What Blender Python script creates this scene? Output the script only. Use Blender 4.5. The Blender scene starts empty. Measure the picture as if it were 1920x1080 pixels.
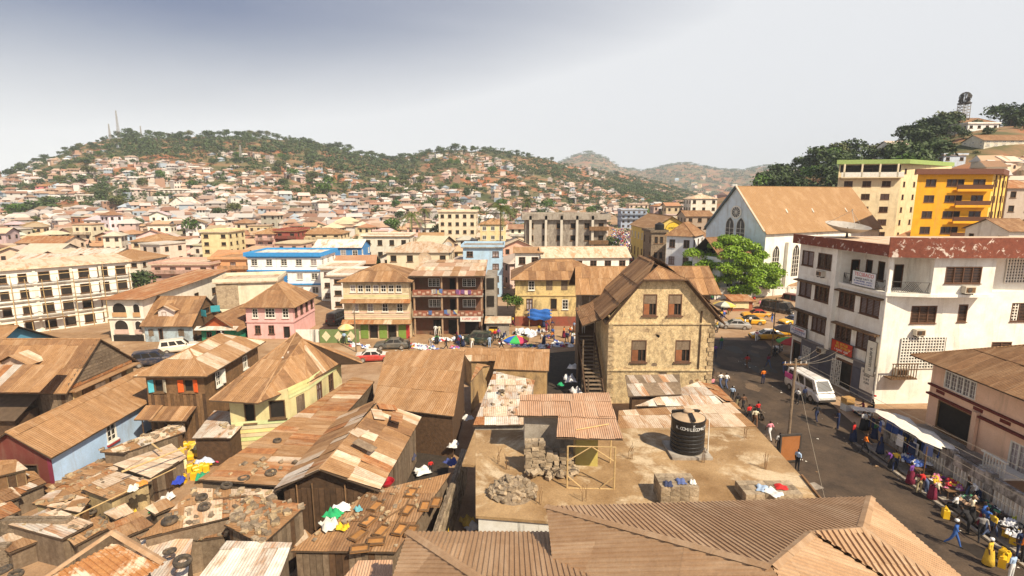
import bpy, bmesh, math, random
import numpy as np
from mathutils import Vector, Matrix
R = math.radians
rng = random.Random(11)
SC = bpy.context.scene
COL = SC.collection
# ---------------------------------------------------------------- camera, sky, sun, exposure
CAMZ = 20.0
TH = math.atan(175 / 1000.0)
cam_d = bpy.data.cameras.new('camera'); cam = bpy.data.objects.new('camera', cam_d); COL.objects.link(cam)
cam.location = (0, 0, CAMZ); cam.rotation_euler = (math.pi / 2 - TH, 0, 0)
cam_d.sensor_width = 36; cam_d.lens = 18.75; cam_d.clip_end = 20000; cam_d.clip_start = .2
SC.camera = cam
SUN_EL, SUN_AZ = 46, 139          # azimuth clockwise from +Y
w = bpy.data.worlds.new('World'); SC.world = w; w.use_nodes = True
nt = w.node_tree; nt.nodes.clear()
def N(t, kind, **kw):
    n = t.nodes.new(kind)
    for k, v in kw.items():
        if k in n.inputs.keys(): n.inputs[k].default_value = v
        else: setattr(n, k, v)
    return n
sky = N(nt, 'ShaderNodeTexSky', sky_type='NISHITA', sun_disc=False, sun_elevation=R(SUN_EL), sun_rotation=R(SUN_AZ),
        air_density=1.6, dust_density=5.0, ozone_density=1.4, altitude=50)
tc = N(nt, 'ShaderNodeTexCoord')
mp = N(nt, 'ShaderNodeMapping'); mp.inputs['Scale'].default_value = (1.0, .6, 3.4); mp.inputs['Rotation'].default_value = (0, R(14), R(20))
nz = N(nt, 'ShaderNodeTexNoise', Scale=1.1, Detail=6.0, Roughness=.55, Distortion=.5)
rmp = N(nt, 'ShaderNodeValToRGB'); rmp.color_ramp.elements[0].position = .36; rmp.color_ramp.elements[1].position = .68
sep = N(nt, 'ShaderNodeSeparateXYZ')
hz = N(nt, 'ShaderNodeMapRange', interpolation_type='SMOOTHSTEP'); hz.inputs['From Min'].default_value = .05; hz.inputs['From Max'].default_value = .31
hz.inputs['To Min'].default_value = 1.0; hz.inputs['To Max'].default_value = .0
cl = N(nt, 'ShaderNodeMath', operation='MULTIPLY'); cl.inputs[1].default_value = .16
mx = N(nt, 'ShaderNodeMath', operation='ADD', use_clamp=True)
mixc = N(nt, 'ShaderNodeMix', data_type='RGBA')
mixc.inputs['B'].default_value = (10.9, 11.1, 11.5, 1)           # bright thin overcast veil and horizon haze, same unit as the sky texture
dk = N(nt, 'ShaderNodeMix', data_type='RGBA', blend_type='MULTIPLY'); dk.inputs['Factor'].default_value = 1; dk.inputs['B'].default_value = (.26, .42, .86, 1)
bg = N(nt, 'ShaderNodeBackground', Strength=.053); wo = N(nt, 'ShaderNodeOutputWorld')
L = nt.links.new
L(tc.outputs['Generated'], mp.inputs['Vector']); L(mp.outputs[0], nz.inputs['Vector']); L(nz.outputs[0], rmp.inputs[0])
L(tc.outputs['Generated'], sep.inputs[0]); L(sep.outputs['Z'], hz.inputs['Value'])
dp = N(nt, 'ShaderNodeVectorMath', operation='DOT_PRODUCT'); dp.inputs[1].default_value = (math.sin(R(SUN_AZ)), math.cos(R(SUN_AZ)), 0)   # haze is brighter towards the sun's side
ds = N(nt, 'ShaderNodeMapRange'); ds.inputs['From Min'].default_value = -1; ds.inputs['From Max'].default_value = -.3; ds.inputs['To Min'].default_value = .0; ds.inputs['To Max'].default_value = 1.15
ad = N(nt, 'ShaderNodeMath', operation='ADD'); L(tc.outputs['Generated'], dp.inputs[0]); L(dp.outputs['Value'], ds.inputs['Value'])
L(rmp.outputs[0], cl.inputs[0]); L(cl.outputs[0], ad.inputs[0]); zf = N(nt, 'ShaderNodeMapRange', interpolation_type='SMOOTHSTEP'); zf.inputs['From Min'].default_value = .34; zf.inputs['From Max'].default_value = .8; zf.inputs['To Min'].default_value = 1; zf.inputs['To Max'].default_value = .05   # haze thins towards the zenith
zm = N(nt, 'ShaderNodeMath', operation='MULTIPLY'); L(sep.outputs['Z'], zf.inputs['Value']); L(zf.outputs[0], zm.inputs[0]); L(ds.outputs[0], zm.inputs[1]); L(zm.outputs[0], ad.inputs[1]); L(ad.outputs[0], mx.inputs[0]); L(hz.outputs[0], mx.inputs[1])
L(sky.outputs[0], dk.inputs['A']); L(dk.outputs['Result'], mixc.inputs['A'])
L(mx.outputs[0], mixc.inputs['Factor']); L(mixc.outputs['Result'], bg.inputs['Color']); L(bg.outputs[0], wo.inputs[0])
sd = bpy.data.lights.new('sun', 'SUN'); sd.energy = 5.0; sd.angle = R(.8); sd.color = (1, .875, .67)
sun = bpy.data.objects.new('sun', sd); COL.objects.link(sun)
_s = Vector((math.sin(R(SUN_AZ)) * math.cos(R(SUN_EL)), math.cos(R(SUN_AZ)) * math.cos(R(SUN_EL)), math.sin(R(SUN_EL))))
sun.rotation_euler = _s.to_track_quat('Z', 'Y').to_euler(); sun.location = (40, -40, 90)
SC.view_settings.view_transform = 'Standard'; SC.view_settings.look = 'None'
SC.view_settings.exposure = 0.53; SC.view_settings.gamma = 1
SC.render.engine = 'CYCLES'
SC.cycles.use_denoising = True
SC.cycles.max_bounces = 5; SC.cycles.diffuse_bounces = 3; SC.cycles.glossy_bounces = 2; SC.cycles.transmission_bounces = 2
SC.cycles.volume_bounces = 0; SC.cycles.transparent_max_bounces = 4
# ---------------------------------------------------------------- survey helpers: sight line of the 1920x1080 photograph -> point in the place
CT, ST = math.cos(TH), math.sin(TH)
def ray(px, py):
    x = (px - 960) / 1000.; y = (540 - py) / 1000.
    return Vector((x, CT + y * ST, -ST + y * CT))
def G(px, py, z=0.0):
    r = ray(px, py); t = (z - CAMZ) / r.z
    return Vector((r.x * t, r.y * t, z))
def GY(px, py, Y):
    r = ray(px, py); t = Y / r.y
    return Vector((r.x * t, Y, CAMZ + r.z * t))
# ---------------------------------------------------------------- materials
MATS = {}
def rgba(c): return (c[0], c[1], c[2], 1)
def M(name, col=None, col2=None, var=.12, scale=2.5, rough=.85, bump=.15, bscale=14, stain=None, samt=.5, sscale=.5, streak=1.0,
      corr=0, cax='X', cstr=.5, metal=0, objcol=False, spec=.3, lo=.48, hi=.62, grit=0.0):
    if name in MATS: return MATS[name]
    m = bpy.data.materials.new(name); m.use_nodes = True; MATS[name] = m
    t = m.node_tree; t.nodes.clear(); ln = t.links.new
    out = N(t, 'ShaderNodeOutputMaterial'); b = N(t, 'ShaderNodeBsdfPrincipled', Roughness=rough, Metallic=metal)
    b.inputs['Specular IOR Level'].default_value = spec
    ln(b.outputs[0], out.inputs[0])
    c = N(t, 'ShaderNodeTexCoord'); oi = N(t, 'ShaderNodeObjectInfo')
    off = N(t, 'ShaderNodeVectorMath', operation='ADD'); sc_ = N(t, 'ShaderNodeMath', operation='MULTIPLY'); sc_.inputs[1].default_value = 53.
    ln(oi.outputs['Random'], sc_.inputs[0]); ln(c.outputs['Object'], off.inputs[0]); ln(sc_.outputs[0], off.inputs[1])
    n1 = N(t, 'ShaderNodeTexNoise', Scale=scale, Detail=5., Roughness=.62); ln(off.outputs[0], n1.inputs['Vector'])
    if objcol:
        col = None; base = oi.outputs['Color']
        dkn = N(t, 'ShaderNodeMix', data_type='RGBA', blend_type='MULTIPLY'); dkn.inputs['Factor'].default_value = 1
        ln(base, dkn.inputs['A']); dkn.inputs['B'].default_value = (.84, .80, .75, 1); alt = dkn.outputs['Result']
    else:
        col2 = col2 or tuple(x * .68 for x in col)
    mixa = N(t, 'ShaderNodeMix', data_type='RGBA')
    r1 = N(t, 'ShaderNodeMapRange'); r1.inputs['From Min'].default_value = .32; r1.inputs['From Max'].default_value = .7
    ln(n1.outputs[0], r1.inputs['Value']); ln(r1.outputs[0], mixa.inputs['Factor'])
    if objcol: ln(base, mixa.inputs['A']); ln(alt, mixa.inputs['B'])
    else: mixa.inputs['A'].default_value = rgba(col); mixa.inputs['B'].default_value = rgba(col2)
    cur = mixa.outputs['Result']
    if stain:
        mpn = N(t, 'ShaderNodeMapping'); mpn.inputs['Scale'].default_value = (1, streak if cax == 'Y' else 1, streak if cax == 'X' and not corr else 1)
        if corr: mpn.inputs['Scale'].default_value = (1, streak, 1)
        ln(off.outputs[0], mpn.inputs['Vector'])
        n2 = N(t, 'ShaderNodeTexNoise', Scale=sscale, Detail=7., Roughness=.68, Distortion=.4); ln(mpn.outputs[0], n2.inputs['Vector'])
        r2 = N(t, 'ShaderNodeMapRange'); r2.inputs['From Min'].default_value = lo; r2.inputs['From Max'].default_value = hi; r2.inputs['To Max'].default_value = samt
        ln(n2.outputs[0], r2.inputs['Value'])
        ms = N(t, 'ShaderNodeMix', data_type='RGBA'); ln(r2.outputs[0], ms.inputs['Factor']); ln(cur, ms.inputs['A']); ms.inputs['B'].default_value = rgba(stain)
        cur = ms.outputs['Result']
    if grit:
        n3 = N(t, 'ShaderNodeTexNoise', Scale=11., Detail=3., Roughness=.8); ln(off.outputs[0], n3.inputs['Vector'])
        r3 = N(t, 'ShaderNodeMapRange'); r3.inputs['From Min'].default_value = .3; r3.inputs['From Max'].default_value = .7
        r3.inputs['To Min'].default_value = 1 - grit; r3.inputs['To Max'].default_value = 1 + grit
        ln(n3.outputs[0], r3.inputs['Value'])
        hg = N(t, 'ShaderNodeHueSaturation'); ln(r3.outputs[0], hg.inputs['Value']); ln(cur, hg.inputs['Color']); cur = hg.outputs[0]
    hv = N(t, 'ShaderNodeHueSaturation'); rv = N(t, 'ShaderNodeMapRange'); rv.inputs['To Min'].default_value = 1 - var; rv.inputs['To Max'].default_value = 1 + var
    ln(oi.outputs['Random'], rv.inputs['Value']); ln(rv.outputs[0], hv.inputs['Value']); ln(cur, hv.inputs['Color'])
    ln(hv.outputs[0], b.inputs['Base Color'])
    hgt = None
    if corr:
        wv = N(t, 'ShaderNodeTexWave', wave_type='BANDS', bands_direction=cax, wave_profile='SIN', Scale=.314 / corr, Distortion=.25)
        wv.inputs['Detail'].default_value = 1; wv.inputs['Detail Scale'].default_value = .6
        ln(c.outputs['Object'], wv.inputs['Vector'])
        bp = N(t, 'ShaderNodeBump', Strength=cstr, Distance=.05); ln(wv.outputs['Fac'], bp.inputs['Height']); hgt = bp
    if bump:
        nb = N(t, 'ShaderNodeTexNoise', Scale=bscale, Detail=4.); ln(off.outputs[0], nb.inputs['Vector'])
        b2 = N(t, 'ShaderNodeBump', Strength=bump, Distance=.06); ln(nb.outputs[0], b2.inputs['Height'])
        if hgt: ln(hgt.outputs[0], b2.inputs['Normal'])
        hgt = b2
    if hgt: ln(hgt.outputs[0], b.inputs['Normal'])
    return m
DUST = (.46, .31, .19)
M('roof_tan', (.37, .20, .088), (.27, .14, .06), stain=(.46, .29, .16), samt=.7, sscale=1.2, streak=.16, corr=.15, var=.09, grit=.18)
M('roof_brown', (.27, .14, .062), (.18, .09, .042), stain=(.38, .23, .12), samt=.6, sscale=1.2, streak=.16, corr=.15, var=.1, grit=.18)
M('roof_rust', (.40, .17, .06), (.23, .09, .035), stain=(.46, .30, .17), samt=.8, sscale=1.3, streak=.16, corr=.15, var=.12, grit=.2)
M('roof_zinc', (.60, .53, .45), (.44, .36, .28), stain=(.36, .17, .07), samt=.9, sscale=1.2, streak=.16, corr=.15, var=.2, grit=.15, rough=.6)
M('roof_pale', (.68, .54, .40), (.50, .36, .24), stain=(.40, .21, .09), samt=.75, sscale=1.2, streak=.16, corr=.15, var=.18, grit=.15)
M('roof_white', (.74, .69, .60), (.60, .53, .43), stain=(.40, .2, .08), samt=.8, sscale=.7, streak=.4, corr=.15, var=.1)
M('roof_pink', (.52, .31, .19), (.42, .23, .13), stain=(.58, .40, .27), samt=.6, sscale=.8, streak=.3, corr=.12, var=.1, cstr=.8)
M('roof_far', objcol=True, stain=DUST, samt=.35, sscale=.4, var=.1, scale=1.2, corr=.4)
M('roof_church', (.33, .19, .085), (.28, .155, .068), stain=(.40, .25, .13), samt=.6, sscale=.5, streak=.15, var=0, corr=.5, grit=.06)
M('roof_ribbed', (.41, .25, .135), (.34, .20, .105), stain=(.49, .33, .20), samt=.75, sscale=.9, streak=.14, cax='Y', var=.085, grit=.12, rough=.6)
M('underside', (.10, .065, .04), var=.1)
M('paint', objcol=True, scale=.9, stain=(.24, .17, .11), samt=.5, sscale=1.0, streak=.12, var=.05, bump=.1, lo=.52, hi=.76, grit=.07)
M('paint_worn', objcol=True, stain=(.13, .09, .055), samt=.85, sscale=.9, streak=.5, var=.05, bump=.3, lo=.46, hi=.66, grit=.2)
M('old_plaster', (.68, .52, .29), (.47, .33, .17), stain=(.20, .135, .08), samt=.7, sscale=3.2, streak=.5, lo=.46, hi=.66, bump=.6, bscale=7, grit=.32, var=.03)
M('quoin', (.50, .38, .22), (.30, .2, .11), stain=(.14, .09, .05), samt=.7, sscale=2, bump=.5, bscale=9, grit=.3, var=.2)
M('concrete', (.38, .33, .27), (.27, .225, .175), stain=(.12, .09, .07), samt=.7, sscale=.6, streak=.35, bump=.3, grit=.15)
M('roof_slab', (.46, .30, .15), (.24, .135, .055), stain=(.62, .48, .31), samt=.9, sscale=.3, scale=.38, bump=.4, bscale=6, lo=.5, hi=.60, grit=.2)
M('block', (.40, .31, .21), (.27, .2, .125), stain=(.16, .11, .07), samt=.6, sscale=1.5, bump=.5, grit=.25, var=.3)
M('whitewash', (.80, .77, .70), (.68, .63, .54), stain=(.09, .07, .06), samt=.85, sscale=.9, streak=.12, lo=.53, hi=.66, grit=.06)
M('stone', (.28, .21, .14), (.12, .085, .055), scale=3, bump=.8, bscale=5, grit=.3, var=.25)
M('wood', (.22, .12, .055), (.12, .065, .03), scale=4, stain=(.1, .06, .03), samt=.6, sscale=1.5, streak=.2, bump=.3, var=.28, grit=.15)
M('wood_grey', (.24, .175, .115), (.14, .095, .06), scale=4, stain=(.12, .08, .05), samt=.6, sscale=1.5, streak=.2, bump=.3, var=.28, grit=.15)
M('wood_dark', (.11, .06, .03), (.06, .033, .018), scale=4, bump=.3, var=.25)
M('bamboo', (.55, .38, .18), (.38, .25, .11), var=.15, scale=6)
M('glass', (.02, .018, .016), (.035, .03, .026), rough=.22, bump=0, spec=.5, var=.3)
M('opening', (.018, .014, .011), (.03, .022, .016), rough=.9, bump=0, var=.2)
M('curtain', (.42, .36, .34), (.26, .2, .2), scale=8, var=.3)
M('frame_white', (.78, .74, .66), (.62, .56, .47), var=.06, bump=0)
M('frame_brown', (.16, .08, .045), (.10, .05, .03), var=.15, bump=0)
M('trim', objcol=True, var=.05, bump=.1, grit=.08)
M('metal_dark', (.05, .045, .04), (.08, .06, .045), rough=.6, bump=0)
M('steel', (.42, .40, .37), (.3, .26, .22), rough=.5, metal=.3, bump=0)
M('rubber', (.035, .03, .027), (.09, .07, .05), scale=5, rough=.9, var=.2, stain=(.22, .15, .09), samt=.6, sscale=2)
M('cloth', objcol=True, var=.12, bump=.3, bscale=9, scale=6, rough=.95)
M('plastic', objcol=True, var=.08, bump=0, rough=.45, spec=.4)
M('carpaint', objcol=True, var=.02, bump=0, rough=.28, spec=.5, stain=(.36, .26, .17), samt=.35, sscale=1.5)
M('skin', (.075, .038, .022), (.055, .028, .016), var=.25, bump=0, rough=.6)
M('hair', (.012, .01, .009), var=.2, bump=0)
M('asphalt', (.062, .043, .030), (.042, .029, .020), stain=(.125, .083, .052), samt=.7, sscale=.22, scale=1.5, bump=.3, bscale=20, lo=.42, hi=.64, grit=.25, var=0)
M('dirt', (.34, .205, .105), (.22, .125, .06), stain=(.47, .32, .19), samt=.8, sscale=.16, scale=1.4, bump=.5, bscale=4, lo=.44, hi=.62, grit=.25, var=0)
M('drain_water', (.035, .028, .02), (.06, .045, .03), rough=.3, bump=.05)
M('leaf_green', (.085, .15, .018), (.045, .09, .01), scale=.6, var=.12, bump=0, rough=.55)
M('leaf_bright', (.24, .36, .025), (.12, .22, .014), scale=.9, var=.1, bump=0, rough=.5)
M('leaf_dark', (.062, .090, .024), (.030, .048, .013), scale=.25, var=.22, bump=0, rough=.6)
M('leaf_olive', (.12, .125, .035), (.07, .08, .02), scale=.3, var=.25, bump=0, rough=.6)
M('leaf_palm', (.12, .14, .025), (.06, .08, .015), scale=.6, var=.15, bump=0, rough=.5)
M('bark', (.13, .085, .05), (.07, .045, .028), scale=5, bump=.5)
M('lettering_red', (.62, .05, .03), var=0, bump=0)
M('lettering_blue', (.06, .1, .35), var=0, bump=0)
M('lettering_black', (.03, .03, .03), var=0, bump=0)
M('lettering_white', (.8, .79, .75), var=0, bump=0)
M('lettering_yellow', (.8, .55, .05), var=0, bump=0)
def mat(m): return MATS[m] if isinstance(m, str) else m
# ---------------------------------------------------------------- mesh helpers
class MB:
    def __init__(s): s.v = []; s.f = []; s.m = []
    def add(s, vs, fs, m=0):
        o = len(s.v); s.v.extend([tuple(p) for p in vs]); s.f.extend([tuple(i + o for i in f) for f in fs]); s.m.extend([m] * len(fs)); return s
    def quad(s, a, b, c, d, m=0): return s.add([a, b, c, d], [(0, 1, 2, 3)], m)
    def box(s, x0, x1, y0, y1, z0, z1, m=0, X=None):
        vs = [Vector(p) for p in ((x0, y0, z0), (x1, y0, z0), (x1, y1, z0), (x0, y1, z0), (x0, y0, z1), (x1, y0, z1), (x1, y1, z1), (x0, y1, z1))]
        if X is not None: vs = [X @ p for p in vs]
        return s.add(vs, [(0, 3, 2, 1), (4, 5, 6, 7), (0, 1, 5, 4), (1, 2, 6, 5), (2, 3, 7, 6), (3, 0, 4, 7)], m)
    def tube(s, a, b, r0, r1=None, n=6, m=0, cap=True):
        a, b = Vector(a), Vector(b); r1 = r0 if r1 is None else r1
        d = (b - a); d = d.normalized() if d.length > 1e-6 else Vector((0, 0, 1))
        u = d.orthogonal().normalized(); w_ = d.cross(u)
        vs = [];
        for p, r in ((a, r0), (b, r1)):
            for k in range(n):
                an = 2 * math.pi * k / n; vs.append(p + u * math.cos(an) * r + w_ * math.sin(an) * r)
        fs = [(k, (k + 1) % n, n + (k + 1) % n, n + k) for k in range(n)]
        if cap: fs += [tuple(range(n - 1, -1, -1)), tuple(range(n, 2 * n))]
        return s.add(vs, fs, m)
    def path(s, pts, r, n=5, m=0):
        for a, b in zip(pts, pts[1:]): s.tube(a, b, r, r, n, m)
        return s
    def lathe(s, prof, n=16, m=0, X=None, close=True):
        vs = []; fs = []
        for r, z in prof:
            for k in range(n):
                an = 2 * math.pi * k / n; p = Vector((r * math.cos(an), r * math.sin(an), z)); vs.append(X @ p if X is not None else p)
        for i in range(len(prof) - 1):
            for k in range(n): fs.append((i * n + k, i * n + (k + 1) % n, (i + 1) * n + (k + 1) % n, (i + 1) * n + k))
        return s.add(vs, fs, m)
    def slab(s, poly, t=.06, m=0, m2=None, down=None):
        down = Vector((0, 0, -t)) if down is None else down
        poly = [Vector(p) for p in poly]; n = len(poly)
        s.add(poly, [tuple(range(n))], m)
        lo = [p + down for p in poly]; k = m if m2 is None else m2
        s.add(lo, [tuple(range(n - 1, -1, -1))], k)
        for i in range(n):
            j = (i + 1) % n; s.quad(poly[i], lo[i], lo[j], poly[j], k)
        return s
    def mesh(s, name, mats):
        me = bpy.data.meshes.new(name); me.from_pydata(s.v, [], s.f); me.update()
        for x in mats: me.materials.append(mat(x))
        if len(mats) > 1: me.polygons.foreach_set('material_index', s.m)
        return me
    def obj(s, name, mats, parent=None, color=None, smooth=False, X=None):
        mats = mats if isinstance(mats, (list, tuple)) else [mats]
        me = s.mesh(name, mats)
        if smooth: me.polygons.foreach_set('use_smooth', [True] * len(me.polygons))
        return link(name, me, parent, color, X)
def link(name, me, parent=None, color=None, X=None):
    o = bpy.data.objects.new(name, me); COL.objects.link(o)
    if parent is not None: o.parent = parent
    if color is not None: o.color = rgba(color)
    if X is not None: o.matrix_local = X
    return o
def tag(o, label=None, cat=None, group=None, kind=None):
    if label: o['label'] = label
    if cat: o['category'] = cat
    if group: o['group'] = group
    if kind: o['kind'] = kind
    return o
def thing(name, label, cat, loc=(0, 0, 0), rz=0, group=None):
    o = bpy.data.objects.new(name, None); COL.objects.link(o); o.location = loc; o.rotation_euler = (0, 0, rz); o.empty_display_size = .3
    return tag(o, label, cat, group)
def clone(root, loc=None, rz=None, label=None, group=None, color=None):
    r = root.copy(); COL.objects.link(r)
    if loc is not None: r.location = loc
    if rz is not None: r.rotation_euler = (0, 0, rz)
    if label: r['label'] = label
    if group: r['group'] = group
    for ch in KIDS(root):
        c = ch.copy(); COL.objects.link(c); c.parent = r
        if color and ch.get('tinted'): c.color = rgba(color)
        for g in KIDS(ch):
            d = g.copy(); COL.objects.link(d); d.parent = c
    return r
def KIDS(o): return [c for c in o.children]
def clip_half(poly, a, b, c):            # keep a*x+b*y<=c
    out = []; n = len(poly)
    for i in range(n):
        p, q = poly[i], poly[(i + 1) % n]; dp = a * p[0] + b * p[1] - c; dq = a * q[0] + b * q[1] - c
        if dp <= 1e-9: out.append(p)
        if (dp < -1e-9 and dq > 1e-9) or (dp > 1e-9 and dq < -1e-9):
            t = dp / (dp - dq); out.append((p[0] + (q[0] - p[0]) * t, p[1] + (q[1] - p[1]) * t))
    return out
def clip_rect(poly, u0, u1, v0, v1):
    for h in ((-1, 0, -u0), (1, 0, u1), (0, -1, -v0), (0, 1, v1)):
        poly = clip_half(poly, *h)
        if len(poly) < 3: return []
    return poly
def area2(p): return abs(sum(p[i][0] * p[(i + 1) % len(p)][1] - p[(i + 1) % len(p)][0] * p[i][1] for i in range(len(p)))) / 2
def V3(p): return Vector(p)
def frame_of(poly):
    p = [Vector(q) for q in poly]; e = (p[1] - p[0]).normalized(); nn = Vector((0, 0, 0))
    for i in range(len(p)): nn += (p[i] - p[0]).cross(p[(i + 1) % len(p)] - p[0])
    nn.normalize()
    if nn.z < 0: nn = -nn
    v = nn.cross(e).normalized()
    X = Matrix(((e.x, v.x, nn.x, p[0].x), (e.y, v.y, nn.y, p[0].y), (e.z, v.z, nn.z, p[0].z), (0, 0, 0, 1)))
    Xi = X.inverted(); return X, [((Xi @ q).x, (Xi @ q).y) for q in p]
def sheets(parent, poly, mats, sw=.85, sl=2.2, jit=.02, name='sheet', r=None, skew=0.0, hole=0.0, base=.015):
    """cover one roof plane with separate overlapping sheets; poly[0]->poly[1] is the eave"""
    r = r or rng; X, q = frame_of(poly); base += max(0., max((X.inverted() @ V3(p)).z for p in poly)) * .75
    us = [a[0] for a in q]; vs = [a[1] for a in q]; u = min(us); row = 0
    v = min(vs)
    while v < max(vs) - .05:
        ln_ = sl * r.uniform(.85, 1.15); u = min(us) - r.uniform(0, sw * .6)
        while u < max(us):
            wd = sw * r.uniform(.85, 1.2)
            c = clip_rect(q, u, u + wd + .03, v - .06, v + ln_)
            if len(c) >= 3 and area2(c) > .03 and r.random() >= hole:
                cu = sum(a[0] for a in c) / len(c); cv = sum(a[1] for a in c) / len(c)
                ang = r.gauss(0, skew); ca, sa = math.cos(ang), math.sin(ang)
                tu = r.gauss(0, jit); tv = r.gauss(0, jit); h0 = base + .012 * (row % 2) + r.uniform(0, jit)
                pts = []
                for a in c:
                    x, y = a[0] - cu, a[1] - cv
                    pts.append((x * ca - y * sa, x * sa + y * ca, h0 + max(-.01, x * tu + y * tv) + (.02 if y < 0 else 0)))
                mb = MB(); n = len(pts); lo = [(p[0], p[1], p[2] - .012) for p in pts]
                mb.add(pts, [tuple(range(n))]); mb.add(pts + lo, [(i, (i + 1) % n, n + (i + 1) % n, n + i)[::-1] for i in range(n)])
                mm = r.choices([k for k, _ in mats], [x for _, x in mats])[0]
                mb.obj(name, mm, parent, X=X @ Matrix.Translation((cu, cv, 0)))
            u += wd
        v += ln_; row += 1
def ribbed(parent, poly, name, m, pitch=.18, h=.035, top=.5, color=None, u_start=None):
    """profiled metal plane with real ribs running up the slope"""
    X, q = frame_of(poly); mb = MB()
    us = [a[0] for a in q]; ks = []
    u = min(us) if u_start is None else u_start + math.floor((min(us) - u_start) / pitch) * pitch
    while u < max(us):
        ks += [(u, 0), (u + pitch * (1 - top) * .8, 0), (u + pitch * (1 - top), h), (u + pitch * .95, h)]; u += pitch
    ks = [k for k in ks if min(us) <= k[0] <= max(us)]
    def span(uu):
        vs = []
        for i in range(len(q)):
            a, b = q[i], q[(i + 1) % len(q)]
            if abs(a[0] - b[0]) < 1e-9: continue
            t = (uu - a[0]) / (b[0] - a[0])
            if -1e-6 <= t <= 1 + 1e-6: vs.append(a[1] + (b[1] - a[1]) * t)
        return (min(vs), max(vs)) if vs else (0, 0)
    sp = [span(k[0]) for k in ks]
    for (k0, s0), (k1, s1) in zip(zip(ks, sp), zip(ks[1:], sp[1:])):
        mb.quad((k0[0], s0[0], k0[1]), (k1[0], s1[0], k1[1]), (k1[0], s1[1], k1[1]), (k0[0], s0[1], k0[1]))
    return mb.obj(name, m, parent, X=X, color=color)
# ---------------------------------------------------------------- building kit
WIN = {}
FOOT = []
MARK = []
def window_mesh(style, w_, h_):
    key = (style, round(w_, 2), round(h_, 2))
    if key in WIN: return WIN[key]
    fr = MB(); pn = MB(); sh = None; fm = 'frame_white'; pm = 'glass'
    t = min(.09, w_ * .1)
    def border(y0=-.03, y1=.08):
        fr.box(0, w_, y0, y1, 0, t); fr.box(0, w_, y0, y1, h_ - t, h_); fr.box(0, t, y0, y1, t, h_ - t); fr.box(w_ - t, w_, y0, y1, t, h_ - t)
    if style == 'grid':
        border(); nx = max(2, round(w_ / .5)); nz_ = max(2, round(h_ / .5))
        for i in range(1, nx): fr.box(w_ * i / nx - .025, w_ * i / nx + .025, .0, .06, t, h_ - t)
        for i in range(1, nz_): fr.box(t, w_ - t, .005, .055, h_ * i / nz_ - .025, h_ * i / nz_ + .025)
        fr.box(-.08, w_ + .08, -.14, .02, -.09, -.003)
    elif style == 'grille':
        border(); nx = max(2, round(w_ / .6)); fm = 'frame_white'
        for i in range(1, nx): fr.box(w_ * i / nx - .05, w_ * i / nx + .05, -.01, .07, t, h_ - t)
        for i in range(1, nx * 2):
            if i % 2: fr.box(w_ * i / nx / 2 - .015, w_ * i / nx / 2 + .015, .02, .05, t, h_ - t)
        for i in range(1, 4): fr.box(t, w_ - t, .025, .045, h_ * i / 4 - .015, h_ * i / 4 + .015)
    elif style == 'louvre':
        fm = 'frame_brown'; border(-.02, .1); nz_ = max(4, round(h_ / .14))
        for i in range(1, nz_): fr.box(t, w_ - t, .03, .1, h_ * i / nz_ - .02, h_ * i / nz_ + .012)
        nx = max(1, round(w_ / .9))
        for i in range(1, nx): fr.box(w_ * i / nx - .035, w_ * i / nx + .035, -.01, .1, t, h_ - t)
        fr.box(-.06, w_ + .06, -.1, .02, -.08, -.003)
    elif style == 'hole':
        fm = 'wood'; pm = 'opening'; border(.0, .1)
        fr.box(-.1, w_ + .1, -.12, .02, -.1, -.003)
    elif style == 'brown':
        fm = 'frame_brown'; border(); fr.box(w_ / 2 - .04, w_ / 2 + .04, .0, .06, t, h_ - t); fr.box(t, w_ - t, .005, .055, h_ * .62 - .03, h_ * .62 + .03)
        fr.box(-.08, w_ + .08, -.12, .02, -.09, -.003)
    elif style == 'door':
        fm = 'frame_brown'; pm = 'opening'; fr.box(0, .08, -.03, .08, 0, h_); fr.box(w_ - .08, w_, -.03, .08, 0, h_); fr.box(.08, w_ - .08, -.03, .08, h_ - .09, h_)
    elif style == 'board':
        fm = 'wood_grey'; n = max(3, round(w_ / .22))
        for i in range(n): fr.box(w_ * i / n + .01, w_ * (i + 1) / n - .01, -.03 - .015 * (i % 2), .02, .02 * (i % 3), h_ - .03 * ((i * 2) % 3))
        pm = 'opening'
    elif style == 'shop':
        fm = 'frame_brown'; pm = 'opening'; fr.box(0, .1, -.04, .1, 0, h_); fr.box(w_ - .1, w_, -.04, .1, 0, h_); fr.box(.1, w_ - .1, -.04, .1, h_ - .25, h_)
    elif style == 'half':       # worn sash: boarded top, one red leaf, rest open
        fm = 'frame_brown'; border(-.02, .1); pm = 'opening'
        fr.box(t, w_ - t, .03, .07, h_ * .55, h_ - t, 1); fr.box(t, w_ * .46, .02, .06, t, h_ * .54, 2); fr.box(w_ * .7, w_ * .74, .04, .07, t, h_ * .55)
        fr.box(-.12, w_ + .12, -.16, .02, -.14, -.003)
    pn.quad((0, .13, 0), (w_, .13, 0), (w_, .13, h_), (0, .13, h_))
    mats_ = [fm] + (['wood_grey', 'red_leaf'] if style == 'half' else [])
    WIN[key] = (fr.mesh('window_frame', mats_), pn.mesh('pane', [pm]))
    return WIN[key]
M('red_leaf', (.30, .11, .045), (.18, .07, .03), var=.4)
NAMEOF = {'door': 'door', 'shop': 'doorway', 'hole': 'window', 'board': 'board_shutter'}
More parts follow.
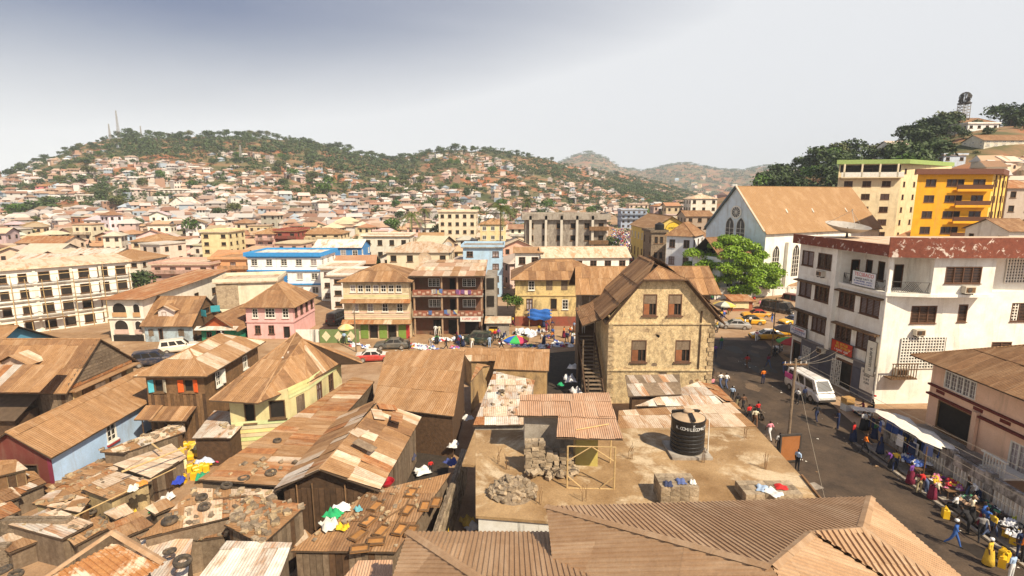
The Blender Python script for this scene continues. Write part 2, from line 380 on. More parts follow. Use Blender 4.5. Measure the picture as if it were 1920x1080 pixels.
def put_window(parent, style, w_, h_, X, extra=None, simple=False):
    f, p = window_mesh(style, w_, h_)
    nm = NAMEOF.get(style, 'window')
    o = link(nm, f, parent, X=X); pn_ = link('pane' if nm == 'window' else 'recess', p, o)
    if nm == 'window' and style != 'hole' and rng.random() < .3: pn_.material_slots[0].link = 'OBJECT'; pn_.material_slots[0].material = MATS['curtain']
    if extra:
        for side, c, a in extra:                  # open shutters
            mb = MB(); hw = w_ / 2
            mb.box(0, hw, -.035, 0, .03, h_ - .03); mb.box(.06, hw - .06, -.05, -.036, .1, h_ * .46); mb.box(.06, hw - .06, -.05, -.036, h_ * .54, h_ - .1)
            ang = R(a)
            if side < 0: XX = Matrix.Translation((0, -.05, 0)) @ Matrix.Rotation(-ang, 4, 'Z') 
            else: XX = Matrix.Translation((w_, -.05, 0)) @ Matrix.Rotation(math.pi + ang, 4, 'Z') @ Matrix.Translation((0, .04, 0))
            s = mb.obj('shutter', 'trim', o, color=c, X=XX)
    return o
def wall_face(mb, a, d, nrm, poly, ops, depth=.14, m=0):
    """planar wall with real openings; a: origin, d: unit along, poly/ops in (u,z)"""
    us = sorted({p[0] for p in poly} | {o[0] for o in ops} | {o[0] + o[2] for o in ops})
    zs = sorted({p[1] for p in poly} | {o[1] for o in ops} | {o[1] + o[3] for o in ops})
    P = lambda u, z, y=0: a + d * u + Vector((0, 0, z)) - nrm * y
    for u0, u1 in zip(us, us[1:]):
        if u1 - u0 < 1e-5: continue
        for z0, z1 in zip(zs, zs[1:]):
            if z1 - z0 < 1e-5: continue
            cu, cz = (u0 + u1) / 2, (z0 + z1) / 2
            if any(o[0] < cu < o[0] + o[2] and o[1] < cz < o[1] + o[3] for o in ops): continue
            c = clip_rect(poly, u0, u1, z0, z1)
            if len(c) >= 3 and area2(c) > 1e-5: mb.add([P(*q) for q in c], [tuple(range(len(c)))], m)
    for o in ops:
        u, z, w_, h_ = o[:4]
        mb.quad(P(u, z), P(u + w_, z), P(u + w_, z, depth), P(u, z, depth), m); mb.quad(P(u, z + h_, depth), P(u + w_, z + h_, depth), P(u + w_, z + h_), P(u, z + h_), m)
        mb.quad(P(u, z), P(u, z, depth), P(u, z + h_, depth), P(u, z + h_), m); mb.quad(P(u + w_, z, depth), P(u + w_, z), P(u + w_, z + h_), P(u + w_, z + h_, depth), m)
def building(name, label, cat, fp, h, wallm='paint', color=(.6, .55, .45), ops=None, tops=None, z0=0, group=None, wallmats=None, cap=True, bury=.5, sides=None):
    """fp: world footprint, counter-clockwise, edge 0 faces the viewer. returns (thing, local footprint)"""
    ops = ops or {}; tops = tops or {}
    a, b = Vector((fp[0][0], fp[0][1], 0)), Vector((fp[1][0], fp[1][1], 0)); rz = math.atan2(b.y - a.y, b.x - a.x)
    T = thing(name, label, cat, (a.x, a.y, z0), rz, group)
    Ri = Matrix.Rotation(-rz, 3, 'Z'); lf = [Ri @ (Vector((p[0], p[1], 0)) - a) for p in fp]
    n = len(lf); byc = {}
    for i in range(n):
        p, q = lf[i], lf[(i + 1) % n]; W = (q - p).length; d = (q - p) / W; nrm = Vector((d.y, -d.x, 0))
        poly = [(0, -bury), (W, -bury), (W, h)] + [(u * W, z) for u, z in tops.get(i, [])] + [(0, h)]
        oo = [o for o in ops.get(i, []) if o[0] > .02 and o[0] + o[2] < W - .02]
        key = (wallmats or {}).get(i, (wallm, color)); mb = byc.setdefault(key, MB())
        wall_face(mb, p, d, nrm, poly, oo)
        ang = math.atan2(d.y, d.x)
        for o in oo:
            if o[4] is None: continue
            X = Matrix.Translation(p + d * o[0] + Vector((0, 0, o[1]))) @ Matrix.Rotation(ang, 4, 'Z')
            put_window(T, o[4], o[2], o[3], X, o[5] if len(o) > 5 else None)
    first = True
    for (wm, c), mb in byc.items():
        if cap and first: mb.add([p + Vector((0, 0, h)) for p in lf], [tuple(range(n))]); first = False
        mb.obj('wall', wm, T, color=c)
    return T, lf
def row(n, u0, u1, z, w_, h_, style, ex=None):
    if n == 1: return [(u0 + (u1 - u0 - w_) / 2, z, w_, h_, style, ex)]
    return [(u0 + (u1 - u0 - w_) * i / (n - 1), z, w_, h_, style, ex) for i in range(n)]
def roof_planes(kind, W, D, h, rise, o, oe=None, ridge=.0, hipl=None, hipr=None):
    """planes in local coords of a W x D rectangle whose front is y=0; each starts with its eave"""
    e = h - (0 if kind == 'flat' else rise * o / (D / 2 if kind in ('hip', 'gx') else W / 2)) if kind != 'shed' else h
    V = Vector; x0, x1, y0, y1 = -o, W + o, -o, D + o
    if kind == 'gx':
        oe = o if oe is None else oe; c = D / 2; x0, x1 = -oe, W + oe
        return [[V((x0, y0, e)), V((x1, y0, e)), V((x1, c, h + rise)), V((x0, c, h + rise))], [V((x1, y1, e)), V((x0, y1, e)), V((x0, c, h + rise)), V((x1, c, h + rise))]]
    if kind == 'gy':
        oe = o if oe is None else oe; c = W / 2; y0, y1 = -oe, D + oe
        return [[V((x0, y1, e)), V((x0, y0, e)), V((c, y0, h + rise)), V((c, y1, h + rise))], [V((x1, y0, e)), V((x1, y1, e)), V((c, y1, h + rise)), V((c, y0, h + rise))]]
    if kind == 'hip':
        if W >= D:
            k = min((W + 2 * o) / 2 - .05, (D / 2 + o) * .95); a, b = V((x0 + k, D / 2, h + rise)), V((x1 - k, D / 2, h + rise))
            return [[V((x0, y0, e)), V((x1, y0, e)), b, a], [V((x1, y0, e)), V((x1, y1, e)), b], [V((x1, y1, e)), V((x0, y1, e)), a, b], [V((x0, y1, e)), V((x0, y0, e)), a]]
        k = min((D + 2 * o) / 2 - .05, (W / 2 + o) * .95); a, b = V((W / 2, y0 + k, h + rise)), V((W / 2, y1 - k, h + rise))
        return [[V((x0, y0, e)), V((x1, y0, e)), a], [V((x1, y0, e)), V((x1, y1, e)), b, a], [V((x1, y1, e)), V((x0, y1, e)), b], [V((x0, y1, e)), V((x0, y0, e)), a, b]]
    if kind == 'shed':
        return [[V((x0, y0, h)), V((x1, y0, h)), V((x1, y1, h + rise)), V((x0, y1, h + rise))]]
def add_roof(T, planes, m='roof_tan', sheet=None, caps=True, color=None, t=.07, **kw):
    mb = MB()
    for p in planes: mb.slab(p, t, 0, 1)
    r = mb.obj('roof', [('underside' if sheet else m), 'underside'] , T, color=color)
    if sheet:
        for p in planes: sheets(r, p, sheet, **kw)
    if caps:
        seen = {}
        for p in planes:
            for i in range(len(p)):
                a, b = p[i], p[(i + 1) % len(p)]; k = tuple(sorted([tuple(round(x, 2) for x in a), tuple(round(x, 2) for x in b)]))
                seen.setdefault(k, []).append((a, b))
        for k, l in seen.items():
            if len(l) > 1:
                a, b = l[0]; MB().tube(a + Vector((0, 0, .03)), b + Vector((0, 0, .03)), .07, .07, 6).obj('ridge_cap', m, r, color=color)
    return r
def house(name, label, cat, p0, p1, D, h, kind='gx', rise=2., o=.5, wallm='paint', color=(.6, .55, .45), ops=None, roofm='roof_tan', rcol=None, sheet=None,
          z0=0, group=None, oe=None, wallmats=None, parapet=.5, pcol=None, tops=None, **kw):
    p0 = Vector((p0[0], p0[1], 0)); p1 = Vector((p1[0], p1[1], 0)); W = (p1 - p0).length; d = (p1 - p0) / W; nb = Vector((-d.y, d.x, 0))
    fp = [p0, p1, p1 + nb * D, p0 + nb * D]; tp = dict(tops or {})
    if kind == 'gx': tp.update({1: [(.5, h + rise)], 3: [(.5, h + rise)]})
    if kind == 'gy': tp.update({0: [(.5, h + rise)], 2: [(.5, h + rise)]})
    if kind == 'shed': tp.update({1: [(1, h + rise * .99)], 3: [(0, h + rise * .99)], 2: [(1, h + rise * .99), (0, h + rise * .99)]})
    T, lf = building(name, label, cat, fp, h, wallm, color, ops, tp, z0, group, wallmats, bury=5 if z0 > 1 else .5)
    if kind == 'flat':
        mb = MB(); mb.box(-o, W + o, -o, D + o, h + .002, h + .22)
        mb.obj('roof_slab', roofm, T, color=rcol or color)
        if parapet:
            q = MB(); q.box(-o, W + o, -o, -o + .15, h + .221, h + .22 + parapet); q.box(-o, W + o, D + o - .15, D + o, h + .221, h + .22 + parapet)
            q.box(-o, -o + .15, -o + .15, D + o - .15, h + .221, h + .22 + parapet); q.box(W + o - .15, W + o, -o + .15, D + o - .15, h + .221, h + .22 + parapet)
            q.obj('parapet', wallm, T, color=pcol or color)
    elif kind: add_roof(T, roof_planes(kind, W, D, h, rise, o, oe), roofm, sheet, color=rcol, **kw)
    T['W'] = W; T['D'] = D; c_ = (fp[0] + fp[2]) / 2; FOOT.append((c_.x, c_.y, .5 * math.hypot(W, D)))
    if label: MARK.append((name, c_.x, c_.y))
    return T
def lbox(T, name, m, x0, x1, y0, y1, z0, z1, color=None): return MB().box(x0, x1, y0, y1, z0, z1).obj(name, m, T, color=color)
def text(T, s, size, m, X, align='CENTER', ex=.004):
    c = bpy.data.curves.new('lettering', 'FONT'); c.body = s; c.size = size; c.extrude = ex; c.align_x = align; c.align_y = 'CENTER'
    c.materials.append(mat(m)); o = bpy.data.objects.new('lettering_curve', c); COL.objects.link(o); TEXTS.append((o, T, X))
TEXTS = []
UP = Matrix.Rotation(math.pi / 2, 4, 'X')
# ---------------------------------------------------------------- ground and hills
def lerp_tab(tab, x):
    if x <= tab[0][0]: return tab[0][1]
    for (a, b), (c, d) in zip(tab, tab[1:]):
        if x <= c: return b + (d - b) * (x - a) / (c - a)
    return tab[-1][1]
SILL = [(-700, 430), (-300, 390), (0, 336), (120, 300), (180, 277), (250, 262), (370, 262), (480, 260), (560, 268), (650, 284), (740, 302), (830, 286), (930, 286), (1000, 297), (1050, 309), (1150, 328), (1250, 348), (1330, 372), (1500, 385)]
YRL = [(-700, 420), (0, 430), (250, 520), (500, 590), (740, 680), (850, 640), (1000, 780), (1200, 980), (1350, 1150)]
SILR = [(1250, 400), (1330, 380), (1400, 362), (1450, 345), (1500, 318), (1600, 306), (1700, 280), (1770, 250), (1830, 243), (1920, 240), (2100, 225), (2600, 240)]
SILF = [(600, 372), (980, 340), (1030, 318), (1060, 302), (1100, 290), (1130, 300), (1160, 319), (1200, 323), (1250, 313), (1280, 309), (1330, 320), (1380, 323), (1425, 314), (1500, 318), (1700, 340), (2200, 372)]
def sm(t): t = max(0., min(1., t)); return t * t * (3 - 2 * t)
def terrain(x, y):
    if y < 60: return 0.
    u = 960 + 1000 * x / (y * 1.0)
    # left ridge
    yr = lerp_tab(YRL, u); H = max(0., 20 + (365 - lerp_tab(SILL, u)) / 1000. * yr); yb = 175 + max(0, u - 700) * .18
    s = (y - yb) / (yr - yb)
    hl = H * (max(0, s) ** 1.25) if s < 1 else H * max(.0, 1 - (s - 1) * .9)
    hr = 0
    if u > 1250:
        yr2 = 235 + max(0, 1700 - u) * .12; H2 = max(0, 20 + (365 - lerp_tab(SILR, u)) / 1000. * yr2); yb2 = 78
        s = (y - yb2) / (yr2 - yb2); hr = H2 * (sm(s) * .75 + max(0, min(1, s)) * .25) if s < 1 else H2 * max(0, 1 - (s - 1) * .5)
    hf = 0
    if y > 1300:
        yf = 2600; Hf = 20 + (365 - lerp_tab(SILF, u)) / 1000. * yf; s = (y - 1300) / (yf - 1300); hf = max(0, Hf) * (sm(s) if s < 1 else max(0, 1 - (s - 1) * 1.2))
    return max(hl, hr, hf)
ys = [-60, -20, 10, 30, 50, 60] + list(np.arange(70, 200, 10)) + list(np.arange(200, 1150, 12)) + list(np.geomspace(1200, 3300, 34))
nx = 230; gv = []; gf = []
for yy in ys:
    hw = 70 + max(yy, 0) * 1.75
    for i in range(nx):
        xx = -hw + 2 * hw * i / (nx - 1); zt = terrain(xx, yy)
        if zt > 3: zt += 1.2 * math.sin(xx * .05 + yy * .03) + .8 * math.sin(xx * .13 - yy * .11)
        gv.append((xx, yy, zt))
for j in range(len(ys) - 1):
    for i in range(nx - 1): a = j * nx + i; gf.append((a, a + 1, a + nx + 1, a + nx))
me = bpy.data.meshes.new('ground'); me.from_pydata(gv, [], gf); me.update(); me.polygons.foreach_set('use_smooth', [True] * len(gf))
# ground: town dust low down, red laterite and dry scrub on the slopes
gm = M('ground_earth', (.36, .225, .125), (.25, .145, .075), stain=(.43, .30, .19), samt=.7, sscale=.12, scale=.9, bump=.4, bscale=3, grit=.2, var=0)
t = gm.node_tree; bs = [n for n in t.nodes if n.type == 'BSDF_PRINCIPLED'][0]; src = bs.inputs['Base Color'].links[0].from_socket
geo = N(t, 'ShaderNodeNewGeometry'); sp = N(t, 'ShaderNodeSeparateXYZ'); t.links.new(geo.outputs['Position'], sp.inputs[0])
mrz = N(t, 'ShaderNodeMapRange'); mrz.inputs['From Min'].default_value = 4; mrz.inputs['From Max'].default_value = 16; t.links.new(sp.outputs['Z'], mrz.inputs['Value'])
nA = N(t, 'ShaderNodeTexNoise', Scale=.022, Detail=8., Roughness=.62, Distortion=.6); t.links.new(geo.outputs['Position'], nA.inputs['Vector'])
rA = N(t, 'ShaderNodeValToRGB'); el = rA.color_ramp.elements; el[0].position = .38; el[0].color = (.062, .072, .022, 1); el[1].position = .60; el[1].color = (.32, .12, .05, 1)
e2 = el.new(.455); e2.color = (.13, .11, .045, 1); e3 = el.new(.52); e3.color = (.25, .145, .07, 1)
t.links.new(nA.outputs[0], rA.inputs[0])
mg = N(t, 'ShaderNodeMix', data_type='RGBA'); t.links.new(mrz.outputs[0], mg.inputs['Factor']); t.links.new(src, mg.inputs['A']); t.links.new(rA.outputs[0], mg.inputs['B'])
t.links.new(mg.outputs['Result'], bs.inputs['Base Color'])
me.materials.append(gm); tag(link('ground', me), kind='structure')
def sheetpoly(name, pts, z, m, n=1):
    o = MB().add([(p[0], p[1], z) for p in pts], [tuple(range(len(pts)))]).obj(name, m); tag(o, kind='structure'); return o
sheetpoly('road', [(17.0, -20), (28.3, -20), (29.5, 40), (33.2, 62), (36, 76), (22.5, 76), (21.2, 62), (18.0, 40)], .012, 'asphalt')
sheetpoly('shaded_yard', [G(1030, 662), G(1108, 655), G(1130, 752), G(1022, 752)][::-1], .016, M('yard_shade', (.055, .04, .028), (.03, .022, .016), var=0, grit=.3))  # near-black ground colour stands in for the yard's deep shade
sheetpoly('narrow_yard', [G(760, 800), G(862, 790), G(835, 905), G(735, 925)][::-1], .016, 'yard_shade')  # same painted shade laid over this yard's ground
sheetpoly('plaza', [(19, 62.0), (34, 61), (60, 66), (60, 93), (34, 99), (20, 96)], .006, 'dirt')
sheetpoly('side_street', [(-75, 62.5), (19, 61.5), (20, 78), (-75, 76)], .008, 'dirt')
STX = lambda y: y * (lerp_tab([(95, 1185), (112, 1188), (150, 1170), (250, 1161), (340, 1158)], y) - 960) / 1000.
sheetpoly('market_street', [(STX(y) + s, y) for s, l in ((-5.2, (97, 112, 130, 150, 200, 250, 335)), (5.2, (335, 250, 200, 150, 130, 112, 97))) for y in l][::-1], .010, 'dirt')
mb = MB(); mb.box(28.45, 30.2, -15, 40.5, -.2, .13); tag(mb.obj('pavement', 'concrete'), kind='structure')
mb = MB(); mb.box(28.05, 28.42, -15, 40.3, -.1, .006); tag(mb.obj('gutter', 'drain_water'), kind='structure')
mb = MB()
for i in range(22): mb.box(27.82, 28.03, -12 + i * 2.4, -12 + i * 2.4 + 2.35, -.1, .135 + .01 * (i % 3))
tag(mb.obj('kerb', 'concrete'), kind='structure')
# ---------------------------------------------------------------- foreground: ribbed brown roofs
V = Vector
def ribs(parent, poly, name, m, edir, **kw):
    """ribbed() with a free rib direction: edir is horizontal, across the ribs"""
    p = [V(q) for q in poly]; nn = V((0, 0, 0))
    for i in range(len(p)): nn += (p[i] - p[0]).cross(p[(i + 1) % len(p)] - p[0])
    nn.normalize(); nn = nn if nn.z > 0 else -nn
    e = V((edir[0], edir[1], 0)); e = (e - nn * e.dot(nn)).normalized(); 
    o = p[0]; dist = max((q - o).length for q in p)
    global frame_of; keep = frame_of
    v = nn.cross(e)
    X = Matrix(((e.x, v.x, nn.x, o.x), (e.y, v.y, nn.y, o.y), (e.z, v.z, nn.z, o.z), (0, 0, 0, 1))); Xi = X.inverted()
    frame_of = lambda _p: (X, [((Xi @ q).x, (Xi @ q).y) for q in p])
    q = [((Xi @ p_).x, (Xi @ p_).y) for p_ in p]; us = [a[0] for a in q]; vs = [a[1] for a in q]; r = None; v0 = min(vs); row_ = 0
    base = parent.matrix_basis.inverted() if parent.type == 'MESH' else Matrix()
    while v0 < max(vs):                                     # lapped sheets, course by course
        u0 = min(us) - rng.uniform(0, 1)
        while u0 < max(us):
            c = clip_rect(q, u0, u0 + 2.4 + kw['pitch'], v0 - .04, v0 + 3.1)
            if len(c) >= 3 and area2(c) > .02:
                frame_of = lambda _p, c=c: (X, c)
                top_ = parent.type == 'MESH'; par = parent if r is None or top_ else r; s_ = ribbed(par, poly, name if r is None else 'ribbed_sheet', m, u_start=min(us), **kw)
                k_ = Matrix.Translation((0, 0, .008 * (row_ % 2) + rng.uniform(0, .006)))
                if r is None: s_.matrix_local = base @ X; r = s_
                else: s_.matrix_local = base @ X @ k_ if top_ else k_
            u0 += 2.4
        v0 += 3.1; row_ += 1
    frame_of = keep
    return r
def capline(parent, a, b, w_=.16, m='roof_ribbed'):
    a, b = V(a), V(b); d = (b - a).normalized(); s = d.cross(V((0, 0, 1))).normalized() * w_; up = V((0, 0, .09)); dn = V((0, 0, .02))
    mb = MB(); mb.quad(a + s + dn, b + s + dn, b + up, a + up); mb.quad(a + up, b + up, b - s + dn, a - s + dn)
    k = 0.0; ln = (b - a).length
    while k < ln:                                             # lapped cap lengths
        c = a + d * k; mb.quad(c + s * 1.12 + dn * 1.4, c + d * .08 + s * 1.12 + dn * 1.4, c + d * .08 + up * 1.12, c + up * 1.12)
        mb.quad(c + up * 1.12, c + d * .08 + up * 1.12, c + d * .08 - s * 1.12 + dn * 1.4, c - s * 1.12 + dn * 1.4); k += 2.4
    return mb.obj('ridge_cap', m, parent, X=parent.matrix_basis.inverted())
a0, a1 = V((1.35, 19.04, 8)), V((14.43, 19.67, 8)); RR, QQ, NN = V((11.15, 15.39, 9.5)), V((9.36, 15.12, 9.52)), V((6.75, 12.4, 10.45))
T = thing('ribbed_roof_house', 'house under big brown ribbed metal hip roof beside the asphalt road', 'house', (8, 12, 0))
o8 = V((-8, -12, 0)); S = lambda *ps: [V(p) + o8 for p in ps]
MB().box(-6, 5.7, -11, 6.6, -.4, 7.6).obj('wall', 'paint', T, color=(.6, .5, .38))
rf = ribs(T, S(a0, a1, RR, QQ, NN), 'roof', 'roof_ribbed', (1, .048), pitch=.17)
ribs(rf, S(a1, (14.25, 11.7, 8), RR), 'roof_slope', 'roof_ribbed', (0, 1), pitch=.2)
ribs(rf, S((13.4, 11.3, 8.1), (14.25, 11.7, 8.0), RR, QQ), 'roof_slope', 'roof_ribbed', (1, 0), pitch=.2, h=.06)
ribs(rf, S((13.4, 4, 8.1), (13.4, 11.3, 8.1), QQ, NN, (6.75, 4, 10.45)), 'roof_slope', 'roof_ribbed', (0, 1), pitch=.2)
ribs(rf, S(a0, NN, (6.75, 4, 10.45), (1.35, 4, 8)), 'roof_slope', 'roof_ribbed', (.48, .87), pitch=.2)
for a, b in ((a1, RR), (RR, QQ), (QQ, NN), (RR, (14.25, 11.7, 8)), (a0, NN)): capline(rf, *S(a, b))
mb = MB(); mb.box(a0.x - 8, a1.x - 8, 7.0, 7.12, 7.78, 7.97); mb.obj('fascia', 'frame_brown', T)
T = thing('ribbed_annex', 'low annex under tan ribbed hip roof at bottom centre', 'house', (0, 12, 0))
o8 = V((0, -12, 0))
MB().box(-3.6, 1.2, -6, 6.3, -.4, 6.6).obj('wall', 'paint', T, color=(.5, .4, .3))
rf = ribs(T, S((-4.07, 18.92, 7), (4.4, 18.92, 7), (4.4, 11.6, 9.5), (.9, 11.6, 9.5)), 'roof', 'roof_ribbed', (1, 0), pitch=.17)
ribs(rf, S((-4.07, 18.92, 7), (.9, 11.6, 9.5), (-4.25, 8, 7)), 'roof_slope', 'roof_ribbed', (.55, .83), pitch=.19)
capline(rf, *S((-4.07, 18.92, 7), (.9, 11.6, 9.5)))
# ---------------------------------------------------------------- flat concrete roof with the black tank
ZR = 4.5
T, lf = building('flat_roof_house', 'unfinished single-storey house with dusty flat concrete roof beside the road', 'house',
    [(-1.65, 23.9), (15.7, 21.6), (16.4, 33.9), (-2.3, 33.4)], ZR - .15, 'whitewash', (.7, .65, .55), ops={0: [(2.9, 2.2, 1.1, .9, 'louvre')]})
mb = MB(); q = [p + V((0, 0, ZR)) for p in lf]; c0 = sum(q, V()) / 4; q = [c0 + (p - c0) * 1.015 for p in q]; mb.slab(q, .147); mb.obj('roof_slab', 'roof_slab', T)
mb = MB(); mb.slab([q[3] + V((0, 0, -.01)), q[3] + V((-.05, 0, -.01)) , q[0] * .45 + q[3] * .55 + V((-.75, -.3, -.01)), q[0] * .45 + q[3] * .55 + V((.3, -.3, -.01))], .16); mb.obj('roof_ledge', 'roof_slab', T)
# rebar starters
for i, (px, py) in enumerate([(935, 868), (952, 880), (1182, 862), (1318, 868), (1437, 880), (1396, 822), (1095, 938), (1010, 945)]):
    p = G(px, py, ZR); mb = MB()
    for k in range(4):
        b = p + V((rng.uniform(-.12, .12), rng.uniform(-.12, .12), -.05)); mb.path([b, b + V((rng.uniform(-.05, .05), 0, .5)), b + V((rng.uniform(-.16, .16), rng.uniform(-.1, .1), rng.uniform(.7, 1.1)))], .014, 4)
    tag(mb.obj('rebar_starter', 'wood'), ['pair of thin rebars near the left edge of the flat roof', 'bent rebars left of the brick pile on flat roof', 'rebar starters between bamboo shelter and black tank', 'rebars in front of the black tank', 'rebars near the road edge of the flat roof', 'rebar bunch beside the tan sheet roof', 'short rebars in front of the bamboo frame', 'short rebars behind the brown ribbed ridge corner'][i], 'rebar', 'rebar starters on the flat roof')
# stair hut with canopies
T, lf = building('stair_hut', 'grey block stair hut on the flat roof under pinkish corrugated sheets', 'hut', [(.75, 30.0), (5.0, 30.0), (5.0, 32.4), (.75, 32.4)], 2.55, 'concrete', z0=ZR, bury=.02)
rf = MB().slab(S(*[p - V((.75, 30, ZR)) - o8 for p in (G(970, 781, 7.15), G(1152, 783, 7.15), G(1142, 738, 7.5), G(976, 741, 7.5))]), .05).obj('roof', 'underside', T)
sheets(rf, S(*[p - V((.75, 30, ZR)) - o8 for p in (G(970, 781, 7.15), G(1152, 783, 7.15), G(1142, 738, 7.5), G(976, 741, 7.5))]), [('roof_pink', 1)], .75, 1.6)
b0 = [G(1063, 915, ZR), G(1151, 917, ZR), G(1144, 868, ZR), G(1076, 866, ZR)]
T = thing('bamboo_shelter', 'open bamboo pole frame under rusty corrugated canopy on the flat roof', 'shelter', b0[0])
w2l = lambda p: V(p) - b0[0]
cp = [G(1043, 822, 6.95), G(1168, 825, 6.95), G(1150, 768, 7.2), G(1048, 766, 7.2)]
tops_ = [V((b.x, b.y, 6.9 if i < 2 else 7.05)) for i, b in enumerate(b0)]
for b, t_ in zip(b0, tops_): MB().tube(w2l(b), w2l(t_), .05, .045, 6).obj('post', 'bamboo', T)
mid = (tops_[0] + tops_[1]) / 2
for a, b in ((tops_[0], tops_[1]), (b0[0] * .35 + tops_[0] * .65, mid), (b0[1] * .35 + tops_[1] * .65, mid), (b0[0] * .7 + tops_[0] * .3, b0[0] + V((.75, 0, .05))), (b0[1] * .7 + tops_[1] * .3, b0[1] + V((-.75, 0, .05))), (b0[0], b0[1]), (tops_[3], tops_[2])):
    MB().tube(w2l(a), w2l(b), .035, .03, 5).obj('brace', 'bamboo', T)
rf = MB().slab([w2l(p) for p in cp], .04).obj('canopy', 'underside', T); sheets(rf, [w2l(p) for p in cp], [('roof_pink', 1)], .7, 2.6, jit=.035)
pc = [(a + b) / 2 for a, b in zip(cp, cp[2:] + cp[:2])]
MB().tube(w2l(G(1080, 806, 7.1)), w2l(G(1142, 795, 7.14)), .04, .04, 5).obj('pole', 'bamboo', T)
p = G(1078, 872, ZR); mb = MB(); X = Matrix.Translation(p) @ Matrix.Rotation(R(-8), 4, 'Z') @ Matrix.Rotation(R(-18), 4, 'X'); mb.box(0, 1.3, 0, .04, 0, 1.75, X=X)
tag(mb.obj('leaning_board', 'plastic', color=(.45, .36, .10)), 'yellowish plywood board leaning inside the bamboo frame', 'board')
# bricks
brick_me = {}
def brick_mesh(l, w_, h_, m):
    k = (l, w_, h_, m)
    if k not in brick_me:
        bm = bmesh.new(); bmesh.ops.create_cube(bm, size=1); bmesh.ops.scale(bm, vec=(l, w_, h_), verts=bm.verts)
        for v_ in bm.verts: v_.co += V((rng.uniform(-.02, .02), rng.uniform(-.02, .02), rng.uniform(-.02, .02)))
        me = bpy.data.meshes.new('brick'); bm.to_mesh(me); bm.free(); me.materials.append(mat(m)); brick_me[k] = me
    return brick_me[k]
def put(parent, me, name, loc, rot): 
    o = link(name, me, parent); o.location = loc; o.rotation_euler = rot; return o
c = G(962, 925, ZR); T = thing('brick_pile', 'heap of loose tan concrete bricks at left of the flat roof', 'brick pile', c)
for i in range(120):
    a = rng.uniform(0, 6.28); r_ = math.sqrt(rng.random()); x, y = 1.25 * r_ * math.cos(a), 1.0 * r_ * math.sin(a); top = .95 * (1 - r_) ** .8
    put(T, brick_mesh(.36, .2, .18, 'block'), 'brick', (x, y, .1 + top * rng.uniform(.55, 1)), (rng.gauss(0, .35), rng.gauss(0, .3), rng.uniform(0, 3.14)))
MB().lathe([(1.15, 0), (.8, .35), (.35, .7), (0.01, .85)], 12).obj('rubble_core', 'stone', T)
c = G(1000, 888, ZR); T = thing('block_stack', 'tall rough stack of grey concrete blocks against the stair hut', 'block stack', c)
for ix in range(7):
    for iz in range(9 if ix < 3 else 7 - ix // 2):
        for iy in range(2):
            put(T, brick_mesh(.38, .24, .19, 'block'), 'block', (ix * .4 - .3 + rng.gauss(0, .03), iy * .5 + ix * .1 + rng.gauss(0, .04), .1 + iz * .2), (0, 0, rng.gauss(0, .08) + (1.57 if rng.random() < .15 else 0)))
for i in range(26): put(T, brick_mesh(.38, .24, .19, 'block'), 'block', (rng.uniform(-.3, 2.4), rng.uniform(-.7, -.1), rng.uniform(.08, .4)), (rng.gauss(0, .3), rng.gauss(0, .3), rng.uniform(0, 3)))
for px, py, nx_, ny_, nz_, lab in ((1271, 944, 4, 3, 4, 'neat cube of grey blocks with clothes drying, behind ribbed roof'), (1447, 940, 6, 3, 2, 'low block stack with red and white laundry near the road')):
    c = G(px, py, ZR); T = thing('block_cube', lab, 'block stack', c, group='block stacks on the flat roof')
    for ix in range(nx_):
        for iy in range(ny_):
            for iz in range(nz_): put(T, brick_mesh(.46, .44, .24, 'block'), 'block', ((ix - (nx_ - 1) / 2) * .48, iy * .47, .13 + iz * .26), (0, 0, rng.gauss(0, .02)))
def crumple(w_, d_, h_, seed, n=9):
    r = random.Random(seed); mb = MB(); hs = [[0] * n for _ in range(n)]
    ph = [r.uniform(0, 6) for _ in range(6)]
    P = lambda i, j: ((i / (n - 1) - .5) * w_ * (1 + .12 * math.sin(j * 1.7 + ph[0])), (j / (n - 1) - .5) * d_ * (1 + .12 * math.sin(i * 1.3 + ph[1])),
        max(.005, h_ * (.55 + .28 * math.sin(i * 1.1 + ph[2]) + .3 * math.sin(j * 1.5 + ph[3] + i * .6)) * (0.12 if i in (0, n - 1) or j in (0, n - 1) else 1)))
    vs = [P(i, j) for j in range(n) for i in range(n)]
    mb.add(vs, [(j * n + i, j * n + i + 1, (j + 1) * n + i + 1, (j + 1) * n + i) for j in range(n - 1) for i in range(n - 1)]); return mb
CR = [crumple(1, 1, 1, s).mesh('cloth', ['cloth']) for s in range(6)]
for m_ in CR: m_.polygons.foreach_set('use_smooth', [True] * len(m_.polygons))
def garment(name, loc, sx, sy, sz, col, rz=0, parent=None, label=None, cat='clothing', group=None):
    o = link(name, rng.choice(CR), parent, col); o.location = loc; o.scale = (sx, sy, sz); o.rotation_euler = (0, 0, rz)
    if label: tag(o, label, cat, group)
    return o
for px, py, zz, col, s, lab in ((1253, 908, 1.06, (.05, .06, .12), .5, 'dark navy garment draped on the left edge of block cube'), (1277, 903, 1.06, (.12, .16, .35), .55, 'blue cloth on top of the block cube'), (1299, 905, 1.06, (.75, .72, .68), .4, 'white rag on right of the block cube'),
        (1430, 916, .54, (.35, .45, .6), .7, 'pale blue cloth on low block stack'), (1465, 914, .54, (.55, .03, .03), .6, 'red shirt drying on low block stack'), (1450, 924, .54, (.8, .78, .75), .8, 'white shirt spread on low block stack')):
    garment('laundry', G(px, py, ZR + zz), s, s * .8, .16, col, rng.uniform(0, 3), None, lab)
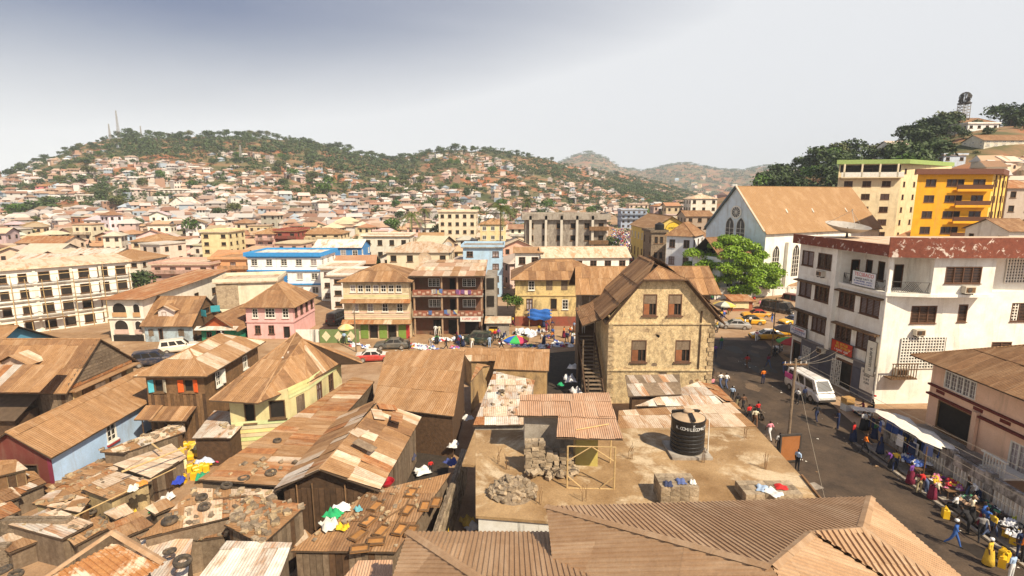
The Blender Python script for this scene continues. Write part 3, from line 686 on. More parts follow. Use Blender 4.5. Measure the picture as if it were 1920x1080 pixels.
# water tank
c = G(1287, 846, ZR); T = thing('water_tank', 'black ribbed plastic water tank with white lettering on flat roof', 'water tank', c)
mb = MB(); prof = [(.0, 0), (.93, 0), (.96, .05)]
for k in range(5): z = .1 + k * .24; prof += [(.99, z), (1.01, z + .05), (1.01, z + .16), (.96, z + .2)]
prof += [(.99, 1.32), (.99, 1.95), (1.02, 2.0), (1.02, 2.1), (.98, 2.12)]
M('tank_black', (.014, .013, .013), (.025, .022, .02), rough=.38, bump=0, var=0)
M('tank_dust', (.50, .36, .23), (.38, .26, .16), var=0)
mb.lathe(prof, 32).obj('body', 'tank_black', T, X=Matrix.Translation((0, 0, .16)))
mb = MB(); mb.lathe([(.98, 2.1), (.7, 2.24), (.4, 2.33), (.3, 2.36), (0.01, 2.36)], 32).obj('dome', 'tank_dust', T, X=Matrix.Translation((0, 0, .16)))
mb = MB(); mb.lathe([(.3, 2.36), (.32, 2.48), (.26, 2.54), (.01, 2.55)], 18).obj('lid', 'tank_dust', T, X=Matrix.Translation((0, 0, .16)))
for a in (35, 150, 270):
    X = Matrix.Rotation(R(a), 4, 'Z'); MB().add([X @ V(p) for p in ((.3, -.1, 2.5), (1.0, -.1, 2.32), (1.0, .1, 2.32), (.3, .1, 2.5), (.3, -.1, 2.3), (1.0, -.1, 2.2), (1.0, .1, 2.2), (.3, .1, 2.3))], [(0, 1, 2, 3), (0, 4, 5, 1), (1, 5, 6, 2), (2, 6, 7, 3)]).obj('moulded_rib', 'tank_black', T, X=Matrix.Translation((0, 0, .14)))
mb = MB(); mb.box(-1.2, 1.2, -1.15, 1.15, 0.004, .16); mb.obj('plinth', 'concrete', T)
MB().path([(1.1, -.55, .16), (1.08, -.5, 2.3)], .03).obj('pipe', 'frame_white', T)
for i, ch in enumerate('K.COMILECOMALT A'):
    a = R(-90 - 56 + i * 8.1); text(T, ch, .27, 'lettering_white', Matrix.Translation((1.0 * math.cos(a), 1.0 * math.sin(a), 1.83)) @ Matrix.Rotation(a + math.pi / 2, 4, 'Z') @ UP)
a = R(-90 + 2); text(T, 'K', .2, 'lettering_white', Matrix.Translation((1.0 * math.cos(a), 1.0 * math.sin(a), 2.05)) @ Matrix.Rotation(a + math.pi / 2, 4, 'Z') @ UP)
# roof-edge board along the road
mb = MB(); a, b = G(1503, 893, ZR), G(1541, 940, ZR); X = Matrix.Translation(a) @ Matrix.Rotation(math.atan2(b.y - a.y, b.x - a.x), 4, 'Z')
mb.box(0, (b - a).length, -.05, .05, -.9, .12, X=X); tag(mb.obj('edge_board', 'wood'), 'brown sign board standing on edge at the flat roof corner', 'board')
# ---------------------------------------------------------------- old gable house
p0, p1 = (9.2, 49.2), (19.2, 49.2); W = 10.0; D = 13.0; H = 8.6; AP = 13.6
jt = [(.70, 12.2), (.30, 12.2)]
ops0 = [(2.2, 4.2, 1.45, 2.15, 'half'), (6.4, 4.2, 1.45, 2.15, 'half'), (3.15, 8.75, 1.3, 2.05, 'half'), (5.5, 8.75, 1.3, 2.05, 'half')]
T, lf = building('gable_house', 'weathered ochre plaster house with clipped gable and brown sheet roof', 'house', [p0, p1, (19.2, 57.0), (9.2, 57.0)], H, 'old_plaster', ops=dict([(0, ops0), (1, row(2, 1.2, 6.5, 4.3, 1.1, 1.8, 'hole'))]), tops={0: jt, 2: [(.5, 12.6)]})
k_ = 0.93; e = H - .55
A_, B_ = V((-.4, -.55, e)), V((W + .75, -.55, e)); j0, j1 = V((2.95, -.55, 12.25)), V((7.05, -.55, 12.25)); D = 7.6; tip = V((5, 2.0, 13.2)); bk = V((5, D + .4, 13.2))
pl = [[V((W + .75, -.55, e)), V((W + .75, D + .4, e)), bk, tip, j1], [V((-.4, D + .4, e)), A_, j0, tip, bk], [j0, j1, tip]]
r_ = add_roof(T, pl, 'roof_brown', [('roof_brown', 3), ('roof_tan', 2)], sw=.9, sl=2.4)
for a, b in ((A_, j0), (B_, j1), (j0, j1)): MB().tube(a + V((0, -.03, -.02)), b + V((0, -.03, -.02)), .1, .1, 5).obj('bargeboard', 'wood_dark', T)
for k in range(26):                                   # fallen and patched plaster
    u, z = rng.uniform(.8, 9.2), rng.uniform(.4, 8.2); n = 9; s = rng.uniform(.15, .62)
    if any(o[0] - .5 < u < o[0] + o[2] + .5 and o[1] - .5 < z < o[1] + o[3] + .5 for o in ops0): continue
    MB().add([(u + s * rng.uniform(.5, 1.2) * math.cos(6.28 * j / n), -.006 - .002 * (k % 5), z + s * .8 * rng.uniform(.4, 1.2) * math.sin(6.28 * j / n)) for j in range(n)], [tuple(range(n))]).obj('plaster_patch', ['quoin', 'wood_grey', 'block', 'quoin', 'roof_tan'][k % 5], T)
for z in (3.3, 7.9): lbox(T, 'string_course', 'old_plaster', -.06, W + .06, -.13, -.003, z, z + .16)
for sx in (0, W - .55):
    for k in range(17):
        z = .2 + k * .46; wq = .62 if k % 2 else .45
        x0 = sx - .05 if sx == 0 else W + .05 - wq
        lbox(T, 'quoin_stone', 'quoin', x0, x0 + wq, -.07 - .02 * (k % 3), -.002, z, z + .41)
lbox(T, 'drainpipe', 'wood_dark', W - 1.35, W - 1.25, -.12, -.004, 3.5, 9.2)
# cross wings of the gable house
T = thing('cross_wing', 'brown sheet roofed cross wing behind the weathered gable house', 'house', (7.6, 57.1, 0))
MB().box(0, 14, 0, 5, -.4, 9.3).obj('wall', 'wood_grey', T)
lbox(T, 'metal_cladding', 'roof_zinc', .8, 2.6, -.06, -.003, 7.2, 9.6)
add_roof(T, [[V((-.8, -.9, 9.4)), V((14.9, -.9, 9.4)), V((14.6, 2.5, 12.0)), V((-.5, 2.5, 12.0))], [V((14.9, 6, 9.4)), V((-.8, 6, 9.4)), V((-.5, 2.5, 12.0)), V((14.6, 2.5, 12.0))]], 'roof_tan', [('roof_tan', 3), ('roof_brown', 2)], sw=1.0, sl=2.2)
# outside staircase left of the gable house
T = thing('outside_stair', 'dark wooden outside staircase along the left of the gable house', 'staircase', (6.9, 46.5, 0))
for k in range(20): lbox(T, 'step', 'wood_grey', .25, 1.75, k * .42, k * .42 + .4, k * .26 + .3, k * .26 + .36)
for x in (.1, 1.85): MB().add([(x - .06, 0, .1), (x + .06, 0, .1), (x + .06, 8.4, 5.3), (x - .06, 8.4, 5.3), (x - .06, 0, .5), (x + .06, 0, .5), (x + .06, 8.4, 5.75), (x - .06, 8.4, 5.75)], [(0, 3, 2, 1), (4, 5, 6, 7), (0, 1, 5, 4), (1, 2, 6, 5), (2, 3, 7, 6), (3, 0, 4, 7)]).obj('stringer', 'wood_dark', T)
for x, y, z in ((.1, .2, 3.4), (.1, 4.2, 6), (.1, 8.3, 8.6), (1.85, 8.3, 8.6)): MB().tube((x, y, 0), (x, y, z), .09, .08, 6).obj('post', 'wood_grey', T)
rf = MB().slab([V((-.1, 3.6, 7.5)), V((2.3, 3.6, 8.4)), V((2.3, 9.6, 8.9)), V((-.1, 9.6, 8.0))], .08).obj('awning', 'underside', T)
sheets(rf, [V((-.1, 3.6, 7.5)), V((2.3, 3.6, 8.4)), V((2.3, 9.6, 8.9)), V((-.1, 9.6, 8.0))], [('roof_brown', 1)], 1, 2)
lbox(T, 'landing_wall', 'wood_dark', .1, 1.9, 9.0, 9.2, 0, 7.7)
def scribble(T, w_, h_, m, X, seed=0):
    """a line of sign-writer's strokes too small to read in the photograph"""
    r = random.Random(seed); mb = MB(); x = -w_ / 2; t = h_ * .17
    while x < w_ / 2 - h_ * .5:
        if r.random() < .14: x += h_ * .5; continue
        cw = h_ * r.uniform(.4, .62); mb.box(x, x + t, -h_ / 2, h_ / 2, 0, .004)
        k = r.randint(0, 3)
        if k != 0: mb.box(x + t, x + cw, h_ / 2 - t, h_ / 2, 0, .004)
        if k in (1, 2): mb.box(x + t, x + cw, -t / 2, t / 2, 0, .004)
        if k != 1: mb.box(x + t, x + cw, -h_ / 2, -h_ / 2 + t, 0, .004)
        if k in (0, 3) or r.random() < .3: mb.box(x + cw, x + cw + t, -h_ / 2, h_ / 2, 0, .004)
        x += cw + t + h_ * .16
    return mb.obj('lettering', m, T, X=X)
# ---------------------------------------------------------------- white office building on the right
def merge(T, T2, keep_prefix=''):
    Mx = T.matrix_basis.inverted() @ T2.matrix_basis
    for c_ in KIDS(T2):
        mb_ = c_.matrix_basis.copy(); c_.parent = T; c_.matrix_local = Mx @ mb_
    bpy.data.objects.remove(T2)
A, C, D_, B = (35, 49), (60, 50), (60, 62), (33.6, 62)
CREAM = (.88, .85, .77)
rf_ops = []
for z in (4.9, 8.4):
    for u, w_ in ((.5, 2.1), (3.2, 2.3), (7.0, 2.3), (10.0, 2.5)): rf_ops.append((u, z, w_, 1.75, 'louvre'))
rf_ops += [(.3, .1, 1.5, 2.9, 'shop'), (7.6, .1, 2.4, 3.0, 'shop')]
fr_ops = [(2.6, 8.0, 2.5, 1.7, 'louvre'), (7.2, 8.1, .9, 1.7, 'louvre'), (12.4, 8.1, 2.4, 1.8, 'louvre'), (11, 4.5, 2, 1.6, 'louvre')]
T, lf = building('office_block', 'white four-storey corner building with peeling red parapet and dark louvred windows', 'building', [A, C, D_, B], 11.0, 'paint', CREAM, ops={0: fr_ops, 3: rf_ops})
OB = T
top = [(38.4, 48.1), (44.0, 48.1), (44.0, 49.8), (60, 50.4), (60, 62), (33.6, 62), (34.32, 55.3), (36.6, 55.3), (36.6, 51.3), (38.4, 51.3)]
T2, lf2 = building('upper', None, None, top, 3.5, 'paint', CREAM, ops={0: [(1.1, 1.0, 3.3, 1.55, 'louvre')], 3: [(3.2, .4, 1.6, 2.3, 'louvre')], 5: [(.5, 1.0, 2.0, 1.7, 'louvre'), (3.2, 1.0, 2.2, 1.7, 'louvre')], 6: [(1.1, .05, .9, 2.3, 'door')], 7: [(.6, .05, 1.0, 2.4, 'door'), (2.4, .6, 1.0, 1.9, 'hole')], 8: [(.5, .05, .9, 2.3, 'door')]}, z0=11.0, bury=.0)
merge(OB, T2)
OBi = OB.matrix_basis.inverted(); LW = lambda p: OBi @ V(p)
def wpoly(T, name, m, pts, z0_, z1, color=None):           # vertical-sided prism from world footprint
    inv = T.matrix_basis.inverted(); mb = MB(); q = [inv @ V((p[0], p[1], z1)) for p in pts]; mb.slab(q, z1 - z0_); return mb.obj(name, m, T, color=color)
wpoly(OB, 'floor_slab', 'paint', [(34.75, 48.7), (38.3, 47.95), (44.1, 47.95), (44.1, 49.2), (36, 55), (34.2, 55.2)], 10.72, 11.0 - .003, CREAM)
wpoly(OB, 'roof_slab', 'roof_pale', [(34.4, 48.4), (38.2, 47.6), (60.3, 47.8), (60.3, 62.3), (33.0, 62.3)], 14.5, 15.2)
M('red_fascia', (.23, .068, .038), (.15, .045, .027), stain=(.72, .62, .52), samt=.85, sscale=1.5, lo=.58, hi=.64, var=.02, grit=.2)
wpoly(OB, 'parapet', 'red_fascia', [(34.25, 48.25), (34.45, 48.35), (33.1, 62.4), (32.85, 62.4)], 14.45, 15.5)
wpoly(OB, 'parapet', 'red_fascia', [(34.2, 48.2), (38.1, 47.4), (60.4, 47.6), (60.4, 47.85), (38.2, 47.66), (34.3, 48.45)], 14.4, 16.2)
wpoly(OB, 'rooftop_render', 'roof_pale', [(34.6, 48.6), (38.3, 47.9), (60.1, 48.1), (60.1, 62.1), (33.4, 62.1)], 15.2, 15.24)
for z in (6.85, 10.35):
    for s, e_ in ((0, 6.0), (6.9, 12.9)):
        d = (V(A) - V(B)); d = V((d.x, d.y, 0)).normalized(); n_ = V((d.y, -d.x, 0)); b0_ = V((B[0], B[1], 0)); mb = MB()
        q = [LW(b0_ + d * s + n_ * .0 + V((0, 0, z))), LW(b0_ + d * e_ + V((0, 0, z))), LW(b0_ + d * e_ + n_ * .55 + V((0, 0, z - .06))), LW(b0_ + d * s + n_ * .55 + V((0, 0, z - .06)))]
        mb.slab(q[::-1], .14); mb.obj('sun_ledge', 'wood', OB)
FX = Matrix.Translation(LW((B[0], B[1], 0))) @ Matrix.Rotation((-math.pi / 2 + math.atan2(1.4, 13)) - math.atan2(1, 25), 4, 'Z')      # road face frame: x along face from far, -y outwards
def fbox(name, m, x0, x1, y0, y1, z0_, z1, color=None, T=None): return MB().box(x0, x1, y0, y1, z0_, z1).obj(name, m, T or OB, color=color, X=FX)
fbox('column', 'paint', 6.1, 6.7, -.42, -.004, 3.6, 14.5, CREAM)
fbox('shopfront', 'trim', 1.9, 7.4, -.12, -.004, .0, 3.55, (.15, .145, .17)); fbox('shopfront', 'trim', 10.1, 13.0, -.12, -.004, 0, 3.55, (.15, .145, .17))
fbox('shop_lintel', 'trim', 0, 13.05, -.3, -.13, 3.56, 3.75, (.24, .22, .22))
fbox('shutter_door', 'trim', 5.2, 6.9, -.17, -.121, .1, 2.9, (.10, .10, .125)); fbox('shutter_door', 'trim', 10.2, 11.2, -.17, -.121, .1, 2.9, (.10, .10, .13))
for x0 in (2.4, 7.3):                                     # white iron gates
    mb = MB()
    for k in range(6): mb.box(x0 + k * .26, x0 + k * .26 + .05, -.26, -.2, .1, 2.9)
    for k in range(9): mb.box(x0, x0 + 1.36, -.25, -.21, .15 + k * .33, .2 + k * .33)
    for k in range(8):
        for j in range(5): 
            if (j + k) % 2: mb.box(x0 + .05 + j * .26, x0 + .26 + j * .26, -.245, -.215, .3 + k * .33, .36 + k * .33)
    mb.obj('iron_gate', 'frame_white', OB, X=FX)
mb = MB(); mb.box(11.35, 13.0, -.2, -.125, 1.0, 3.2); b_ = mb.obj('painted_board', 'frame_white', OB, X=FX)
for k in range(4): scribble(b_, 1.25 - .2 * k, .2, 'lettering_black', Matrix.Translation((12.2, -.205, 2.9 - k * .36)) @ UP, k)

def board(name, label, pts_x, z0_, z1, col, lines, cat='sign', y=-.34, lip=True):
    x0, x1 = pts_x; T = thing(name, label, cat, OB.location, OB.rotation_euler.z)
    MB().box(x0, x1, y, y + .07, z0_, z1).obj('panel', 'trim', T, color=col, X=FX)
    if lip:
        mb = MB()
        for a in ((x0 - .04, x1 + .04, z0_ - .04, z0_ - .002), (x0 - .04, x1 + .04, z1 + .002, z1 + .04)): mb.box(a[0], a[1], y - .02, y + .08, a[2], a[3])
        mb.box(x0 - .04, x0 - .002, y - .02, y + .08, z0_, z1); mb.box(x1 + .002, x1 + .04, y - .02, y + .08, z0_, z1); mb.obj('frame', 'metal_dark', T, X=FX)
    for s, zz, sz, m in lines:
        X = FX @ Matrix.Translation(((x0 + x1) / 2, y - .006, zz)) @ UP
        if isinstance(s, str): text(T, s, sz, m, X)
        else: scribble(T, s, sz, m, X, int(zz * 100))
    return T
board('sign_board', 'white sign board with red TECSBACO lettering on the top-floor balcony', (9.0, 12.0), 11.15, 12.55, (.80, .80, .80), [('TECSBACO', 12.25, .5, 'lettering_red'), (2.2, 11.85, .17, 'lettering_black'), (2.5, 11.6, .14, 'lettering_blue'), (2.4, 11.36, .12, 'lettering_blue')])
board('sign_board', 'white sign with blue lettering at the far corner above the shops', (.0, 2.9), 3.85, 4.75, (.78, .77, .8), [(2.1, 4.5, .2, 'lettering_red'), (2.4, 4.25, .18, 'lettering_blue'), (1.6, 4.0, .14, 'lettering_blue')])
board('sign_board', 'red and orange shop banner hung below first-floor windows', (7.3, 10.3), 3.8, 5.0, (.52, .05, .02), [(1.6, 4.75, .26, 'lettering_yellow'), (2.3, 4.4, .24, 'lettering_yellow'), (2.0, 4.08, .18, 'lettering_white')], y=-.5)
T = board('sign_board', 'tall narrow cream sign board near the corner of the white building', (12.2, 13.3), 2.9, 6.2, (.78, .74, .62), [], y=-.55)
scribble(T, 2.4, .3, 'lettering_black', FX @ Matrix.Translation((12.75, -.556, 4.5)) @ UP @ Matrix.Rotation(math.pi / 2, 4, 'Z'), 7)
# balcony railing, column, pipe, air conditioners
mb = MB()
def rail(mb, a, b, z0_, z1):
    a, b = LW(a), LW(b); d = (b - a); L_ = d.length; d.normalize(); n = int(L_ / .16)
    mb.tube(a + V((0, 0, z1)), b + V((0, 0, z1)), .03, .03, 5); mb.tube(a + V((0, 0, z0_)), b + V((0, 0, z0_)), .03, .03, 5)
    for k in range(n):
        s = k / n * L_; flip = 1 if int(s / 1.0) % 2 else -1; e_ = min(L_, max(0, s + flip * .75))
        mb.tube(a + d * s + V((0, 0, z0_)), a + d * e_ + V((0, 0, z1)), .018, .018, 4)
rail(mb, (34.35, 54.6, 11), (34.95, 48.9, 11), .12, 1.05); rail(mb, (34.95, 48.9, 11), (38.3, 48.2, 11), .12, 1.05); mb.obj('balcony_railing', 'metal_dark', OB)
p = LW((35.05, 48.95, 0)); MB().box(p.x - .16, p.x + .16, p.y - .16, p.y + .16, 11.0, 14.4).obj('column', 'paint', OB, color=CREAM)
p = LW((34.9, 48.85, 0)); MB().tube((p.x, p.y, 0), (p.x, p.y, 14.3), .09, .09, 8).obj('drainpipe', 'frame_white', OB)
def aircon(T, X, s=1.0):
    mb = MB(); mb.box(-.45 * s, .45 * s, -.5, 0, 0, .6 * s); mb.box(-.38 * s, .38 * s, -.52, -.5, .08 * s, .5 * s, 1); mb.lathe([(.2 * s, 0), (.2 * s, .03), (.01, .04)], 12, 2, Matrix.Translation((-.1, -.52, .3 * s)) @ Matrix.Rotation(math.pi / 2, 4, 'X'))
    for sx in (-.3, .3): mb.box(sx - .03, sx + .03, -.45, 0, -.14, 0, 2)
    mb.obj('air_conditioner', ['paint', 'wood', 'metal_dark'], T, color=(.62, .56, .46), X=X)
aircon(OB, FX @ Matrix.Translation((4.2, 0, 11.2))); aircon(OB, FX @ Matrix.Translation((5.6, -.1, 2.9)))
q = LW((41.6, 48.1, 10.95)); aircon(OB, Matrix.Translation((q.x, q.y, 11.15)), 1.1); q = LW((38.4, 49.1, 0)); aircon(OB, Matrix.Translation((q.x, q.y, 6.9)))
q = LW((36.9, 49.0, 0)); mb = MB()
for k in range(10): mb.box(q.x - 1.2 + k * .26, q.x - 1.14 + k * .26, q.y - .95, q.y - .9, 2.9, 4.3)
mb.box(q.x - 1.25, q.x + 1.3, q.y - .97, q.y - .88, 4.3, 4.38); mb.box(q.x - 1.25, q.x + 1.3, q.y - .97, q.y, 2.8, 2.9); mb.obj('cage', 'wood', OB); aircon(OB, Matrix.Translation((q.x + .2, q.y, 3.0)), 1.2)
def breeze(T, x0, x1, z0_, z1, y, c_=.28):                 # pierced block screen: dark recess behind a lattice
    mb = MB(); mb.quad((x0, y, z0_), (x1, y, z0_), (x1, y, z1), (x0, y, z1), 1); n = int((x1 - x0) / c_); m = int((z1 - z0_) / c_)
    for i in range(n + 1): mb.box(x0 + i * c_ - .04, x0 + i * c_ + .04, y - .1, y - .01, z0_, z1)
    for j in range(m + 1): mb.box(x0, x0 + n * c_, y - .09, y - .015, z0_ + j * c_ - .04, z0_ + j * c_ + .04)
    mb.obj('breeze_screen', ['paint', 'opening'], T, color=CREAM)
q = LW((37.0, 49.05, 0)); breeze(OB, q.x, q.x + 4.4, 3.6, 6.6, q.y - .02)
q = LW((45.8, 49.6, 0)); breeze(OB, q.x, q.x + 2.3, 7.6, 10.2, q.y - .05); breeze(OB, q.x + .8, q.x + 3.1, 11.8, 14.2, q.y + .2)
q = LW((44.2, 49.7, 0)); lbox(OB, 'stair_strip', 'paint', q.x, q.x + 1.1, q.y - .12, q.y - .02, 0, 14.4, (.55, .38, .12))
# satellite dish on the office roof
def dish(name, label, loc, r_, az=200, el=55, col=(.42, .38, .33), group=None):
    T = thing(name, label, 'satellite dish', loc, R(az), group); X = Matrix.Translation((0, 0, r_ * .55)) @ Matrix.Rotation(R(90 - el), 4, 'X')
    MB().lathe([(.01, -.32 * r_), (.3 * r_, -.28 * r_), (.6 * r_, -.18 * r_), (.85 * r_, -.05 * r_), (r_, .06 * r_)], 20).obj('reflector', 'plastic', T, color=col, X=X)
    MB().tube((0, 0, 0), (0, 0, r_ * .5), .06 * r_ + .02, .05, 6).obj('mast', 'metal_dark', T)
    mb = MB(); tip = V((0, 0, r_ * .75))
    for k in range(3): a = 2.1 * k; mb.tube((r_ * .9 * math.cos(a), r_ * .9 * math.sin(a), .03), tip, .025, .02, 4)
    mb.tube(tip, tip + V((0, 0, .2)), .06, .06, 6); mb.obj('feed_arm', 'steel', T, X=X); return T
dish('satellite_dish', 'large grey mesh dish lying on the white corner building roof', (37.6, 60, 15.25), 2.3, 20, 80)
# ---------------------------------------------------------------- peach house
PEACH = (.80, .52, .36); MAR = (.16, .035, .025)
ops3 = [(1.3, 4.95, 2.9, 1.4, 'grille'), (8.6, 4.95, 3.2, 1.4, 'grille'), (1.0, 1.5, 3.6, 2.3, 'hole'), (7.4, 1.3, 2.6, 2.1, 'grille'), (12, 1.4, 2, 2, 'grille')]
T = house('peach_house', 'peach two-storey house with maroon trim and brown sheet roof beside the road', 'house', (34.3, 25.5), (47, 25.5), 16.2, 7.25, 'hip', 2.9, 1.1, 'paint', PEACH, ops={3: ops3}, sheet=[('roof_brown', 1)], sw=1.0, sl=3.2, jit=.012)
for z, w_ in ((4.72, .25), (3.95, .3)): lbox(T, 'trim_band', 'trim', -w_, -.004, .0, 16.2, z, z + .14, MAR)
for y in (14.7, 11.2, 9, 6.5): lbox(T, 'vent', 'trim', -.05, -.004, y, y + .8, 4.3, 4.55, MAR)
lbox(T, 'porch_parapet', 'concrete', -1.6, -.1, 9.2, 16.0, .0, 1.35); lbox(T, 'porch_post', 'paint', -.35, -.1, 11.3, 11.7, 1.36, 4.3, PEACH)
mb = MB()
for k in range(8): mb.box(-1.9, -1.84, 7.0 + k * .22, 7.08 + k * .22, 1.6, 2.6)
mb.box(-1.95, -1.8, 6.9, 8.8, 2.6, 2.7); mb.box(-1.95, -.1, 6.9, 8.8, 1.45, 1.59); mb.obj('balcony_rail', 'frame_white', T)
M('wall_dirty', (.50, .45, .40), (.33, .28, .24), stain=(.10, .08, .065), samt=.9, sscale=1.3, streak=.5, lo=.45, hi=.58, grit=.25, var=.1)
# compound wall with pale balusters along the pavement
T = thing('compound_wall', 'stained grey compound wall with pale concrete balusters behind the stalls', 'wall', (30.6, 22, 0))
lbox(T, 'base', 'wall_dirty', 0, .25, 0, 19, -.3, .5)
for k in range(7): lbox(T, 'pier', 'wall_dirty', -.08, .33, k * 3.1, k * 3.1 + .5, -.3, 2.5)
for k in range(6):
    lbox(T, 'coping_panel', 'wall_dirty', .0, .25, k * 3.1 + .52, k * 3.1 + 3.08, 1.55, 2.3)
    for j in range(9): lbox(T, 'baluster', 'frame_white', .06, .19, k * 3.1 + .62 + j * .28, k * 3.1 + .74 + j * .28, .5, 1.55)
# ---------------------------------------------------------------- old houses and sheds of the near left quarter
TAN = [('roof_tan', 8), ('roof_brown', 2), ('roof_pale', .25)]
PATCH = [('roof_tan', 5), ('roof_pale', 2.4), ('roof_zinc', .8), ('roof_rust', 1), ('roof_brown', 2)]
PALE = [('roof_pale', 4), ('roof_zinc', 1), ('roof_tan', 2.5)]
def planks(T, name, a, b, z0_, z1, m='wood', n=None, out=.03, zt=None):
    """separate vertical boards nailed over a wall line (local coords a->b, outward = right of travel)"""
    a, b = V(a), V(b); L_ = (b - a).length; d = (b - a) / L_; nr = V((d.y, -d.x, 0)); n = n or max(2, int(L_ / .32)); ang = math.atan2(d.y, d.x)
    for k in range(n):
        w_ = L_ / n; zz = (z1 if zt is None else z1 + (zt - z1) * (k + .5) / n) - rng.uniform(0, .12)
        MB().box(.01, w_ - .015, -out - rng.uniform(0, .02), .0, z0_, zz).obj(name, m if rng.random() > .15 else 'wood_dark', T, X=Matrix.Translation(a + d * (w_ * k) + nr * .004) @ Matrix.Rotation(ang + rng.gauss(0, .004), 4, 'Z'))
def clapboards(T, a, b, z0_, z1, m='paint', col=None, step=.3, tri=None):
    a, b = V(a), V(b); L_ = (b - a).length; d = (b - a) / L_; ang = math.atan2(d.y, d.x); z = z0_
    while z < z1 - .05:
        x0, x1 = 0, L_
        if tri: k = (z - z0_) / (z1 - z0_); x0, x1 = L_ * .5 * k, L_ * (1 - .5 * k)
        if x1 - x0 > .2:
            c = None if col is None else tuple(x * rng.uniform(.8, 1.1) for x in col)
            MB().add([(x0, -.02, z), (x1, -.02, z), (x1, -.004, z + step * .97), (x0, -.004, z + step * .97), (x0, -.05, z), (x1, -.05, z)], [(4, 5, 2, 3), (4, 0, 1, 5)]).obj('clapboard', m, T, color=c, X=Matrix.Translation(a) @ Matrix.Rotation(ang, 4, 'Z'))
        z += step
def shed(name, label, pts, zs, wallm='wood', mats=TAN, sw=.85, sl=2.2, jit=.03, inset=.25, cat='shed', group=None, color=None, boards=(), skew=.0, hole=0, wallh=None, mid=None):
    """single-slope roof through four sighted corners (eave first, counter-clockwise), walls dropped to the ground"""
    q = [G(p[0], p[1], z) for p, z in zip(pts, zs)]; c = sum(q, V()) / 4; T = thing(name, label, cat, (c.x, c.y, 0), 0, group)
    lq = [p - V((c.x, c.y, 0)) for p in q]; X_, q2 = frame_of(lq); off_ = sum(((X_.inverted() @ p).z for p in lq)) / 4; lq = [X_ @ V((a[0], a[1], off_)) for a in q2]
    rf = MB().slab(lq, .06).obj('roof', 'underside', T); sheets(rf, lq, mats, sw, sl, jit, skew=skew, hole=hole)
    cc = sum(lq, V()) / 4; iq = [p + (V((cc.x, cc.y, p.z)) - p) * min(.4, inset / max(.6, (p - cc).length)) for p in lq]
    mb = MB()
    for i in range(4):
        a, b = iq[i], iq[(i + 1) % 4]; mb.quad(V((a.x, a.y, -.3)), V((b.x, b.y, -.3)), b - V((0, 0, .05)), a - V((0, 0, .05)))
    mb.obj('wall', wallm, T, color=color)
    for i in boards:
        a, b = iq[i], iq[(i + 1) % 4]; planks(T, 'plank', (a.x, a.y, 0), (b.x, b.y, 0), 0, a.z - .1, 'wood' if wallm != 'wood_grey' else 'wood_grey', zt=b.z - .1)
    return T
# blue shed
SKY = (.42, .58, .80)
T = house('blue_shed', 'long pale blue walled shed with tan sheet roof and maroon end', 'house', (-35.6, 33.2), (-30.9, 33.2), 12.6, 3.0, 'gy', 1.6, .35, 'paint', SKY,
    ops={1: [(4.9, 1.25, 1.0, 1.35, 'grid'), (10.6, 1.25, 1.0, 1.35, 'grid')], 0: [(.5, .1, 1.6, 2.1, 'door'), (2.6, .1, 1.2, 2.1, 'door')]}, sheet=TAN, wallmats={0: ('paint', (.16, .04, .03))}, sw=.9, sl=2.6)
for y in (4.8, 10.5): lbox(T, 'sill', 'trim', 4.705, 4.86, y, y + 1.2, 1.02, 1.14, (.4, .03, .03))
lbox(T, 'plinth', 'wood_dark', 4.704, 4.78, .0, 12.6, -.2, .22); lbox(T, 'corner_board', 'trim', 4.5, 4.76, -.06, -.004, 0, 3.0, (.2, .03, .06))
# timber house with dormer
T = house('dormer_house', 'weathered timber house with plank gable and dormer behind the blue shed', 'house', (-45.5, 40.3), (-35.2, 40.3), 7.2, 5.0, 'gx', 2.9, .5, 'wood_grey', sheet=[('roof_brown', 5), ('roof_tan', 3)], oe=.25, sw=.95, sl=2.4,
    ops={0: [(2.2, 2.2, 1.0, 1.3, 'hole'), (8.3, .3, 1.1, 2.0, 'door')], 1: [(3.0, 5.25, 1.7, 1.25, 'board')]})
clapboards(T, (10.3, .0, 0), (10.3, 7.2, 0), 5.02, 7.8, 'wood_grey', tri=True, step=.26)
lbox(T, 'ledge', 'roof_tan', 10.31, 10.95, -.1, 7.3, 4.55, 4.66); planks(T, 'panel', (10.32, .1, 0), (10.32, 7.1, 0), 4.72, 5.0, 'roof_rust', n=6)
for k in range(7): lbox(T, 'wall_panel', ('wood' if k % 3 else 'paint_worn'), 10.302, 10.36, .3 + k, 1.15 + k, 3.2, 4.5, (.55, .40, .20))
planks(T, 'plank', (8.0, 0, 0), (10.3, 0, 0), 0, 4.8, 'wood_grey'); planks(T, 'plank', (0, 0, 0), (8.0, 0, 0), 0, 4.7, 'wood_grey')
d0 = V((4.4, .9, 0)); dm = MB(); dm.add([d0 + V(p) for p in ((0, 0, 5.25), (2.2, 0, 5.25), (2.2, 0, 6.7), (1.1, 0, 7.25), (0, 0, 6.7), (0, 3, 5.25), (2.2, 3, 5.25), (2.2, 3, 6.7), (0, 3, 6.7))], [(0, 1, 2, 3, 4), (1, 6, 7, 2), (5, 0, 4, 8)])
dm = dm.obj('dormer', 'paint_worn', T, color=(.55, .4, .3)); put_window(dm, 'grid', 1.3, 1.0, Matrix.Translation(d0 + V((.45, -.02, 5.4))))
for s_ in (-1, 1):
    e0 = V((1.1 + 1.5 * s_, -.4, 6.55)) + d0; e1 = V((1.1 + 1.5 * s_, 2.6, 6.55)) + d0; t0, t1 = V((1.1, -.4, 7.35)) + d0, V((1.1, 3.6, 7.35)) + d0
    sheets(dm, [e0, e1, t1, t0] if s_ > 0 else [e1, e0, t0, t1], TAN, .9, 2)
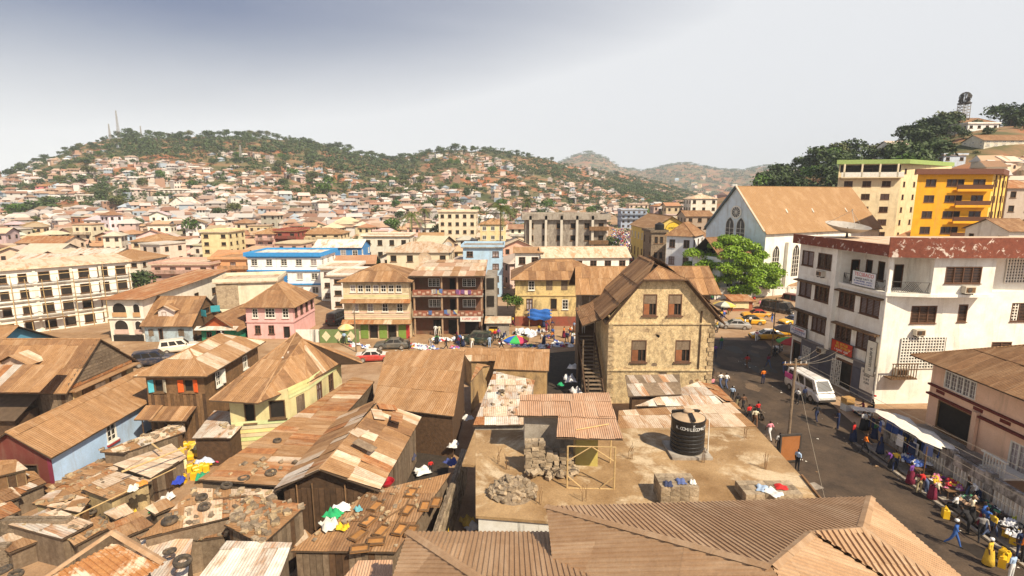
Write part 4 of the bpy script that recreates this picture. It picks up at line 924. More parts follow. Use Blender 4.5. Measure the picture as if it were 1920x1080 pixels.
MB().slab([V((2.8, -2.6, 3.3)), V((8.2, -2.6, 3.3)), V((8.2, .0, 4.6)), V((2.8, .0, 4.6))], .05).obj('lean_to', 'underside', T)
sheets(T.children[-1], [V((2.8, -2.6, 3.3)), V((8.2, -2.6, 3.3)), V((8.2, 0, 4.6)), V((2.8, 0, 4.6))], PATCH, .8, 3.4)
MB().box(3.0, 7.8, -2.2, -.1, -.3, 3.4).obj('lean_to_wall', 'wood_dark', T)
for x in (5.5, 7.4): lbox(T, 'laundry_panel', 'paint_worn', 10.37, 10.44, x - 3, x - 1.9, 3.3, 4.2, (.75, .68, .55))
# blue shuttered house at the left border
T = house('blue_brick_house', 'blue and white patterned house with white grille window at left border', 'house', (-58, 45), (-47.2, 45), 8, 5.6, 'gx', 2.2, .6, 'paint', (.10, .30, .45), ops={1: [(1.2, 3.2, 2.2, 1.5, 'grille'), (4.6, 3.2, 2.2, 1.5, 'grille')], 0: row(2, 2, 9, 3, 1.4, 1.5, 'grille')}, roofm='roof_tan')
for j in range(7):
    for k in range(9): lbox(T, 'painted_block', 'trim', 10.805, 10.83, .3 + k * .85 + .4 * (j % 2), .75 + k * .85 + .4 * (j % 2), .8 + j * .62, .95 + j * .62, (.72, .74, .72))
# brown timber house
T = house('brown_timber_house', 'dark brown timber house with tan hip roof, blue and orange shutters', 'house', (-29.6, 41.2), (-24.9, 41.2), 9.2, 5.9, 'hip', 1.3, .6, 'wood', sheet=[('roof_pale', 2), ('roof_tan', 5)], sw=.9, sl=2.2, jit=.015,
    ops={0: [(.6, 4.2, .75, 1.1, 'hole', [(-1, (.10, .45, .55), 150), (1, (.55, .5, .38), 150)]), (3.0, 4.2, .8, 1.1, 'hole', [(-1, (.75, .12, .02), 165), (1, (.75, .12, .02), 165)])], 1: [(1.6, 4.0, .8, 1.3, 'grid', [(-1, (.75, .72, .65), 150), (1, (.75, .72, .65), 150)]), (6.2, 4.0, .8, 1.2, 'grid')]})
planks(T, 'plank', (0, 0, 0), (4.7, 0, 0), 0, 4.1, 'wood', n=18)
for x0, x1, z in ((-.2, 1.2, 3.0), (.9, 3.9, 2.9)):
    pl = [V((x0, -1.6, z - .5)), V((x1, -1.6, z - .5)), V((x1, -.02, z + .1)), V((x0, -.02, z + .1))]; a_ = MB().slab(pl, .05).obj('awning', 'underside', T); sheets(a_, pl, TAN, .9, 1.8)
for x in (.3, 3.6): MB().tube((x, -1.4, 0), (x, -1.4, 2.4), .06, .05, 5).obj('awning_post', 'wood_dark', T)
# cream timber house with streaked hip roof
CRY = (.66, .58, .30)
fp = [(-21.6, 38.6), (-17.4, 39.4), (-16.6, 41.6), (-15.9, 47.6), (-21.6, 48.6)]
T, lf = building('streaked_roof_house', 'cream clapboard house under tan hip roof streaked with pale paint marks', 'house', fp, 5.0, 'paint', CRY, ops={0: [(1.0, 2.6, .8, 1.6, 'hole'), (2.8, 2.8, 1.2, 1.5, 'hole')], 1: [(.8, 2.7, .9, 1.5, 'board')], 2: [(1.2, 2.7, .9, 1.6, 'brown'), (3.4, 2.7, .9, 1.6, 'brown')]})
Ti = T.matrix_basis.inverted(); ap = GY(567, 636, 44.8)
ev = [G(392, 751, 4.75), G(482, 757, 4.7), G(577, 718, 4.9), G(634, 683, 4.95), G(679, 681, 4.95)]; bl = V((-22.6, 49.6, 4.8)); br = V((-14.3, 48.0, 4.95)); ap2 = V((ap.x - 1.2, 46.5, ap.z + .1))
lo = lambda *p: [Ti @ x for x in p]
STREAK = [('roof_tan', 5), ('roof_brown', 2.2), ('roof_pale', .4)]
pl = [lo(ev[0], ev[1], ap2), lo(ev[1], ev[2], ap), lo(ev[1], ap, ap2), lo(ev[2], ev[3], ap), lo(ev[3], ev[4], ap), lo(ev[4], br, ap), lo(bl, ev[0], ap2), lo(br, bl, ap), lo(bl, ap2, ap)]
r_ = add_roof(T, pl, 'roof_tan', STREAK, sw=.62, sl=2.6, jit=.02)
for k in range(14):                                              # strips of bare zinc and whitewash left on the roof
    t_, s_ = rng.uniform(.25, .7), rng.uniform(.2, .75); p = ev[0].lerp(ev[2], .35 + .6 * s_).lerp(ap, t_); X_, _q = frame_of(pl[0]); pp = Ti @ p
    MB().box(-.09, .09, -.5 * rng.uniform(.4, 1.3), .5, 0, .012).obj('patch_strip', 'roof_white', r_, X=Matrix.Translation(pp + V((0, 0, .11))) @ X_.to_3x3().to_4x4() @ Matrix.Rotation(rng.gauss(.1, .5), 4, 'Z'))
for i, (a, b) in enumerate(zip(lf, lf[1:])): clapboards(T, a, b, .2, 2.55, 'paint', CRY, .32)
for i, (a, b) in enumerate(zip(lf[1:4], lf[2:5])): clapboards(T, a, b, 4.35, 5.0, 'paint', CRY, .3)
# long rusty lane roof
RST = [('roof_rust', 3), ('roof_tan', 5), ('roof_pale', .5)]
shed('lane_shed', 'long low shed with rusty brown sheet roof running towards the street', [(530, 912), (702, 716), (663, 703), (372, 905)][::1], (3.0, 3.1, 3.4, 3.0), 'wood_grey', RST, .8, 2.4, .02)
# gable shed with patchwork roof
T = thing('patchwork_shed', 'dark plank shed with patchwork gable roof of rusty and pale sheets', 'shed', (-10.6, 28.6, 0))
pl = [[V((3.0, -.5, 3.25)), V((3.7, 9.6, 3.3)), V((.6, 9.6, 4.6)), V((-.35, -.5, 4.6))], [V((-2.4, 9.6, 3.4)), V((-3.0, -.5, 3.3)), V((-.35, -.5, 4.6)), V((.6, 9.6, 4.6))]]
add_roof(T, pl, 'roof_tan', PATCH, sw=.8, sl=2.1, jit=.04, skew=.03)
T['x'] = 1
mb = MB(); mb.add([(-2.7, 0, -.3), (2.7, 0, -.3), (2.7, 0, 3.3), (-.35, 0, 4.5), (-2.7, 0, 3.3), (-2.2, 9.2, -.3), (3.3, 9.2, -.3), (3.3, 9.2, 3.3), (.6, 9.2, 4.5), (-2.2, 9.2, 3.3)], [(0, 1, 2, 3, 4), (1, 6, 7, 2), (5, 0, 4, 9), (6, 5, 9, 8, 7)]); mb.obj('wall', 'wood_dark', T)
planks(T, 'plank', (-2.7, 0, 0), (2.7, 0, 0), 0, 3.2, 'wood_dark', n=16)
for x in (-1.9, -1.0, .9): MB().tube((x, -.1, 0), (x, -.12, 3.5), .05, .05, 5).obj('post', 'wood', T)
planks(T, 'plank', (2.75, .1, 0), (3.3, 9.1, 0), 0, 3.1, 'wood_grey')
for k in range(5): 
    MB().box(-.7, .7, -.4, .4, 0, .02).obj('loose_sheet', rng.choice(['roof_pale', 'roof_rust', 'wood_grey']), T, X=Matrix.Translation((rng.uniform(.2, 2.6), rng.uniform(.5, 9), 0)) @ Matrix.Translation((0, 0, 4.55)) @ Matrix.Rotation(.35, 4, 'Y') @ Matrix.Rotation(rng.uniform(0, 3), 4, 'Z'))
# big tan roof
shed('long_tan_shed', 'large shed with broad plain tan corrugated roof slope facing the viewer', [(697, 764), (851, 782), (873, 657), (723, 655)], (3.4, 3.4, 6.0, 6.0), 'wood_dark', [('roof_tan', 1)], .85, 2.7, .008)
shed('small_tan_shed', 'small shed with neat tan roof beside the dark staircase yard', [(925, 692), (1029, 696), (1031, 656), (934, 654)], (3.2, 3.2, 4.6, 4.6), 'paint_worn', [('roof_tan', 1)], .85, 2.2, .008, color=(.45, .3, .14))
shed('street_stall_roof', 'long narrow tan roof strip beyond the big tan shed', [(880, 678), (930, 678), (1010, 652), (862, 652)], (2.9, 2.9, 3.6, 3.6), 'paint_worn', TAN, .85, 1.4, .01, color=(.4, .26, .12))
shed('lean_passage_roof', 'narrow curved rusty lean-to between the two tan sheds', [(880, 720), (905, 690), (925, 680), (893, 684)], (3.0, 3.0, 3.3, 3.3), 'paint_worn', RST, .7, 1.2, .03, color=(.4, .27, .13))
shed('pale_patched_shed', 'low shed with whitish rusted sheets and a tyre left of the pink canopy', [(887, 799), (984, 797), (1003, 712), (926, 698)], (3.4, 3.4, 3.9, 3.9), 'concrete', [('roof_zinc', 3), ('roof_pale', 3), ('roof_rust', 1), ('roof_white', 3)], .85, 1.5, .03)
# sheet roofs at the foot of the gable house
shed('awning_shed', 'grey brown corrugated awning leaning on the gable house front', [(1178, 744), (1278, 740), (1274, 702), (1172, 704)], (3.3, 3.3, 3.9, 3.9), 'wood_dark', [('roof_zinc', 1), ('wood_grey', 2)], .7, 2.4, .01, inset=.5)
shed('silver_sheet_shed', 'shed with crumpled silvery sheets beside the road', [(1190, 762), (1360, 762), (1312, 716), (1236, 742)], (3.0, 3.0, 3.3, 3.2), 'wood_dark', [('roof_zinc', 3), ('roof_white', 2), ('roof_pale', 1)], .7, 2, .03)
shed('low_tan_shed', 'low broad shed with pale tan sheets behind the water tank', [(1158, 806), (1418, 800), (1368, 756), (1160, 770)], (3.4, 3.4, 3.5, 3.5), 'wood_dark', [('roof_tan', 2), ('roof_pale', 3)], 1.2, 2.5, .01)
shed('road_edge_shed', 'rusty patched shed roof at the kerb where pedestrians pass', [(1368, 765), (1390, 768), (1345, 722), (1308, 716)], (3.0, 2.8, 2.9, 3.2), 'wood_dark', RST, .7, 1.3, .04)
# shack quarter, lower left
SH = [
 ('stone_weighted_shack', 'shack roof weighted with many stones below the blue shed', [(232, 850), (348, 810), (345, 790), (187, 846)], (2.3, 2.4, 2.5, 2.5), 'wood_grey', PALE, .7, 1.2, .03, (0,)),
 ('plank_roof_shack', 'shack with pale plank roof crossed by a long bamboo pole', [(283, 898), (350, 858), (322, 832), (212, 872)], (2.4, 2.4, 2.5, 2.5), 'wood_grey', [('roof_pale', 1)], .55, 2.4, .02, (0, 1)),
 ('brown_cloth_shack', 'shack with dusty brown roof holding pots beside the tyre yard', [(208, 938), (285, 902), (212, 884), (150, 917)], (2.3, 2.3, 2.4, 2.4), 'paint_worn', [('roof_tan', 2), ('roof_pale', 1)], 1.2, 1.6, .03, (1,)),
 ('scrap_strip_shack', 'narrow strip of scrap sheets along the foot of the blue wall', [(112, 942), (225, 880), (195, 858), (75, 915)], (1.0, 1.0, 1.0, 1.0), 'wood_grey', PATCH, .6, 1.0, .06, ()),
 ('low_patch_shack', 'low patched shack left of the tyre yard', [(150, 962), (170, 938), (110, 915), (60, 945)], (1.9, 1.9, 2.0, 2.0), 'paint_worn', PALE, .8, 1.2, .05, (0,)),
 ('pale_plank_shack', 'shack with wide pale sheet roof above the dark stone wall', [(117, 1012), (175, 982), (107, 955), (15, 985)], (2.5, 2.5, 2.6, 2.6), 'wood_grey', PALE, .6, 2.2, .03, (0,)),
 ('leaning_sheet_shack', 'low shack of leaning dusty sheets above the orange ribbed roof', [(140, 1024), (215, 985), (180, 970), (118, 1004)], (2.0, 2.0, 2.2, 2.2), 'wood_grey', PATCH, .7, 1.3, .05, ()),
 ('left_edge_shack', 'small wooden hut with boarded side at the left border', [(-10, 895), (52, 880), (30, 862), (-25, 868)], (2.6, 2.6, 2.7, 2.7), 'paint_worn', TAN, .8, 1.5, .03, (0, 1)),
 ('corner_shack', 'low rusty roof shack at the left border below the hut', [(-20, 985), (40, 958), (20, 940), (-40, 955)], (2.2, 2.2, 2.3, 2.3), 'wood_grey', RST, .8, 1.5, .03, ()),
 ('tyre_roof_shed', 'broad shed roof strewn with old tyres and sticks', [(262, 1012), (470, 960), (528, 918), (365, 918)], (2.8, 2.8, 2.9, 2.9), 'wood_grey', [('roof_pale', 3), ('roof_tan', 3), ('roof_rust', 1)], .9, 2.0, .03, ()),
 ('rubble_roof_hut', 'plank hut whose roof is heaped with rubble', [(492, 1022), (574, 948), (472, 930), (420, 985)], (3.1, 3.1, 3.0, 3.0), 'wood_grey', [('roof_tan', 2), ('roof_rust', 1)], .8, 1.5, .02, (0, 3)),
 ('rag_strip_shed', 'sagging sheet roof strip below the tyre shed', [(282, 1028), (430, 1005), (425, 985), (255, 1008)], (2.5, 2.5, 2.7, 2.7), 'wood_grey', PATCH, .7, 1.2, .05, ()),
 ('silver_corner_shed', 'shed with pale grey corrugated sheets at the bottom edge', [(360, 1100), (520, 1095), (548, 1018), (425, 1015)], (3.0, 3.0, 3.2, 3.2), 'wood_grey', [('roof_zinc', 3), ('roof_white', 2)], .7, 2.4, .015, ()),
 ('silver_strip_shed', 'grey sheet roof strip right of the orange ribbed roof', [(290, 1100), (350, 1095), (362, 1012), (262, 1012)], (2.8, 2.8, 3.0, 3.0), 'wood_grey', [('roof_zinc', 3), ('roof_pale', 2)], .7, 2.2, .02, ()),
 ('pink_tin_shed', 'pinkish corrugated shed at bottom centre left of the ribbed annex', [(620, 1110), (735, 1105), (736, 1050), (672, 1052)], (3.6, 3.6, 3.8, 3.8), 'wood_grey', [('roof_pink', 1)], .8, 2.2, .01, ()),
 ('bare_tin_hut', 'small hut of rusty tin between lane shed and patchwork shed', [(640, 800), (700, 765), (718, 757), (650, 792)], (2.6, 2.6, 2.7, 2.7), 'wood_grey', RST, .7, 1.2, .04, ()),
 ('tray_roof_shed', 'wide flat tin roof covered with wooden trays and scrap', [(545, 1034), (742, 1036), (845, 888), (690, 922)], (2.9, 2.9, 3.0, 3.0), 'wood_grey', [('roof_tan', 3), ('roof_brown', 1), ('roof_pale', 1)], 1.0, 2.6, .012, (0,)),
]
SHK = {}
SH = [(a, b, c, tuple(z * (.74 if a not in ('rubble_roof_hut', 'tray_roof_shed', 'tyre_roof_shed', 'silver_corner_shed', 'pink_tin_shed', 'left_edge_shack') else 1) for z in d), *e) for a, b, c, d, *e in SH]
for nm, lab, pts, zs, wm, mm, sw, sl, jit, bd in SH: SHK[nm] = shed(nm, lab, pts, zs, wm, mm, sw, sl, jit, boards=bd, color=(.5, .38, .2), skew=.02 if jit > .025 else 0)
T = shed('tarp_stall', 'stall under a grey white tarpaulin roof with stones on it', [(360, 822), (432, 822), (477, 775), (402, 770)], (2.3, 2.3, 2.5, 2.5), 'wood_dark', [('roof_white', 2), ('roof_zinc', 1)], 1.6, 2.2, .015)
FILL = [((40, 905), 70, 'scrap roof below the left hut'), ((185, 905), 70, 'scrap roof left of the brown cloth shack'), ((240, 985), 70, 'scrap roof above the tyre shed corner'), ((330, 990), 70, 'scrap roof beside the rag strip'), ((300, 950), 44, 'scrap roof in the lane of the tyre yard'), ((30, 1012), 70, 'scrap roof above the stone wall corner'), ((75, 975), 60, 'scrap roof left of the pale plank shack'), ((222, 960), 44, 'scrap roof by the tyre yard'), ((595, 930), 40, 'scrap roof before the patchwork shed door'), ((560, 1010), 46, 'scrap roof right of the rubble hut'), ((130, 930), 56, 'scrap roof along the foot of the strip shack'), ((410, 1000), 60, 'scrap roof left of the rubble hut'), ((0, 930), 60, 'scrap roof at the left border below the hut')]
for (x, y), s, lab in FILL:
    a = rng.uniform(-.15, .15); s *= .9; zz = rng.uniform(1.15, 1.6); shed('scrap_shack', lab, [(x - s * .2 + 20 * a, y + s * .42), (x + s * .75, y + s * .02), (x + s * .3, y - s * .4), (x - s * .7, y + s * .05)], (zz, zz + .05, zz + .15, zz + .1), 'wood_grey', PATCH, .7, 1.2, .05, group='low scrap roofs', skew=.05)
# orange ribbed hip roof bottom left
T = thing('orange_ribbed_house', 'rusty orange ribbed hip roof with whitish patch at bottom left corner', 'house', (-14.5, 15, 0)); o8 = V((14.5, -15, 0))
MB().box(-2.6, .9, -3, 2.6, -.3, 4.75).obj('wall', 'paint', T, color=(.5, .4, .28))
M('roof_orange', (.46, .22, .08), (.34, .14, .05), stain=(.72, .60, .44), samt=.9, sscale=.55, lo=.5, hi=.6, grit=.2, var=.03)
ga, gb, gc = G(210, 998, 5.8), G(308, 1056, 5.0), G(60, 1100, 5.0)
S2 = lambda *ps: [V(p) + o8 for p in ps]
rf = ribs(T, S2(gc, ga, gb, gb + V((-2, -4, -.1)), gc + V((-1, -3, 0))), 'roof', 'roof_orange', (.47, .88), pitch=.2, h=.05)
capline(rf, *S2(ga, gb)); capline(rf, *S2(ga, gc))
# stone wall lower left, yard wall with yellow cloth
def stone_wall(name, label, a, b, h_, t_=.4, m='stone', s=.42, z0_=0.0):
    a, b = V(a), V(b); T = thing(name, label, 'wall', (a.x, a.y, z0_), math.atan2(b.y - a.y, b.x - a.x)); L_ = (b - a).length
    lbox(T, 'core', 'stone', 0, L_, .06, t_ - .06, -.3, h_)
    z = 0; k = 0
    while z < h_ - .1:
        x = -rng.uniform(0, .3)
        while x < L_ - .1:
            w_ = s * rng.uniform(.7, 1.3); hh = s * .55 * rng.uniform(.85, 1.1)
            for yy in (.0, t_):
                o = put(T, brick_mesh(1, 1, 1, m), 'stone', (max(.2, min(L_ - .2, x + w_ / 2)), yy + (.05 if yy == 0 else -.05), z + s * .28), (rng.gauss(0, .03), rng.gauss(0, .04), rng.gauss(0, .05))); o.scale = (w_ * .95, .16 + rng.uniform(0, .05), hh * .95)
            x += w_
        z += s * .56
    return T
stone_wall('stone_wall', 'dark rubble stone wall below the pale plank shack at lower left', G(10, 1040), G(135, 1040), 2.0)
stone_wall('yard_wall', 'long mossy block wall beside the flat roof house yard', (-4.15, 21.5), (-3.2, 34.5), 2.6, .3, 'block', .75)
stone_wall('low_yard_wall', 'short rough wall at the left border with tyres on it', G(-40, 1075), G(20, 1068), 1.4)
# ---------------------------------------------------------------- houses across the side street
WCOL = (.80, .77, .70)
T, lf = building('scaffolded_block', 'unfinished white four-storey block with bamboo scaffolding at left', 'building', [(-76, 70.5), (-61.6, 85), (-70.5, 94), (-85, 79.5)], 9.4, 'paint', (.80, .78, .72),
    ops={0: [o for k in range(4) for o in row(4, .8, 8.2, .5 + k * 2.35, 1.0, 1.25, 'hole') + row(5, 9.4, 20, .4 + k * 2.35, 1.35, 1.45, 'hole')], 1: [o for k in range(4) for o in row(3, 1.5, 11, .5 + k * 2.35, 1.2, 1.2, 'hole')]})
MB().slab([V((-.5, -.5, 9.75)), V((20.9, -.5, 9.75)), V((20.9, 13.1, 9.75)), V((-.5, 13.1, 9.75))], .33).obj('roof_slab', 'roof_pale', T)
for k in range(1, 4): lbox(T, 'floor_edge', 'concrete', -.1, 20.6, -.22, -.004, k * 2.35 - .1, k * 2.35 + .1)
for x in (.2, 4.4, 8.8, 13, 16.5, 20.2): lbox(T, 'pilaster', 'paint', x, x + .35, -.16, -.004, 0, 9.4, (.75, .7, .6))
S_ = thing('scaffolding', 'bamboo pole scaffolding tied to the unfinished white block', 'scaffolding', T.location, T.rotation_euler.z)
for k in range(12): x = 1 + k * 1.75; MB().tube((x, -1.3, 0), (x + rng.uniform(-.2, .2), -1.1, rng.uniform(7.5, 10)), .06, .05, 5).obj('pole', 'bamboo', S_)
for k in range(4): MB().tube((.5, -1.2, 1.9 + k * 2.2), (20.5, -1.25, 2 + k * 2.2), .05, .05, 5).obj('ledger_pole', 'bamboo', S_)
for k in range(3): MB().box(1 + k * 6, 6 + k * 6, -1.5, -.5, 4.2 - (k % 2) * 2.2, 4.26 - (k % 2) * 2.2).obj('plank', 'wood', S_)
# white arcaded corner building with long orange roof
T = house('arcaded_building', 'white building with arched balconies and long orange tile roof', 'building', (-55.4, 71.5), (-50.6, 71.5), 22, 6.0, 'shed', .9, .7, 'paint', (.82, .77, .66), roofm='roof_rust', ops={1: [(12, 3.4, 1.2, 1.1, 'hole'), (17, 3.4, 1.2, 1.1, 'hole')]})
def arch(T, X, w_, h_, deep=.5, m='opening', trim='frame_white', pointed=False, name='arch_opening', tracery=0):
    n = 10; pts = [(-w_ / 2, 0), (w_ / 2, 0)]
    sp = h_ - (w_ * .87 if pointed else w_ / 2)
    for k in range(n + 1):
        t = k / n
        if pointed:
            if t <= .5: a = R(60 * t * 2); pts.append((-w_ / 2 + w_ * math.cos(a), sp + w_ * math.sin(a)))
            else: a = R(60 * (1 - t) * 2); pts.append((w_ / 2 - w_ * math.cos(a), sp + w_ * math.sin(a)))
        else: a = math.pi * t; pts.append((w_ / 2 * math.cos(a), sp + w_ / 2 * math.sin(a)))
    mb = MB(); mb.add([(p[0], -.012, p[1]) for p in pts], [tuple(range(len(pts)))])
    o = mb.obj(name, m, T, X=X)
    fr = MB()
    for a, b in zip(pts[1:], pts[2:] + pts[:1]): fr.tube((a[0], -.03, a[1]), (b[0], -.03, b[1]), .06, .06, 4)
    if tracery:
        for k in range(1, tracery + 1): x = -w_ / 2 + w_ * k / (tracery + 1); fr.box(x - .05, x + .05, -.06, -.014, 0, sp + w_ * .5)
        for k in range(1, int(sp / .8) + 1): fr.box(-w_ / 2, w_ / 2, -.055, -.016, k * .8 - .03, k * .8 + .03)
    fr.obj('surround', trim, o); return o
for x, w_ in ((1.6, 1.9), (3.95, .95)):
    for z in (1.1, 3.5):
        o = arch(T, Matrix.Translation((x, 0, z)), w_, 1.95 if w_ > 1 else 1.8); MB().box(-w_ / 2, w_ / 2, -.2, -.05, 0, .6).obj('balustrade', 'paint', o, color=(.55, .33, .16) if z > 3 else (.62, .45, .38))
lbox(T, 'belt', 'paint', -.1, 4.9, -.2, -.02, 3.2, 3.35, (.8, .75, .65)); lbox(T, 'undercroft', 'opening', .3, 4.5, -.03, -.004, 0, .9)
T = house('block_annex', 'cream and bare block upper storey right of the arcaded building', 'building', (-47.3, 84), (-38.6, 86), 7, 6.0, 'flat', .3, .4, 'paint', (.74, .66, .50), roofm='roof_pale', wallmats={3: ('block', None)})
lbox(T, 'bare_block_bay', 'block', -.02, 3.2, -.12, -.004, 2, 5.9)
# faded blue house with dormer, green shop, pink house
T = house('faded_blue_house', 'faded blue timber house with brown dormer roof and turquoise gable shutters', 'house', (-50.5, 71.2), (-43.9, 71.2), 7, 2.7, 'gx', 3.0, .5, 'paint_worn', (.40, .50, .56), sheet=[('roof_brown', 3), ('roof_tan', 2)], sw=1.1, sl=2.2, oe=.3, ops={0: [(1.9, .3, .6, 1.6, 'door', None), (.5, .8, .7, 1.0, 'board'), (4.6, .8, .8, 1.0, 'board')], 1: [(2.3, 3.1, 2.4, 1.0, 'hole', [(-1, (.05, .32, .38), 120), (1, (.05, .32, .38), 120)])]}, wallmats={1: ('wood', None)})
d0 = V((1.6, .8, 0)); dm = MB(); dm.add([d0 + V(p) for p in ((0, 0, 3.0), (2.1, 0, 3.0), (2.1, 0, 4.3), (1.05, 0, 4.8), (0, 0, 4.3), (0, 3, 3.0), (2.1, 3, 3.0), (2.1, 3, 4.3), (0, 3, 4.3))], [(0, 1, 2, 3, 4), (1, 6, 7, 2), (5, 0, 4, 8)]); dm = dm.obj('dormer', 'paint', T, color=(.75, .66, .62))
put_window(dm, 'hole', .6, .9, Matrix.Translation(d0 + V((.5, -.02, 3.15))))
for s_ in (-1, 1):
    e0 = V((1.05 + 1.4 * s_, -.4, 4.15)) + d0; e1 = V((1.05 + 1.4 * s_, 3, 4.15)) + d0; t0, t1 = V((1.05, -.4, 4.95)) + d0, V((1.05, 3.4, 4.95)) + d0
    sheets(dm, [e0, e1, t1, t0] if s_ > 0 else [e1, e0, t0, t1], TAN, 1, 2)
T = house('green_shop', 'small green shop with red gable and white awning strip', 'shop', (-42.6, 71.0), (-37.9, 71.0), 7, 2.1, 'gy', 1.7, .6, 'paint', (.02, .22, .13), roofm='roof_brown', ops={0: [(.7, .7, .7, .8, 'brown'), (2.0, .1, 1.1, 1.7, 'door')]})
mb = MB(); mb.add([(-.1, -.05, 2.15), (4.8, -.05, 2.15), (2.35, -.05, 3.75)], [(0, 1, 2)]); mb.obj('gable_panel', 'trim', T, color=(.42, .10, .03)); MB().slab([V((-.5, -.9, 1.95)), V((5.2, -.9, 1.95)), V((5.2, -.06, 2.3)), V((-.5, -.06, 2.3))], .05).obj('awning', 'roof_white', T)
PINK = (.78, .44, .42)
T = house('pink_house', 'pink two-storey house with tan hip roof facing the side street', 'house', (-37.2, 72.8), (-30.6, 72.8), 8, 4.9, 'hip', 2.5, .55, 'paint', PINK, sheet=[('roof_tan', 1), ('roof_brown', 1)], sw=1.3, sl=3, jit=.01, ops={0: row(1, .8, 1.8, 3.0, .8, 1.35, 'grid') + row(1, 2.6, 4.2, 3.0, 1.4, 1.4, 'grid') + row(1, 5.0, 6.1, 3.0, .9, 1.4, 'grid') + [(1.1, .7, .8, 1.25, 'brown'), (3.0, .7, .8, 1.25, 'brown'), (5.1, .1, .9, 1.7, 'door')], 1: row(4, .6, 7.4, 3.0, .85, 1.35, 'brown')})
lbox(T, 'string_course', 'paint', -.1, 6.7, -.12, -.004, 2.35, 2.5, (.7, .4, .38)); lbox(T, 'string_course', 'paint', 6.604, 6.72, -.1, 8, 2.35, 2.5, (.7, .4, .38))
# cream three-storey with green shop doors
CR3 = (.66, .53, .34)
T = house('cream_shop_house', 'cream three-storey timber house with green shop doors and curtained windows', 'house', (-23.4, 72.7), (-14.3, 72.7), 9, 8.4, 'hip', 1.7, .6, 'paint_worn', CR3, sheet=[('roof_tan', 1), ('roof_brown', 1)], sw=1.2, sl=3, jit=.012,
    ops={0: row(7, 1.0, 8.1, 6.7, .75, 1.0, 'grid') + row(4, 1.2, 8.2, 3.9, .85, 1.2, 'grid') + [(3.4, .1, 1.2, 2.1, 'shop'), (6.0, .1, 1.2, 2.1, 'shop')], 1: row(3, 1.5, 8, 6.5, .9, 1.1, 'board') + row(3, 1.5, 8, 3.9, .9, 1.1, 'board')})
for z in (2.55, 5.5):
    p_ = [V((-.3, -.8, z - .25)), V((9.4, -.8, z - .25)), V((9.4, -.01, z + .2)), V((-.3, -.01, z + .2))]; a_ = MB().slab(p_, .05).obj('skirt_roof', 'underside', T); sheets(a_, p_, RST, 1.2, 1.2)
for x in (2.2, 4.8, 7.5): lbox(T, 'shop_shutter', 'trim', x, x + 1.05, -.09, -.004, .1, 2.15, (.20, .30, .06))
lbox(T, 'corner_panel', 'trim', 8.5, 9.05, -.08, -.004, .1, 2.2, (.45, .05, .04)); clapboards(T, (0, 0, 0), (9.1, 0, 0), 5.75, 6.6, 'paint', CR3, .28); clapboards(T, (0, 0, 0), (9.1, 0, 0), 2.85, 3.8, 'paint', CR3, .28)
# brown three-storey with balconies
BR = (.17, .075, .045)
T = house('balcony_house', 'brown red three-storey house with long balconies and shops below', 'house', (-13.9, 75.3), (-4.2, 75.3), 9.5, 8.9, None, 0, 0, 'paint_worn', BR, ops={0: [o for z in (3.2, 6.2) for o in ((1.9, z + .8, 1.7, 1.2, 'grille'), (4.9, z, .9, 2.1, 'door'), (6.8, z + .8, 1.9, 1.2, 'grille'))] + [(2.4, .1, 1.4, 2.3, 'shop'), (4.6, .1, 1.8, 2.3, 'shop'), (7.0, .1, 2.2, 2.3, 'shop')], 1: [o for z in (.3, 3.2, 6.2) for o in row(2, 1, 7, z + .3, 1.5, 1.8, 'hole')]})
p_ = [V((-.5, -2.1, 8.85)), V((10.2, -2.1, 8.85)), V((10.0, 9.8, 9.7)), V((-.3, 9.8, 9.7))]; r_ = MB().slab(p_, .15).obj('roof', 'underside', T); sheets(r_, p_, [('roof_pale', 2), ('roof_tan', 1), ('roof_pink', 1)], 1.2, 3.2, .01)
for z in (2.85, 5.85):
    lbox(T, 'balcony_slab', 'concrete', -.1, 9.8, -1.7, -.004, z, z + .2); lbox(T, 'balcony_parapet', 'paint_worn', -.05, 9.75, -1.68, -1.55, z + .201, z + 1.0, (.30, .10, .06))
    for k in range(16): lbox(T, 'parapet_block', 'trim', .1 + k * .6, .5 + k * .6, -1.71, -1.683, z + .3 + .2 * (k % 2), z + .6 + .2 * (k % 2), (.5, .33, .24))
for x in (0, 3.9, 6.1, 9.5): lbox(T, 'column', 'paint_worn', x, x + .22, -1.5, -1.28, 0, 8.75, (.4, .26, .16))
lbox(T, 'rear_stair_tower', 'concrete', 10.0, 11.6, 1, 9, 0, 8.2)
for z in (1, 3.9, 6.5): lbox(T, 'stair_void', 'opening', 10.25, 11.3, .9, .996, z, z + 1.6)
b_ = MB().box(6.6, 9.5, -1.95, -1.86, 2.35, 3.05).obj('shop_sign', 'frame_white', T); scribble(b_, 2.3, .3, 'lettering_red', Matrix.Translation((8.05, -1.955, 2.75)) @ UP, 3)
for k in range(16):                                         # washing on the balconies
    z = rng.choice((3.55, 6.55)); x = rng.uniform(.3, 9.2); c_ = rng.choice([(.7, .68, .65), (.4, .12, .25), (.1, .16, .35), (.6, .45, .4), (.2, .09, .22), (.5, .42, .2), (.3, .25, .2)])
    MB().add([(0, 0, 0), (.5, 0, 0), (.48, -.05, -.6), (.02, -.04, -.55)], [(0, 1, 2, 3)]).obj('washing', 'cloth', T, color=c_, X=Matrix.Translation((x, -1.74, z + rng.uniform(.2, .5))))
